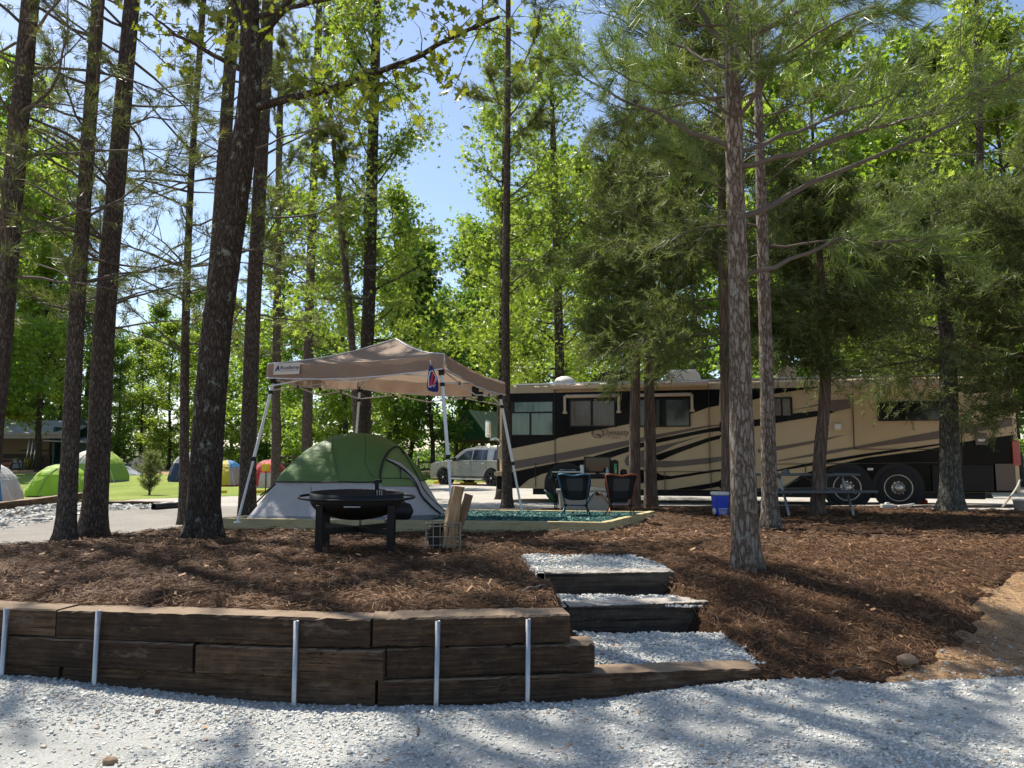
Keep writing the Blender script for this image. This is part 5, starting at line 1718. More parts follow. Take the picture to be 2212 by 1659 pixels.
for i in range(4):
    a, c = edge[i], edge[(i + 1) % 4]
    u = np.linspace(0, 1, 25)[None, :, None]; v = np.linspace(0, 1, 17)[:, None, None]
    ea = a + (c - a) * u + np.array([0, 0, VAL])
    sagz = -0.045 * np.sin(math.pi * u[..., 0])
    G = ea * (1 - v) + PEAK * v
    vv = v[..., 0]; uu = u[..., 0]
    G[..., 2] += sagz * (1 - vv) - 0.05 * np.sin(math.pi * uu) * np.sin(math.pi * vv) + 0.02 * np.sin(math.pi * vv) * 0 \
        + 0.008 * np.sin(26 * uu + 9 * vv + i) * (1 - vv) * np.sin(math.pi * uu)
    G[..., 2] -= 0.07 * np.sin(math.pi * vv)
    fab.grid(G - CO)
fab.build('roof_cloth', M_CANOPY, canopy, True)
for i in range(4):
    a, c = edge[i], edge[(i + 1) % 4]
    out = unit((a + c) / 2 - CC) * (1, 1, 0)
    u = np.linspace(0, 1, 41)[None, :, None]; v = np.linspace(0, 1, 5)[:, None, None]
    lo = a + (c - a) * u; hi = lo + (0, 0, VAL)
    G = hi * (1 - v) + lo * v + out * (0.012 + 0.012 * np.sin(u * 34 + i * 2) * v + 0.02 * v)
    G[..., 2] += (-0.045 * np.sin(math.pi * u) - 0.02 * np.sin(math.pi * u) * v)[..., 0]
    va = MB().grid(G - CO).build('valance', M_CANOPY, canopy, True)
    MB().tube(G[-1] - CO, 0.009, 6).build('hem', M_PIPING, va, True)
for i in range(4):
    a = edge[i] + (0, 0, VAL + 0.01)
    t_ = np.linspace(0, 1, 12)[:, None]
    P = a * (1 - t_) + (PEAK + (0, 0, 0.01)) * t_
    P[:, 2] -= 0.07 * np.sin(math.pi * t_[:, 0])
    MB().tube(np.vstack([edge[i] - CO, P - CO]), 0.009, 6).build('ridge_piping', M_PIPING, canopy, True)
for k in order:
    t_, f_ = CAN[k] - CO, feet[k] - CO
    d = t_ - f_
    lg = MB().bar(f_, f_ + d * 0.62, 0.030, 0.030).build('leg', M_WPOLE, canopy, bevel=0.004)
    MB().bar(f_ + d * 0.44, f_ + d * 1.0, 0.038, 0.038).build('outer_tube', M_WPOLE, lg, bevel=0.004)
    MB().box(f_ + d * 0.44, (0.055, 0.055, 0.06)).build('clamp', M_BLKPL, lg, bevel=0.006)
    MB().box(f_ + d * 1.0, (0.075, 0.075, 0.09)).build('corner_bracket', M_BLKPL, lg, bevel=0.008)
    MB().box(f_ + d * 0.915, (0.06, 0.06, 0.05)).build('slider', M_BLKPL, lg, bevel=0.006)
    MB().box(f_ + (0, 0, 0.005), (0.09, 0.09, 0.014)).build('foot_plate', M_WPOLE, lg)
for i in range(4):
    a, c = CAN[order[i]] - CO + (0, 0, 0.10 if i == 0 else 0.03), CAN[order[(i + 1) % 4]] - CO + (0, 0, 0.10 if i == 0 else 0.03)
    la, lc = a + (feet[order[i]] - CO - a) * 0.085, c + (feet[order[(i + 1) % 4]] - CO - c) * 0.085
    for s0, s1, e0, e1 in ((a, la, 0.0, 0.5), (c, lc, 0.0, 0.5)):
        pass
    mid1, mid2 = a + (c - a) * 0.5 + (0, 0, 0.0), la + (lc - la) * 0.5 + (0, 0, 0.0)
    for p, q in ((a, la * 0.5 + lc * 0.5), (la, mid1), (c, la * 0.5 + lc * 0.5), (lc, mid1)):
        MB().bar(p, q, 0.010, 0.018).build('truss_bar', M_WPOLE, canopy)
    for w_ in (0.25, 0.5, 0.75):
        MB().box((a + la) / 2 * (1 - w_) + (c + lc) / 2 * w_ + (0, 0, 0.0), (0.035, 0.035, 0.045)).build('joint', M_BLKPL, canopy)
for k in order:
    a = CAN[k] - CO
    P = np.stack([a * (1 - t) + (PEAK - CO - (0, 0, 0.06)) * t + np.array([0, 0, -0.03 * math.sin(math.pi * t)]) for t in np.linspace(0, 1, 8)])
    MB().tube(P, 0.011, 6).build('roof_spoke', M_WPOLE, canopy, True)
# shop label on the valance
M_CREAM = pm('cream_label', (0.62, 0.58, 0.50), 0.7, 0.05, 5)
M_NAVY = pm('navy_print', (0.03, 0.05, 0.13), 0.6, 0.05, 5)
a, c = edge[0], edge[1]
dx = unit(c - a); out = unit((a + c) / 2 - CC) * (1, 1, 0); out = out / np.linalg.norm(out)
yaw = math.atan2(dx[1], dx[0])
lb = thing_part('label', canopy, tuple(a + dx * 0.34 + out * 0.055 + (0, 0, 0.115) - CO)); lb.rotation_euler = (math.radians(-4), 0, yaw)
MB().box((0, 0, 0), (0.42, 0.006, 0.165)).build('label_patch', M_CREAM, lb)
text('Academy', 0.085, (-0.11, -0.006, -0.01), (math.pi / 2, 0, 0), M_NAVY, lb, 0.1)
MB().prism([[-0.19, -0.005, -0.03], [-0.145, -0.005, 0.05], [-0.125, -0.005, 0.05], [-0.115, -0.005, -0.03], [-0.135, -0.005, -0.03], [-0.14, -0.005, 0.0], [-0.165, -0.005, -0.03]], (0, 0.004, 0)).build('label_mark', M_NAVY, lb)
MB().box((0.03, -0.004, -0.03), (0.27, 0.003, 0.006)).build('label_rule', M_RED, lb)

# flag hung at the near corner
fl = thing('hanging_flag', 'blue flag with a red streak and white outline hung at the canopy corner', 'flag', tuple(at(948, 846, 10.15)))
fo = np.array(fl.location)
M_FLAG = pm('royal_blue_flag', (0.012, 0.025, 0.19), 0.7, 0.15, 6, transl=0.2)
M_FRED = pm('red_flag_print', (0.55, 0.03, 0.05), 0.7, 0.05, 6)
M_FWHT = pm('white_flag_print', (0.72, 0.72, 0.74), 0.7, 0.05, 6)
FY = 10.13


def fpt(px, py, dy=0.0):
    x = (px - 933) / 20.0
    return at(px, py, FY + 0.03 * math.sin(x * 4.5) + dy) - fo


rows = []
for py, l, r_ in ((784, 929, 931), (800, 926, 938), (815, 924, 944), (828, 922.5, 947), (838, 922, 947), (843, 925, 947), (846.5, 935, 945)):
    rows.append([fpt(l + (r_ - l) * k / 8, py) for k in range(9)])
G = np.array(rows)
MB().grid(G).grid(G + (0, 0.006, 0)).build('cloth', M_FLAG, fl, True)


def fdraw(name, mat, pts, dy):
    MB().prism([fpt(x, y, dy) for x, y in pts], (0, 0.003, 0)).build(name, mat, fl)


ol = np.array([fpt(x, y, -0.010) for x, y in ((926, 836), (926, 815), (929, 803), (934, 800), (937, 806), (942, 815), (942, 822), (938, 826), (940, 832), (937, 837), (935, 832), (930, 836))])
MB().tube(np.vstack([ol, ol[:1]]), 0.006, 5, False).build('outline', M_FWHT, fl)
fdraw('streak', M_FRED, [(928, 834), (933, 804), (937, 804), (932.5, 834)], -0.012)
fdraw('streak', M_FRED, [(934, 832), (938, 817), (941.5, 817), (941, 829), (938, 833)], -0.012)
MB().tube([fpt(929, 778), fpt(931, 790)], 0.008, 6).build('stick', M_CREAM, fl, True)
# dark bag hung under the far corner
bgp = at(1031, 848, 12.0)
bag = thing('hanging_bag', 'small black bag dangling under the right side of the canopy', 'bag', tuple(bgp))
MB().box((-0.03, 0, 0.02), (0.11, 0.07, 0.16)).build('pouch', M_BLKPL, bag, bevel=0.02)
MB().box((0.05, 0.02, -0.06), (0.09, 0.06, 0.15)).build('lower_pouch', M_BLKPL, bag, bevel=0.02)
MB().tube([[0, 0, 0.1], [0.01, 0, 0.20]], 0.012, 6).build('strap', M_BLKPL, bag)

# ------------------------------------------------------------------ the green dome tent
M_TGREEN = pm('green_tent_fly', (0.145, 0.25, 0.08), 0.55, 0.1, 3, 0.5, 5, 0.08, transl=0.35)
M_TLIGHT = pm('light_green_tent_panel', (0.21, 0.31, 0.11), 0.55, 0.1, 3, 0.3, 6, 0.05, transl=0.3)
M_TGREY = pm('pale_grey_tent_cloth', (0.60, 0.58, 0.60), 0.6, 0.07, 3, 0.45, 6, 0.08, transl=0.35)
M_TDARK = pm('grey_tent_skirt', (0.20, 0.21, 0.23), 0.6, 0.1, 3, 0.3, 6, 0.05)
M_TRIMB = pm('black_tent_binding', (0.012, 0.012, 0.013), 0.7, 0.1, 6)
TC = np.array([-2.55, 12.25, 0.0]); TC[2] = float(pad_z(TC[0], TC[1])) - 0.01
tent = thing('dome_tent', 'green and grey dome tent pitched under the canopy', 'tent', tuple(TC), -0.10)
tR = rotz(-0.10)


def dome(t, th, rx, ry, H, n=3.2, peak=(0.0, 0.0), pw=0.92, prof=None):
    c, s = np.cos(th), np.sin(th)
    k = (np.abs(c) ** n + np.abs(s) ** n) ** (-1 / n)
    ang = t * math.pi / 2
    zz = np.sin(ang) ** 1.05
    cr = np.cos(ang) ** pw if prof is None else np.interp(zz, prof[0], prof[1])
    # the cloth is drawn in a little between the poles
    pin = 1 - 0.05 * np.sin(ang * 2) * np.cos(2 * th) ** 2
    return np.stack([rx * k * c * cr * pin + peak[0] * (1 - cr), ry * k * s * cr * pin + peak[1] * (1 - cr), H * zz], -1)


def dome_part(t0, t1, th0, th1, args, nt=14, nth=48, off=0.0, wr=0.012, seed=1):
    T_, H_ = np.meshgrid(np.linspace(t0, t1, nt), np.linspace(th0, th1, nth), indexing='ij')
    rx, ry, H = args[:3]
    G = dome(T_, H_, rx + off, ry + off, H + off, *args[3:])
    G += wr * (fbm(H_ * 5 + seed, T_ * 5, 1.2, 3, seed) * 0.6 + 0.5 * np.sin(H_ * 37 + T_ * 9) * np.clip(1 - 3 * T_, 0, 1) + 0.45 * np.abs(np.sin(H_ * 10 + 6 * T_ + seed)) * np.clip(1.1 - 1.4 * T_, 0, 1))[..., None] * unit(G * (1, 1, 0.6) + (0, 0, 0.05))
    return G


TZ = np.linspace(0, 1, 40)
TPROF = (TZ, np.interp(TZ, [0, .2, .41, .55, .66, .78, .86, .92, .96, .985, 1], [1, .875, .76, .68, .60, .50, .41, .32, .24, .16, 0]))
TA = (1.46, 1.16, 1.30, 3.8, (0.16, 0.0), 0.92, TPROF)
MB().grid(dome_part(0.0, 0.055, 0, 2 * math.pi, TA, 4, 97)).build('skirt', M_TDARK, tent, True)
MB().grid(dome_part(0.053, 0.36, 0, 2 * math.pi, TA, 10, 97)).build('inner_wall', M_TGREY, tent, True)
fly = MB().grid(dome_part(0.30, 1.0, 0, 2 * math.pi, TA, 40, 145, 0.03, 0.02)).build('rain_fly', M_TGREEN, tent, True)
tb = dome_part(0.30, 1.0, 0, 2 * math.pi, TA, 40, 145, 0.03, 0.02)[0]
MB().tube(tb, 0.010, 5, False).build('binding', M_TRIMB, fly)
bvh_src = dome_part(0.0, 1.0, 0, 2 * math.pi, TA, 60, 160, 0.03, 0.0) @ tR.T + TC
mq, nq = bvh_src.shape[:2]
ii = np.arange(mq - 1)[:, None] * nq; jj = np.arange(nq - 1)[None]
TB = BVHTree.FromPolygons([tuple(p) for p in bvh_src.reshape(-1, 3)], [tuple(int(z) for z in q) for q in np.stack([ii + jj, ii + jj + 1, ii + nq + jj + 1, ii + nq + jj], -1).reshape(-1, 4)])


def on_tent(px, py, off=0.02):
    d = Vector(unit(ray(px, py)))
    h, nrm, _, _ = TB.ray_cast(Vector(EYEP), d)
    if h is None:
        h, nrm, _, _ = TB.find_nearest(Vector(at(px, py, 11.9)))
    if nrm.dot(d) > 0: nrm = -nrm
    return tR.T @ (np.array(h + nrm * off) - TC)


def c2(X, Y): return 493.7 + X * 0.3141, 685.8 + Y * 0.3141


def tent_patch(name, mat, pts, off=0.02, rows=8):
    """pts: left and right edge points, top to bottom; draped over the dome"""
    G = []
    for (xl, yl), (xr, yr) in pts:
        G.append([on_tent(*c2(xl + (xr - xl) * k / 6, yl + (yr - yl) * k / 6), off) for k in range(7)])
    return MB().grid(np.array(G)).build(name, mat, tent, True)


door = tent_patch('door_panel', M_TLIGHT, [((1128, 905), (1180, 900)), ((1095, 960), (1205, 950)), ((1070, 1020), (1230, 1010)), ((1055, 1080), (1262, 1080)), ((1050, 1165), (1300, 1165))], 0.03)
tent_patch('lower_panel', M_TGREY, [((1045, 1172), (1310, 1172)), ((1110, 1250), (1350, 1250)), ((1180, 1320), (1400, 1320)), ((1200, 1370), (1440, 1365))], 0.03)
tent_patch('flap', M_TGREY, [((1080, 990), (1100, 985)), ((1150, 1030), (1175, 1015)), ((1240, 1120), (1270, 1100)), ((1320, 1230), (1350, 1210)), ((1400, 1330), (1440, 1300)), ((1445, 1362), (1478, 1345))], 0.045)
for pts, r_ in (([(1042, 1140), (1046, 1060), (1072, 975), (1105, 925), (1132, 908), (1165, 915), (1190, 950)], 0.014), ([(1190, 950), (1230, 1010), (1275, 1090), (1310, 1170), (1420, 1300), (1470, 1340)], 0.008),
                ([(1080, 990), (1180, 1050), (1270, 1150), (1310, 1240), (1375, 1310), (1440, 1362)], 0.014), ([(1050, 1115), (1170, 1118), (1255, 1122)], 0.006), ([(1172, 1045), (1176, 1118)], 0.006),
                ([(940, 830), (948, 920), (945, 1000), (975, 1075), (1000, 1110)], 0.004), ([(720, 820), (730, 950), (760, 1095)], 0.003)):
    P = resample(np.array([on_tent(*c2(*p), 0.05) for p in pts]), 24)
    MB().tube(P, r_, 6, False).build('binding', M_TRIMB, tent)
for a, c in (((330, 1150), (180, 1320)), ((320, 1160), (240, 1240))):
    MB().tube([on_tent(*c2(*a)), on_tent(*c2(*c), 0.06)], 0.012, 5).build('guy_strap', M_TRIMB, tent)
pk = tR.T @ (at(686 + 0, 1100, 11.0) - TC)
sk = on(868, 1098)
bgk = thing('dark_bundle', 'dark rolled bundle lying against the tent behind the fire bowl', 'bundle', tuple(at(868, 1112, 10.9)))
T_, H_ = np.meshgrid(np.linspace(-1, 1, 9), np.linspace(0, 2 * math.pi, 17), indexing='ij')
MB().grid(np.stack([0.16 * T_, 0.10 * np.sqrt(np.clip(1 - T_**4, 0.02, 1)) * np.cos(H_), 0.05 + 0.12 * np.sqrt(np.clip(1 - T_**4, 0.02, 1)) * np.sin(H_)], -1)).build('roll', M_BLKPL, bgk, True)
MB().tube([[-0.08, -0.12, 0.16], [-0.02, -0.15, 0.26], [0.06, -0.12, 0.17]], 0.012, 5).build('strap', M_BLKPL, bgk)

# ------------------------------------------------------------------ fire bowl
M_IRON = pm('black_iron', (0.007, 0.007, 0.007), 0.55, 0.4, 9, 0.2, 50, spec=0.3)
M_RUST = pm('scorched_iron', (0.035, 0.022, 0.016), 0.8, 0.4, 9, 0.3, 40)
fp = on(772, 1186); fp[1] = 7.75; fp[0] = (774 - CX) / FPX * 7.75; fp[2] = gz(fp[0], fp[1])
fire = thing('fire_bowl', 'black iron fire bowl on square legs standing on the straw', 'fire pit', tuple(fp), 0.12)
fire.rotation_euler = (0.035, 0.008, 0.12)
zt = at(774, 1063, 7.75)[2] - fp[2]
Rb = 0.455
out_p = [(Rb * math.cos(a), zt - 0.07 - 0.20 * math.sin(a)) for a in np.linspace(0, math.pi / 2, 12)]
prof = [(Rb - 0.008, zt - 0.07), (Rb - 0.008, zt), (Rb + 0.004, zt), (Rb + 0.004, zt - 0.07)] + out_p[1:]
MB().lathe(prof, n=48).build('bowl', M_IRON, fire, True)
MB().lathe([(Rb - 0.012, zt - 0.005)] + [((Rb - 0.012) * math.cos(a), zt - 0.07 - 0.185 * math.sin(a)) for a in np.linspace(0, math.pi / 2, 10)], n=48).build('bowl_lining', M_RUST, fire, True)
th = np.linspace(0, 2 * math.pi, 61)
# the hoop that circles the bowl, bulging at the two sides
rx_, ry_ = 0.565, 0.475
MB().tube(np.stack([np.sign(np.cos(th)) * np.abs(np.cos(th)) ** 0.85 * rx_, ry_ * np.sin(th), np.full(61, zt - 0.045)], -1), 0.0125, 8, False).build('hoop', M_IRON, fire, True)
for x, y in ((-0.325, -0.30), (0.345, -0.30), (-0.325, 0.30), (0.345, 0.30)):
    dz = gz(*(rotz(0.12)[:2, :2] @ np.array([x, y]) + fp[:2])) - fp[2] - 0.03
    MB().box((x, y, (zt - 0.10 + dz) / 2), (0.066, 0.066, zt - 0.10 - dz)).build('leg', M_IRON, fire, bevel=0.004)
for s in (-1, 1):
    MB().bar([-0.34, -0.30 * s, 0.22], [0.34, 0.30 * s, 0.22 + 0.003 * s], 0.05, 0.05).build('brace', M_IRON, fire)
MB().tube([[-0.08, -Rb + 0.0, zt - 0.10], [-0.08, -Rb - 0.035, zt - 0.10], [0.065, -Rb - 0.035, zt - 0.10], [0.065, -Rb + 0.0, zt - 0.10]], 0.008, 8).build('handle', M_STEEL, fire, True)
MB().bar([0.17, 0.42, zt - 0.05], [0.17, 0.42, zt + 0.10], 0.045, 0.04).bar([0.14, 0.42, zt + 0.07], [0.22, 0.42, zt + 0.09], 0.04, 0.04).build('grate_post', M_IRON, fire)
MB().tube([[-0.45, 0.0, zt], [-0.45, 0.0, zt + 0.05]], 0.003, 5).build('pin', M_IRON, fire)
for x in (0.20, 0.225, 0.245):
    MB().tube([[x, -0.10, zt - 0.05], [x, -0.10, zt + 0.025], [x + 0.02, -0.10, zt + 0.025]], 0.004, 5).build('grate_hook', M_STEEL, fire)
wp = on(836, 1172)
MB().box((0, 0, 0.10), (0.045, 0.045, 0.24))
st = tag(MB().box((0, 0, 0.12), (0.055, 0.055, 0.30)).build('wood_stake', M_TWIGL, None, loc=tuple(at(836, 1172, 8.6) * (1, 1, 0) + (0, 0, gz(at(836, 1172, 8.6)[0], 8.6))), bevel=0.004), 'short grey wooden stake standing behind the fire bowl leg', 'stake')
st2 = tag(MB().box((0, 0, 0.10), (0.03, 0.03, 0.26)).build('wood_stake', M_TWIGL, None, loc=tuple(np.array([at(778, 1140, 10.2)[0], 10.2, gz(at(778, 1140, 10.2)[0], 10.2)])), bevel=0.003), 'thin wooden stake against the pad border below the fire bowl', 'stake')

# ------------------------------------------------------------------ wire crate of firewood
M_WIRE = pm('rusty_wire', (0.24, 0.22, 0.17), 0.5, 0.3, 20, metal=0.4)
cp = np.array([(959 - CX) / FPX * 7.72, 7.72, 0]); cp[2] = gz(cp[0], cp[1]) - 0.02
crate = thing('wire_crate', 'square wire milk crate holding split firewood beside the fire bowl', 'crate', tuple(cp), 0.12)
CWD, CH = 0.33, 0.29
for z, rr in ((0.0, .006), (0.075, .0045), (0.155, .0045), (0.255, .006), (0.285, .006)):
    q = CWD / 2
    MB().tube([[-q, -q, z], [q, -q, z], [q, q, z], [-q, q, z], [-q, -q, z]], rr, 5, False).build('wire_ring', M_WIRE, crate)
for i in range(6):
    t = -CWD / 2 + CWD * i / 5
    for s in (-1, 1):
        MB().tube([[t, s * CWD / 2, 0], [t, s * CWD / 2, CH]], .0038 if i % 5 else .006, 5).build('upright_wire', M_WIRE, crate)
        if i % 5:
            MB().tube([[s * CWD / 2, t, 0], [s * CWD / 2, t, CH]], .0038, 5).build('upright_wire', M_WIRE, crate)
    MB().tube([[t, -CWD / 2, 0.002], [t, CWD / 2, 0.002]], .0024, 5).build('floor_wire', M_WIRE, crate)
M_LOG = wood_mat('split_firewood', [(0.3, (0.13, 0.08, 0.042)), (0.5, (0.255, 0.165, 0.09)), (0.75, (0.38, 0.27, 0.16))], (2, 34, 34), 0.7)
M_CHAR = pm('charred_wood', (0.022, 0.017, 0.014), 0.9, 0.6, 12, 0.6, 30)


def log(label, a, c, r0, mat, seed, n=5):
    r = np.random.default_rng(seed)
    a, c = np.asarray(a, float), np.asarray(c, float)
    d = c - a; L = np.linalg.norm(d); d /= L
    x = unit(np.cross(d, [0.3, 1, 0.2])); y = np.cross(d, x)
    ang = np.sort(np.linspace(0, 2 * math.pi, n, endpoint=False) + r.normal(0, 0.25, n))
    rad = r0 * r.uniform(0.75, 1.2, n)
    rows = []
    for t in np.linspace(0, 1, 8):
        rr = rad * (1 + r.normal(0, 0.04, n))
        p = np.array([0, 0, 0]) + 0.012 * np.array([math.sin(t * 3 + seed), math.cos(t * 2.2), 0])
        rows.append(np.stack([np.full(n, t * L), p[0] + rr * np.cos(ang), p[1] + rr * np.sin(ang)], -1))
    V = np.array(rows); V[0, :, 0] += r.uniform(0, 0.01, n); V[-1, :, 0] -= r.uniform(0, 0.015, n)
    b = MB(); i = np.arange(7)[:, None] * n; j = np.arange(n)[None]; q = (j + 1) % n
    b.add(V.reshape(-1, 3), np.stack([i + j, i + q, i + n + q, i + n + j], -1).reshape(-1, 4), np.arange(n)[None, ::-1], np.arange(n)[None] + 7 * n)
    o = b.build('firewood_log', mat, None, bevel=0.003)
    o.matrix_world = Matrix(((d[0], x[0], y[0], a[0]), (d[1], x[1], y[1], a[1]), (d[2], x[2], y[2], a[2]), (0, 0, 0, 1)))
    return tag(o, label, 'firewood', 'firewood in the wire crate')


zc = cp[2] + 0.02
log('tallest split log standing in the wire crate', at(966, 1184, 7.67), at(988, 1048, 7.72), 0.066, M_LOG, 1)
log('second tall split log at the right side of the wire crate', at(979, 1184, 7.69), at(986, 1064, 7.72), 0.052, M_LOG, 2)
log('reddish short log poking out behind the tall logs', at(985, 1150, 7.78), at(1012, 1066, 7.84), 0.045, M_LOG, 3)
log('pale split piece leaning in the left of the wire crate', at(931, 1180, 7.74), at(948, 1130, 7.74), 0.03, M_LOG, 4)
log('short tan block low in the wire crate', at(932, 1176, 7.65), at(944, 1152, 7.68), 0.042, M_LOG, 5, 6)
log('charred black log inside the left of the wire crate', at(938, 1184, 7.66), at(946, 1128, 7.68), 0.072, M_CHAR, 6, 7)
log('round charred log end low in the wire crate', at(946, 1183, 7.64), at(946, 1160, 7.80), 0.05, M_CHAR, 7, 8)

# ------------------------------------------------------------------ low camp chairs
M_MESHB = pm('black_chair_cloth', (0.010, 0.011, 0.015), 0.85, 0.2, 12)
M_MESHN = pm('grey_chair_mesh', (0.05, 0.048, 0.05), 0.8, 0.2, 30)


def chair(label, px, py, Y, rz, mat, mcol):
    p = np.array([(px - CX) / FPX * Y, Y, 0]); p[2] = float(pad_z(p[0], Y)) + 0.01
    ch = thing('camp_chair', label, 'chair', tuple(p), rz, 'low folding camp chairs on the pad')
    # seen from behind: the back is towards -y, the seat opens towards +y
    hubs = [np.array([-0.17, 0.02, 0.17]), np.array([0.17, 0.02, 0.17])]
    tops = [np.array([-0.27, -0.13, 0.66]), np.array([0.25, -0.13, 0.66])]
    fronts = [np.array([-0.27, 0.36, 0.37]), np.array([0.27, 0.36, 0.37])]
    for s in (0, 1):
        h = hubs[s]; sx = -1 if s == 0 else 1
        MB().tube([h, h * 0.6 + tops[s] * 0.4 + (0.0, -0.01, 0), tops[s]], 0.0115, 8).build('back_pole', mat, ch, True)
        MB().tube([h, fronts[s]], 0.0115, 8).build('seat_pole', mat, ch, True)
        MB().tube([h, h + (sx * 0.05, -0.15, -0.17)], 0.0115, 8).build('leg', mat, ch, True)
        MB().tube([h, h + (sx * 0.05, 0.17, -0.17)], 0.0115, 8).build('leg', mat, ch, True)
        MB().box(h, (0.045, 0.06, 0.05)).build('hub', M_BLKPL, ch, bevel=0.01)
    MB().tube([hubs[0], hubs[1]], 0.011, 8).build('cross_bar', mat, ch, True)
    tr = [tops[0], tops[0] + (0.06, -0.01, 0.012), (tops[0] + tops[1]) / 2 + (0, -0.015, -0.012), tops[1] + (-0.06, -0.01, 0.012), tops[1]]
    rim = MB().tube(resample(np.array(tr), 20), 0.015, 8, True).build('top_hem', mcol, ch, True)
    # sling: from the back's top edge down to the low of the seat and up to the front corners
    u = np.linspace(-1, 1, 13); rows = []
    for t in np.linspace(0, 1, 15):
        if t < 0.6:
            k = t / 0.6
            wdt = 0.265 - 0.07 * k; yy = -0.13 + 0.14 * k; zz = 0.655 - 0.42 * k
        else:
            k = (t - 0.6) / 0.4
            wdt = 0.195 + 0.085 * k; yy = 0.01 + 0.35 * k; zz = 0.235 + 0.135 * k
        edge_up = 0.10 * (1 - abs(2 * t - 1)) * 1.0
        rows.append([[wdt * a * (1 + 0.10 * math.sin(t * math.pi)), yy + 0.07 * a * a * math.sin(min(1, t / 0.6) * math.pi), zz + edge_up * a * a * a * a] for a in u])
    G = np.array(rows)
    MB().grid(G[:8, :4]).grid(G[:8, 9:]).grid(G[5:]).grid(G[:2]).build('sling', M_MESHB, ch, True)
    MB().grid(G[1:6, 3:10] + (0, 0.002, 0)).build('mesh_panel', M_MESHN, ch, True)
    return ch


M_CBLUE = pm('blue_anodised_tube', (0.022, 0.085, 0.145), 0.35, 0.1, 6, metal=0.4)
M_CORNG = pm('orange_anodised_tube', (0.21, 0.055, 0.02), 0.35, 0.1, 6, metal=0.3)
chair('low camp chair with blue tube frame and black sling', 1242, 1108, 12.6, -0.22, M_CBLUE, M_CBLUE)
chair('low camp chair with orange tube frame and black sling', 1338, 1109, 12.5, 0.10, M_CORNG, M_CORNG)

# ------------------------------------------------------------------ folding table with camp kitchen
def c5(X, Y): return 1152.0 + X * 0.124, 960.0 + Y * 0.124


TY = 16.0
tg = gz(1.6, TY)
tl, trr = at(*c5(290, 585), TY), at(*c5(1660, 585), TY)
tz = tl[2] - tg
tbl = thing('folding_table', 'dark folding table with camp kitchen things beside the motorhome', 'table', ((tl[0] + trr[0]) / 2, TY + 0.3, tg), 0)
TW = trr[0] - tl[0]
MB().box((0, 0, tz), (TW, 0.6, 0.035)).build('table_top', M_BLKPL, tbl, bevel=0.006)
for x in (-TW / 2 + 0.10, TW / 2 - 0.35):
    for y in (-0.26, 0.26):
        MB().tube([[x, y, tz], [x + (0.08 if y > 0 else 0), y, -0.02]], 0.013, 8).build('leg', M_BLKPL, tbl, True)


def on_table(X, dy=0.0):
    return np.array([at(*c5(X, 580), TY + 0.1 + dy)[0], TY + 0.1 + dy, tg + tz + 0.018])


p = on_table(1120, 0.25)
tv = thing('television', 'black flat television standing on the folding table', 'television', tuple(p))
wv_, hv_ = 470 * 0.124 / FPX * 16.2, 285 * 0.124 / FPX * 16.2
MB().box((0, 0, 0.05 + hv_ / 2 + 0.03), (wv_, 0.05, hv_)).build('casing', M_BLKPL, tv, bevel=0.01)
MB().box((0, -0.03, 0.05 + hv_ / 2 + 0.035), (wv_ - 0.06, 0.01, hv_ - 0.06)).build('screen', M_GLASS_DARK, tv)
MB().box((0, 0, 0.012), (0.3, 0.18, 0.02)).box((0, 0, 0.06), (0.07, 0.04, 0.09)).build('stand', M_BLKPL, tv, bevel=0.004)
p = on_table(565, -0.02)
stv = thing('camp_stove', 'silver and black two-burner camp stove on the left of the table', 'stove', tuple(p))
MB().box((0, 0, 0.05), (0.60, 0.36, 0.09)).build('stove_body', M_BLKPL, stv, bevel=0.012)
MB().box((0.02, -0.01, 0.105), (0.60, 0.34, 0.022)).build('stove_lid', M_ALU, stv, bevel=0.006)
MB().tube([[-0.12, 0.0, 0.12], [-0.12, 0.0, 0.15], [0.2, 0.0, 0.145]], 0.01, 6).build('lid_handle', M_ALU, stv)
p = on_table(855, 0.0)
tag(MB().lathe([(0, 0), (0.038, 0), (0.038, 0.02), (0.032, 0.03), (0.038, 0.16), (0.03, 0.17), (0.045, 0.25), (0.043, 0.25), (0, 0.24)], n=16).build('cup_stack', M_RVWHT, None, True, tuple(p)), 'stack of white cups left of the television', 'cups')
p = on_table(1435, 0.0)
sc_ = thing('spray_can', 'green spray can standing on the table right of the television', 'spray can', tuple(p))
M_GREENCAN = pm('green_can_print', (0.03, 0.22, 0.06), 0.35, 0.15, 9)
MB().lathe([(0, 0), (0.034, 0), (0.034, 0.20), (0.025, 0.215), (0, 0.215)], n=16).build('can', M_GREENCAN, sc_, True)
MB().lathe([(0.03, 0.21), (0.03, 0.265), (0.024, 0.272), (0, 0.272)], n=16).build('cap', M_GREENCAN, sc_, True)
MB().box((0, -0.035, 0.12), (0.03, 0.004, 0.08)).build('can_label', M_AWN, sc_)
p = on_table(1415, 0.16)
tag(MB().prism([[-0.09, -0.06, 0], [0.08, -0.06, 0], [0.08, -0.06, 0.34], [0.0, -0.06, 0.36], [-0.08, -0.06, 0.34]], (0, 0.12, 0)).build('dark_box', M_BLKPL, None, loc=tuple(p), bevel=0.012), 'tall black case behind the green spray can', 'case')
p = on_table(1293, -0.05)
wb = thing('water_bottle', 'clear plastic water bottle in front of the television', 'bottle', tuple(p))
M_CLEAR = pm('pale_clear_plastic', (0.30, 0.38, 0.45), 0.1, 0.2, 6, coat=0.5)
MB().lathe([(0, 0), (0.033, 0), (0.033, 0.06), (0.03, 0.07), (0.033, 0.09), (0.032, 0.13), (0.012, 0.165), (0.012, 0.18), (0, 0.18)], n=16).build('bottle_body', M_CLEAR, wb, True)
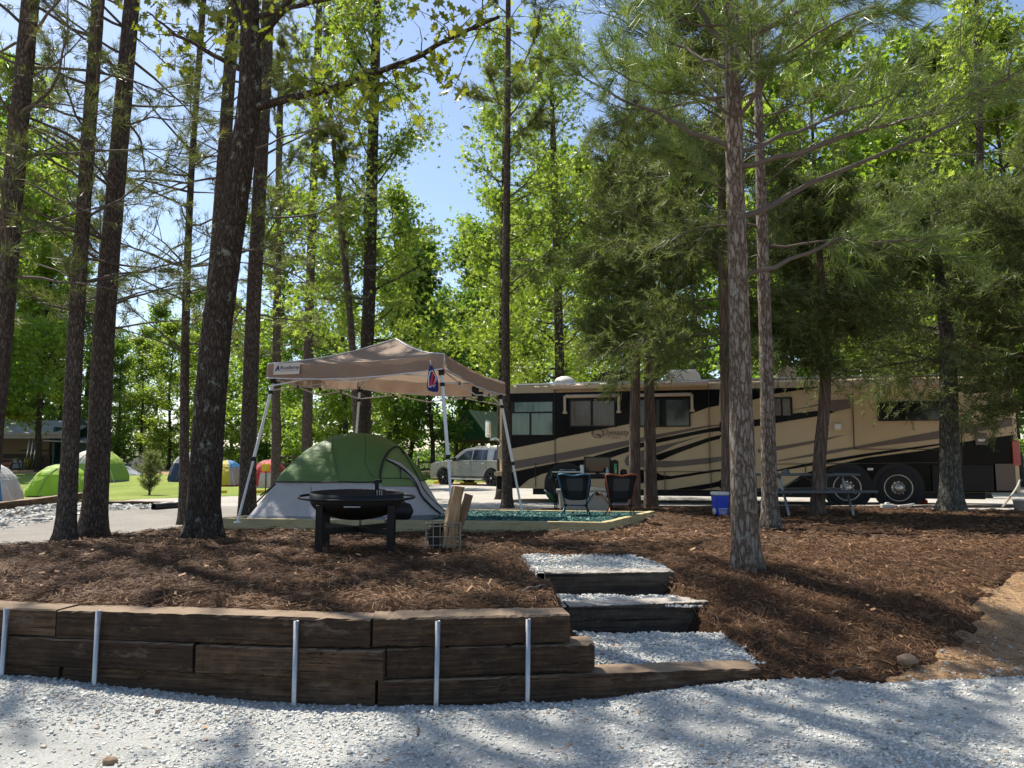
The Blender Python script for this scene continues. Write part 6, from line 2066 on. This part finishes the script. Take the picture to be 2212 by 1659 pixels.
MB().lathe([(0.014, 0.178), (0.014, 0.195), (0, 0.195)], n=12).build('cap', M_RVWHT, wb, True)
p = on_table(1120, -0.08)
tag(MB().box((0, 0, 0.03), (0.40, 0.14, 0.06)).box((0.02, -0.03, 0.065), (0.15, 0.08, 0.012)).build('radio', M_BLKPL, None, loc=tuple(p), bevel=0.01), 'low black speaker bar lying before the television', 'speaker')
p = on_table(1575, 0.05)
tag(MB().lathe([(0, 0), (0.07, 0), (0.075, 0.11), (0.055, 0.15), (0.02, 0.165), (0, 0.165)], n=18).build('kettle', M_BLKPL, None, True, tuple(p)), 'dark pot at the right end of the table', 'pot')
p = on_table(1610, -0.10)
tag(MB().prism([[-0.05, -0.03, 0], [0.05, -0.03, 0], [0.045, -0.03, 0.055], [-0.045, -0.03, 0.055]], (0, 0.06, 0)).build('small_box', pm('pink_carton', (0.42, 0.12, 0.12), 0.6, 0.2, 8), None, loc=tuple(p), bevel=0.004), 'small reddish carton at the right end of the table', 'box')
# propane bottle hung on the table's left end
pp_ = at(*c5(300, 915), TY)
prop = thing('propane_bottle', 'small green propane bottle tilted beside the left table leg', 'gas bottle', tuple(pp_))
o = MB().lathe([(0, -0.12), (0.045, -0.11), (0.05, -0.08), (0.05, 0.07), (0.04, 0.10), (0.015, 0.12), (0.015, 0.15), (0, 0.15)], n=18).build('cylinder_body', pm('green_gas_bottle', (0.02, 0.10, 0.03), 0.35, 0.15, 8), prop, True); o.rotation_euler = (0, -0.7, 0)
o = MB().lathe([(0.016, 0.13), (0.02, 0.14), (0.02, 0.19), (0.0, 0.2)], n=12).build('valve', M_ALU, prop, True); o.rotation_euler = (0, -0.7, 0)
MB().tube(resample(np.array([[-0.13, 0, 0.15], [-0.10, 0, 0.28], [-0.02, 0.02, 0.40], [0.02, 0.05, 0.52]]), 14), 0.006, 5, False).build('hose', M_RUB, prop, True)
# storage tote
tp_ = np.array([at(1262, 1100, 15.3)[0], 15.35, 0]); tp_[2] = gz(tp_[0], 15.35) - 0.01
tote = thing('storage_tote', 'large grey-beige storage tote with darker base under the table', 'tote', tuple(tp_))
M_TOTE = pm('grey_beige_plastic', (0.34, 0.315, 0.255), 0.5, 0.06, 6)
Wt = 1.0; Ht_ = 0.44
a = np.array([[-Wt / 2 * .93, -.24, 0], [Wt / 2 * .93, -.24, 0], [Wt / 2 * .93, .24, 0], [-Wt / 2 * .93, .24, 0], [-Wt / 2, -.26, Ht_], [Wt / 2, -.26, Ht_], [Wt / 2, .26, Ht_], [-Wt / 2, .26, Ht_]])
MB().add(a, [[0, 3, 2, 1], [0, 1, 5, 4], [1, 2, 6, 5], [2, 3, 7, 6], [3, 0, 4, 7]]).build('tub', M_TOTE, tote, bevel=0.02)
MB().box((0, 0, Ht_ + 0.02), (Wt + 0.07, 0.58, 0.045)).box((0, 0, Ht_ + 0.05), (Wt - 0.1, 0.46, 0.03)).build('lid', M_TOTE, tote, bevel=0.012)
MB().box((0, -0.262, Ht_ - 0.10), (Wt * 0.99, 0.012, 0.012)).build('rib', M_TOTE, tote)
MB().box((0.27, -0.268, Ht_ - 0.045), (0.13, 0.02, 0.06)).build('latch', M_BLKPL, tote, bevel=0.006)
MB().tube([[-0.43, -0.22, 0.06], [-0.43, -0.27, 0.06]], 0.07, 18).build('tote_wheel', M_RUB, tote, True)

# ------------------------------------------------------------------ cooler, picnic table, bits by the motorhome
M_COOL = pm('blue_cooler_plastic', (0.012, 0.055, 0.48), 0.35, 0.05, 5)
cq = on(1556, 1113)
cool = thing('drink_cooler', 'upright blue drink cooler with white lid beside a cedar trunk', 'cooler', tuple(cq), 0.15)
a = np.array([[-.10, -.11, 0.0], [.10, -.11, 0], [.10, .11, 0], [-.10, .11, 0], [-.125, -.13, .36], [.125, -.13, .36], [.125, .13, .36], [-.125, .13, .36]])
MB().add(a, [[0, 3, 2, 1], [0, 1, 5, 4], [1, 2, 6, 5], [2, 3, 7, 6], [3, 0, 4, 7], [4, 5, 6, 7]]).build('cooler_body', M_COOL, cool, bevel=0.02, seg=3)
MB().box((0, 0, 0.395), (0.26, 0.275, 0.065)).build('lid', M_RVWHT, cool, bevel=0.02, seg=3)
for k in range(5):
    MB().box((0.0, -0.112 - 0.012 * k * 0.3, 0.03 + 0.024 * k), (0.17 - 0.01 * (4 - k), 0.012, 0.008)).build('rib', M_RVWHT, cool)
MB().tube([[-0.135, -0.02, 0.07], [-0.11, -0.02, 0.07]], 0.06, 18).build('cooler_wheel', M_RVWHT, cool, True)

M_PGREY = pm('weathered_grey_boards', (0.11, 0.112, 0.108), 0.75, 0.3, 6, 0.3, 40, stretch=(1, 8, 8))
M_PSTEEL = pm('dull_steel_pipe', (0.27, 0.29, 0.29), 0.4, 0.2, 10, metal=0.7)
YT = 14.9
pc = np.array([at(1742, 1100, YT)[0], YT + 0.1, 0]); pc[2] = gz(pc[0], pc[1])
pt = thing('picnic_table', 'grey plank picnic table on bent steel pipe legs before the motorhome wheels', 'picnic table', tuple(pc), 0.10)
for k in range(5):
    MB().box((-0.02, -0.30 + 0.15 * k, 0.755), (1.95, 0.138, 0.042)).build('top_board', M_PGREY, pt, bevel=0.005)
for s in (-1, 1):
    for k in range(2):
        MB().box((0.0, s * (0.58 + 0.14 * k), 0.45), (2.1, 0.13, 0.042)).build('bench_board', M_PGREY, pt, bevel=0.005)
for x in (-0.62, 0.62):
    for s in (-1, 1):
        MB().tube(resample(np.array([[x, s * 0.30, 0.72], [x + 0.02, s * 0.42, 0.40], [x, s * 0.58, 0.18], [x, s * 0.66, -0.02]]), 14), 0.024, 10).build('leg', M_PSTEEL, pt, True)
        MB().tube([[x, s * 0.36, 0.42], [x, s * 0.76, 0.425]], 0.022, 8).build('bench_bracket', M_PSTEEL, pt, True)
    MB().tube([[x, -0.34, 0.73], [x, 0.34, 0.73]], 0.022, 8).build('top_bracket', M_PSTEEL, pt, True)
for s in (-1, 1):
    MB().tube([[s * 0.60, 0, 0.42], [0.0, 0, 0.72]], 0.018, 8).build('stay', M_PSTEEL, pt, True)
MB().tube([[-0.62, -0.4, 0.42], [-0.62, 0.4, 0.42]], 0.018, 8).tube([[0.62, -0.4, 0.42], [0.62, 0.4, 0.42]], 0.018, 8).build('spreader', M_PSTEEL, pt, True)
kt = tag(MB().lathe([(0, 0), (0.06, 0.005), (0.075, 0.05), (0.06, 0.09), (0.02, 0.105), (0, 0.105)], n=18).build('round_pot', pm('grey_pot', (0.12, 0.12, 0.115), 0.4, 0.1, 6), None, True, (pc[0] - 0.35, pc[1] - 0.05, pc[2] + 0.75)), 'round grey pot standing on the picnic table', 'pot')
clb = MB()
T_, H_ = np.meshgrid(np.linspace(0, 1, 14), np.linspace(0, 2 * math.pi, 10), indexing='ij')
rr_ = 0.045 * np.sin(math.pi * np.clip(T_, 0.02, 0.98)) ** 0.5 * (1 + 0.35 * fbm(T_ * 9, H_ * 1.2, 1, 3, 4))
clb.grid(np.stack([0.1 + 0.5 * T_, rr_ * 1.6 * np.cos(H_), 0.80 + rr_ * np.sin(H_)], -1))
tag(clb.build('cloth_heap', M_BLKPL, None, True, tuple(pc - (0, 0, 0.01))), 'crumpled dark cloth lying on the picnic table', 'cloth')

M_HOSE = pm('pale_corrugated_hose', (0.45, 0.42, 0.37), 0.5, 0.1, 6)
M_ORANGE = pm('orange_plastic', (0.62, 0.10, 0.035), 0.45, 0.1, 8)
h0_, h1_ = on(1943, 1098), on(1992, 1090)
hs = thing('sewer_hose', 'pale hose ending in an orange fitting by the motorhome rear wheels', 'hose', tuple(h1_))
path = resample(np.array([h0_ - h1_ + (0, 0, 0.03), (h0_ - h1_) * 0.5 + (0, -0.05, 0.04), (-0.1, 0, 0.08), (0.0, 0.1, 0.12), (0.05, 0.6, 0.22)]), 40)
MB().tube(path, 0.035 + 0.006 * np.sin(np.arange(40) * 2.2), 10).build('hose_tube', M_HOSE, hs, True)
MB().lathe([(0, 0), (0.06, 0), (0.10, 0.03), (0.11, 0.09), (0.09, 0.13), (0.05, 0.15), (0.05, 0.2), (0, 0.2)], (0.03, -0.02, 0.0), 18).build('fitting', M_ORANGE, hs, True)
q = on(1917, 1098)
blk = thing('white_block', 'small white plastic block lying before the motorhome rear wheels', 'block', tuple(q))
MB().box((0, 0, 0.045), (0.26, 0.14, 0.09)).build('block_body', M_RVWHT, blk, bevel=0.012)
MB().box((0, 0, 0.105), (0.08, 0.08, 0.04)).build('block_cap', M_RVWHT, blk, bevel=0.008)
q = on(2206, 1103)
bk = thing('white_bucket', 'white tub at the right edge behind the motorhome', 'tub', tuple(q))
MB().lathe([(0, 0), (0.12, 0), (0.14, 0.20), (0.15, 0.20), (0.15, 0.22), (0.13, 0.22), (0.11, 0.03), (0, 0.03)], n=20).build('tub', M_RVWHT, bk, True)
q0, q1 = on(2160, 1100), on(2208, 1080)
tag(MB().tube(resample(np.array([on(2140, 1102) + (0, 0, 0.03), on(2165, 1099) + (0, 0, 0.04), at(2185, 1070, 17.0), at(2200, 1045, 18.2), at(2203, 1036, 18.6)]), 40), 0.02, 8).build('water_hose', M_HOSE, None, True), 'pale hose rising to the rear corner of the motorhome', 'hose')
# ------------------------------------------------------------------ tents on the lawn
def cloth(name, col, tr=0.35):
    return pm(name, col, 0.6, 0.12, 2.5, 0.7, 3.5, 0.12, transl=tr)


C_LIME, C_LIME2 = cloth('lime_tent_cloth', (0.36, 0.56, 0.04)), cloth('pale_lime_tent_cloth', (0.45, 0.60, 0.12))
C_WHITE, C_GREY = cloth('white_tent_cloth', (0.62, 0.60, 0.57)), cloth('light_grey_tent_cloth', (0.42, 0.43, 0.45))
C_NAVY, C_BLUE = cloth('navy_tent_cloth', (0.025, 0.04, 0.10), 0.15), cloth('blue_tent_cloth', (0.05, 0.25, 0.55))
C_YEL, C_RED, C_DRED = cloth('yellow_tent_cloth', (0.68, 0.52, 0.05)), cloth('red_tent_cloth', (0.58, 0.05, 0.045)), cloth('dark_red_tent_cloth', (0.35, 0.04, 0.05))
C_SAGE = cloth('green_tent_cloth', (0.27, 0.42, 0.10))


def small_tent(label, pxl, pxr, pybase, pytop, Y, rz, panels, skirt, ry=None, peak=0.0, fly=None, n=3.0):
    """panels: list of (th0, th1, lower, upper material) in turns of the dome; fly: t where the upper cloth begins"""
    x0, x1 = (pxl - CX) / FPX * Y, (pxr - CX) / FPX * Y
    cx = (x0 + x1) / 2; rx = (x1 - x0) / 2
    g = min(gz(x0, Y), gz(x1, Y), gz(cx, Y))
    H = at((pxl + pxr) / 2, pytop, Y)[2] - g
    ry = ry or rx * 0.85
    t_ = thing('dome_tent', label, 'tent', (cx, Y + ry * 0.3, g), rz)
    k = 1 / (abs(math.cos(rz)) + 0.25 * abs(math.sin(rz)))
    A = (rx * k * 0.98, ry * k, H, n, (peak * rx, 0.0))
    MB().grid(dome_part(0.0, 0.06, 0, 2 * math.pi, A, 3, 49, 0.004, 0.0)).build('skirt', skirt, t_, True)
    f = fly or 0.35
    for i, (a, c, lo, hi) in enumerate(panels):
        a, c = a * 2 * math.pi, c * 2 * math.pi
        MB().grid(dome_part(0.05, f, a, c, A, 9, 30, 0.0, 0.05, i + 3)).build('wall_panel', lo, t_, True)
        MB().grid(dome_part(f, 1.0, a, c, A, 16, 30, 0.012, 0.05, i + 3)).build('roof_panel', hi, t_, True)
    for k in range(4):
        th = (k + 0.5) * math.pi / 2
        P = np.concatenate([dome(np.linspace(0, 1, 14), np.full(14, th), A[0] + 0.02, A[1] + 0.02, A[2] + 0.02, A[3], A[4])])
        MB().tube(P, 0.008, 5).build('pole', M_RVWHT, t_, True)
    for s in (-1, 1):
        th_ = np.linspace(-math.pi / 2 - 0.42, -math.pi / 2 + 0.42, 17)
        tt_ = 0.06 + 0.62 * np.clip(1 - (np.abs(th_ + math.pi / 2) / 0.42) ** 2.5, 0, 1)
        if s > 0:
            MB().tube(dome(tt_, th_, A[0] + 0.035, A[1] + 0.035, A[2] + 0.02, A[3], A[4]), 0.012, 5, False).build('door_seam', M_TDARK, t_)
        e = dome(np.array([0.45]), np.array([math.pi / 2 - s * 2.2]), A[0], A[1], A[2], A[3], A[4])[0]
        MB().tube([e, [e[0] * 1.75, e[1] * 1.75, -0.02]], 0.006, 4).build('guy_line', M_RVWHT, t_)
    return t_


Q4 = lambda a, b, c, d: [(-0.125, 0.125, *a), (0.125, 0.375, *b), (0.375, 0.625, *c), (0.625, 0.875, *d)]
small_tent('blue and white tent cut by the left edge of the picture', -95, 37, 1080, 1002, 20.6, 0.15, Q4((C_WHITE, C_WHITE), (C_GREY, C_BLUE), (C_GREY, C_BLUE), (C_BLUE, C_WHITE)), C_NAVY, fly=0.42)
small_tent('low bright lime green dome tent behind the tie edging', 64, 196, 1069, 1004, 25.5, 0.25, Q4((C_LIME, C_LIME), (C_LIME, C_LIME), (C_LIME, C_LIME2), (C_LIME, C_LIME)), M_TRIMB, fly=0.5)
small_tent('larger sage and white dome tent behind the lime tent', 140, 268, 1033, 971, 36.0, -0.1, Q4((C_SAGE, C_LIME2), (C_SAGE, C_WHITE), (C_SAGE, C_WHITE), (C_SAGE, C_WHITE)), M_TDARK, fly=0.40)
small_tent('navy tent with grey roof behind the oak trunk', 366, 450, 1034, 978, 36.5, 0.2, Q4((C_NAVY, C_GREY), (C_NAVY, C_GREY), (C_NAVY, C_WHITE), (C_NAVY, C_GREY)), C_NAVY, fly=0.45)
small_tent('yellow, white and blue dome tent right of the oak trunk', 448, 531, 1047, 995, 33.0, -0.35, [(-0.125, 0.125, C_GREY, C_BLUE), (0.125, 0.375, C_GREY, C_BLUE), (0.375, 0.625, C_GREY, C_BLUE), (0.625, 0.70, C_WHITE, C_GREY), (0.70, 0.875, C_YEL, C_YEL)], C_DRED, fly=0.55)
small_tent('red dome tent with white lower wall by the thin pine', 540, 624, 1050, 994, 32.0, -0.3, [(-0.125, 0.125, C_GREY, C_DRED), (0.125, 0.375, C_GREY, C_RED), (0.375, 0.625, C_RED, C_RED), (0.625, 0.74, C_RED, C_RED), (0.74, 0.875, C_WHITE, C_RED)], C_WHITE, fly=0.38)

# ------------------------------------------------------------------ parking stops
M_YEL = pm('yellow_concrete_paint', (0.62, 0.44, 0.02), 0.7, 0.12, 5, 0.3, 30)


def stop(label, px0, px1, Y0, Y1):
    a, c = np.array([(px0 - CX) / FPX * Y0, Y0]), np.array([(px1 - CX) / FPX * Y1, Y1])
    d = c - a; L = np.linalg.norm(d)
    z = gz(*((a + c) / 2))
    P = [[-L / 2, -.08, 0], [L / 2, -.08, 0], [L / 2, .08, 0], [-L / 2, .08, 0], [-L / 2 + .02, -.05, .13], [L / 2 - .02, -.05, .13], [L / 2 - .02, .05, .13], [-L / 2 + .02, .05, .13]]
    o = MB().add(P, [[0, 3, 2, 1], [0, 1, 5, 4], [1, 2, 6, 5], [2, 3, 7, 6], [3, 0, 4, 7], [4, 5, 6, 7]]).build('parking_stop', M_YEL, None, loc=((a + c)[0] / 2, (a + c)[1] / 2, z + 0.01), bevel=0.012)
    o.rotation_euler = (0, 0, math.atan2(d[1], d[0]))
    tag(o, label, 'parking stop', 'yellow parking stops along the lot')


stop('yellow parking stop beside the oak trunk, before the yellow tent', 446, 496, 28.2, 28.6)
stop('yellow parking stop in front of the red tent', 546, 612, 28.4, 28.8)
stop('yellow parking stop at the front wheel of the silver car', 940, 962, 41.0, 42.2)
stop('yellow parking stop glimpsed beneath the silver car', 995, 1030, 39.0, 39.6)

# drain pipe, sapling's hose, stone heaps
r7 = np.random.default_rng(7)
M_BLKPIPE = pm('black_corrugated_pipe', (0.02, 0.02, 0.021), 0.45, 0.2, 10)
pa, pb = on(331, 1103), on(386, 1098)
pa = np.array([pa[0], pa[1], gz(pa[0], pa[1]) + 0.08]); pb = np.array([pb[0] + 0.1, pb[1], gz(pb[0], pb[1]) + 0.08])
t = np.linspace(0, 1, 120)[:, None]
tag(MB().tube(pa + (pb - pa) * t, 0.085 + 0.01 * np.sin(np.arange(120) * 1.6), 18, False).tube(pb + (pa - pb) * t, 0.07, 18, False).build('drain_pipe', M_BLKPIPE, None, True), 'black corrugated drain pipe opening by the thin pine', 'pipe')


def heap(label, px, py, Y, rx, ry, H, mat, seed):
    x = (px - CX) / FPX * Y
    u = np.linspace(-1, 1, 30); X, Yy = np.meshgrid(u, u)
    rr = np.sqrt(X**2 + Yy**2)
    Z = H * np.clip(1 - rr, -0.1, 1) ** 1.0 * (1 + 0.25 * fbm(X, Yy, 3, 3, seed)) if False else H * np.clip(1 - rr, 0, 1) + 0.06 * fbm(X, Yy, 5, 3, seed) - 0.12 * (rr > 0.98)
    o = MB().grid(np.stack([X * rx, Yy * ry, Z], -1)).build('stone_heap', mat, None, True, (x, Y, gz(x, Y)))
    tag(o, label, 'heap', 'heaps behind the tents')


M_HEAP = pm('blue_grey_crushed_rock', (0.30, 0.32, 0.35), 0.9, 0.2, 8, 0.8, 25, 0.05)
M_HEAPD = pm('dark_soil', (0.08, 0.075, 0.07), 0.95, 0.3, 6, 0.8, 20, 0.05)
heap('pale blue-grey crushed rock heap right of the sage tent', 262, 1024, 44, 1.4, 1.2, 0.75, M_HEAP, 1)
heap('dark soil heap in front of the far undergrowth', 302, 1018, 50, 1.5, 1.2, 1.0, M_HEAPD, 2)

# yellow post box on the post by the red tent
q = on(586, 1062)
yb = thing('yellow_box_post', 'yellow box on a thin post in front of the red tent', 'post box', tuple((lambda x: (x, 27.6, gz(x, 27.6)))((578 - CX) / FPX * 27.6)))
MB().tube([[0, 0, -0.05], [0, 0, 0.95]], 0.02, 8).build('post', M_BLKPL, yb, True)
MB().box((0, -0.03, 0.98), (0.25, 0.12, 0.26)).build('box_body', M_YEL, yb, bevel=0.015)
MB().box((0, -0.10, 0.90), (0.22, 0.05, 0.03)).build('box_lip', M_YEL, yb, bevel=0.006)

# ------------------------------------------------------------------ open work shed on the far left
M_SHEDROOF = pm('grey_metal_roof', (0.32, 0.315, 0.31), 0.5, 0.15, 2, metal=0.1)
M_SHEDTAN = pm('tan_shed_wall', (0.36, 0.27, 0.17), 0.8, 0.1, 2)
M_SHEDGRN = pm('dark_green_siding', (0.018, 0.062, 0.048), 0.55, 0.1, 3)
M_BEAM = pm('brown_beam', (0.11, 0.07, 0.045), 0.8, 0.2, 4)
SY = 58.0


def sx(px): return (px - CX) / FPX * SY


SG = float(plat_z(np.array([sx(60)]), np.array([SY]))[0])
shed = thing('open_shed', 'open-fronted tan work shed with a grey metal roof beyond the tents', 'shed', (sx(60), SY, SG))


def sh(px, py, dy=0.0):
    p = at(px, py, SY + dy); return p - np.array([sx(60), SY, SG])


L_, R_ = sh(-140, 1000)[0], sh(150, 1000)[0]
ze, zr = sh(60, 940)[2], sh(60, 926, 3)[2]
MB().prism([[L_ - .4, -1.0, ze], [R_ + .6, -1.0, ze], [R_ + .2, 3.2, ze + 1.15], [L_ - .4, 3.2, ze + 1.15]], (0, 0, 0.12)).build('roof', M_SHEDROOF, shed)
MB().box(((L_ + R_) / 2, 4.0, ze / 2 + .2), (R_ - L_, 0.15, ze + 0.6)).build('back_wall', M_SHEDTAN, shed)
MB().box((L_, 1.8, ze / 2), (0.15, 4.4, ze)).build('side_wall', M_SHEDTAN, shed)
MB().box((R_ - 0.9, 1.6, ze / 2 + 0.35), (0.15, 4.4, ze + 0.5)).build('side_wall', M_SHEDGRN, shed)
MB().box(((L_ + R_) / 2, -0.75, ze - 0.12), (R_ - L_, 0.15, 0.28)).build('eave_beam', M_SHEDROOF, shed)
for px in (-60, 67, 75, 83):
    MB().tube([[sh(px, 1000)[0], -0.7, -0.1], [sh(px, 1000)[0] + (0.25 if px > 0 else 0), -0.7, ze - 0.1]], 0.05, 8).build('post', M_ALU, shed, True)
for px in (16, 40):
    MB().bar([sh(px, 1000)[0], 3.85, ze - 0.2], [sh(px, 1000)[0], 3.85, 0.8], 0.12, 0.1).build('wall_post', M_BEAM, shed)
MB().box((sh(25, 1000)[0], 3.7, ze - 1.1), (3.4, 0.25, 0.10)).build('wall_shelf', M_BEAM, shed)
# green lean-to on its right
MB().box((sh(160, 1000)[0], 0.2, 0.9), (sh(200, 1000)[0] - sh(112, 1000)[0], 0.15, 2.0)).build('lean_to_wall', M_SHEDGRN, shed)
MB().prism([[sh(108, 1000)[0], -1.0, 2.05], [sh(205, 1000)[0], -1.0, 1.9], [sh(205, 1000)[0], 1.4, 2.25], [sh(108, 1000)[0], 1.4, 2.4]], (0, 0, 0.08)).build('lean_to_roof', M_SHEDROOF, shed)
MB().prism([[sh(120, 1000)[0], 1.5, 2.2], [sh(200, 1000)[0], 1.5, 2.2], [sh(142, 1000)[0], 1.5, 4.0]], (0, 0.15, 0)).build('gable', M_SHEDGRN, shed)


def far_box(name, label, cat, px0, px1, py0, py1, dy, mat, dep=0.6):
    a, c = sh(px0, py1, dy), sh(px1, py0, dy)
    y = SY + dy
    o = MB()
    w, h = c[0] - a[0], c[2] - a[2]
    o.add([[-w / 2, 0, 0], [w / 2, 0, 0], [w / 2, dep, 0], [-w / 2, dep, 0], [-w / 2 * .9, .05, h], [w / 2 * .9, .05, h], [w / 2 * .9, dep * .9, h * .92], [-w / 2 * .9, dep * .9, h * .92]],
          [[0, 3, 2, 1], [0, 1, 5, 4], [1, 2, 6, 5], [2, 3, 7, 6], [3, 0, 4, 7], [4, 5, 6, 7]])
    ob = o.build(name, mat, None, loc=((a + c)[0] / 2 + sx(60), y, SG), bevel=0.05)
    return tag(ob, label, cat)


far_box('yellow_machine', 'left yellow machine standing in the open shed', 'machine', 26, 38, 986, 1009, 1.0, M_YEL)
far_box('yellow_machine', 'right yellow machine standing in the open shed', 'machine', 49, 61, 986, 1009, 1.0, M_YEL)
far_box('grey_panel', 'grey board leaning before the yellow machines in the shed', 'board', 25, 48, 995, 1014, 0.3, M_HEAP, 0.2)
far_box('red_machine', 'red machine at the left end of the open shed', 'machine', -5, 24, 996, 1012, 0.8, pm('red_machine_paint', (0.30, 0.03, 0.02), 0.5, 0.1, 5))
far_box('dark_stack', 'dark stacked lumber along the back of the open shed', 'stack', 0, 78, 978, 1010, 2.2, M_HEAPD, 1.0)
far_box('blue_crate', 'blue crate on the shelving at the right of the shed', 'crate', 94, 106, 970, 984, 1.6, pm('blue_crate_plastic', (0.02, 0.05, 0.22), 0.5, 0.1, 5))
far_box('shelf_stack', 'cluttered shelving beneath the blue crate in the shed', 'shelving', 90, 109, 984, 1014, 1.5, M_BEAM)
pz = SG
pt2 = thing('picnic_table', 'weathered picnic table standing in front of the open shed', 'picnic table', (sx(66), SY - 2.5, gz(sx(66), SY - 2.5)))
MB().box((0.1, 0, 0.76), (1.9, 0.75, 0.07)).build('table_top', M_TWIGL, pt2)
for y in (-0.7, 0.7):
    MB().box((0, y, 0.45), (1.9, 0.26, 0.06)).build('bench', M_TWIGL, pt2)
for x in (-0.6, 0.6):
    for s in (-1, 1):
        MB().bar([x, s * 0.25, 0.74], [x, s * 0.75, 0.0], 0.09, 0.05).build('leg', M_TWIGL, pt2)
edging('log_rail', 'long pale log rails lying before the open shed', [(np.array([sx(-20), SY - 5, gz(sx(-20), SY - 5) + 0.28]), np.array([sx(100), SY - 5.2, gz(sx(100), SY - 5.2) + 0.26])), (np.array([sx(-30), SY - 8, gz(sx(-30), SY - 8) + 0.24]), np.array([sx(60), SY - 8.2, gz(sx(60), SY - 8.2) + 0.24]))], 0.22, 0.24, M_TIE)

# ------------------------------------------------------------------ green pavilion behind the car
PY = 54.0
pvx = (1020 - CX) / FPX * PY
pg = gz(pvx, PY)
pav = thing('pavilion', 'green gabled pavilion with a pale metal roof behind the silver car', 'pavilion', (pvx, PY, pg), -0.85)
M_PROOF = pm('pale_green_metal_roof', (0.38, 0.42, 0.34), 0.4, 0.08, 2, metal=0.15)
M_PGREEN = pm('green_gable_siding', (0.02, 0.10, 0.05), 0.6, 0.08, 3)
hz = at(1024, 889, PY)[2] - pg; he = at(990, 950, PY)[2] - pg
hw = 2.15; LN = 7.0
for s in (-1, 1):
    rf = MB().prism([[s * (hw + 0.25), -0.45, he - 0.12], [0, -0.45, hz], [0, LN, hz], [s * (hw + 0.25), LN, he - 0.12]], (0, 0, 0.07)).build('roof_slope', M_PROOF, pav)
    for k in range(16):
        y = -0.40 + (LN + 0.35) * k / 15
        MB().bar([s * (hw + 0.25), y, he - 0.12 + 0.09], [s * 0.02, y, hz + 0.09], 0.04, 0.04).build('roof_rib', M_PROOF, rf)
    MB().bar([s * (hw + 0.27), -0.47, he - 0.06], [0, -0.47, hz + 0.06], 0.06, 0.2).build('fascia', M_PGREEN, pav)
MB().prism([[-hw, 0, he], [hw, 0, he], [0, 0, hz - 0.05]], (0, 0.1, 0)).build('gable', M_PGREEN, pav)
MB().box((0, 0.02, he - 0.10), (2 * hw, 0.2, 0.2)).build('tie_beam', M_BEAM, pav)
for x in (-hw + 0.15, hw - 0.15):
    for y in (0.15, LN / 2, LN - 0.2):
        MB().box((x, y, he / 2 - 0.05), (0.18, 0.18, he + 0.1)).build('post', M_BEAM, pav)
    MB().bar([x * 0.92, 0.15, he - 1.0], [x * 0.45, 0.15, he - 0.1], 0.1, 0.1).build('brace', M_BEAM, pav)
for s in (-1, 1):
    MB().box((s * (hw - 0.05), LN / 2, he - 0.08), (0.15, LN, 0.2)).build('plate_beam', M_BEAM, pav)

# wooden ladder and a rail fence glimpsed in the wood
for x0, x1, lab in ((600, 655, 'grey rail fence in the wood behind the thin pine'), (905, 985, 'dark rail fence in the wood left of the silver car')):
    Yf = 52.0
    a, c = (x0 - CX) / FPX * Yf, (x1 - CX) / FPX * Yf
    fz = gz((a + c) / 2, Yf)
    fn = thing('rail_fence', lab, 'fence', ((a + c) / 2, Yf, fz))
    hw_ = (c - a) / 2
    for z in (0.5, 1.0):
        MB().box((0, 0, z), (2 * hw_, 0.05, 0.12)).build('rail', M_TWIG, fn)
    for k in range(4):
        MB().box((-hw_ + 2 * hw_ * k / 3, 0.07, 0.6), (0.1, 0.09, 1.25)).build('post', M_TWIG, fn)

# fallen twigs and sticks on the ground
for lab, p0_, p1_, rr_ in (('pale bent twig lying on the straw right of the steps', (2000 * .5486 + 430, 1345), (1555, 1362), 0.004),
                           ('thin stick lying above the top gravel tread', (1215, 1190), (1262, 1192), 0.010),
                           ('dead branch stub on the dirt left of the middle step', (1128, 1284), (1180, 1272), 0.012),
                           ('pale root end at the edge of the drive gravel', (1790, 1462), (1868, 1455), 0.008),
                           ('curled bark strip lying on the drive gravel', (885, 1575), (902, 1600), 0.010)):
    a, c = on(*p0_), on(*p1_)
    m_ = (a + c) / 2 + (0.02, 0.03, 0.012)
    P = resample(np.array([a + (0, 0, 0.02), m_ + (0, 0, 0.02), c + (0, 0, 0.025)]), 10)
    P[1:-1] += np.random.default_rng(int(p0_[0])).normal(0, 0.006, (8, 3))
    tag(MB().tube(P, np.linspace(rr_, rr_ * 0.5, 10), 6).build('fallen_stick', M_TWIGL, None, True), lab, 'stick', 'fallen sticks')
for lab, px, py, s in (('brown rock at the edge of the drive under the dirt bank', 1960, 1437, 0.11), ('tan stone lying on the drive at the lower left', 236, 1652, 0.06)):
    p = on(px, py)
    T_, H_ = np.meshgrid(np.linspace(-math.pi / 2, math.pi / 2, 9), np.linspace(0, 2 * math.pi, 13), indexing='ij')
    rr_ = s / 2 * (1 + 0.25 * fbm(np.cos(H_) * np.cos(T_) * 2, T_ * 1.5, 1.2, 3, int(px)))
    tag(MB().grid(np.stack([rr_ * np.cos(T_) * np.cos(H_) * 1.3, rr_ * np.cos(T_) * np.sin(H_), rr_ * np.sin(T_) * 0.8], -1)).build('field_stone', pm('brown_rock', (0.22, 0.15, 0.095), 0.9, 0.25, 20, 0.5, 40), None, True, tuple(p + (0, 0, s * 0.25))), lab, 'stone', 'single stones')
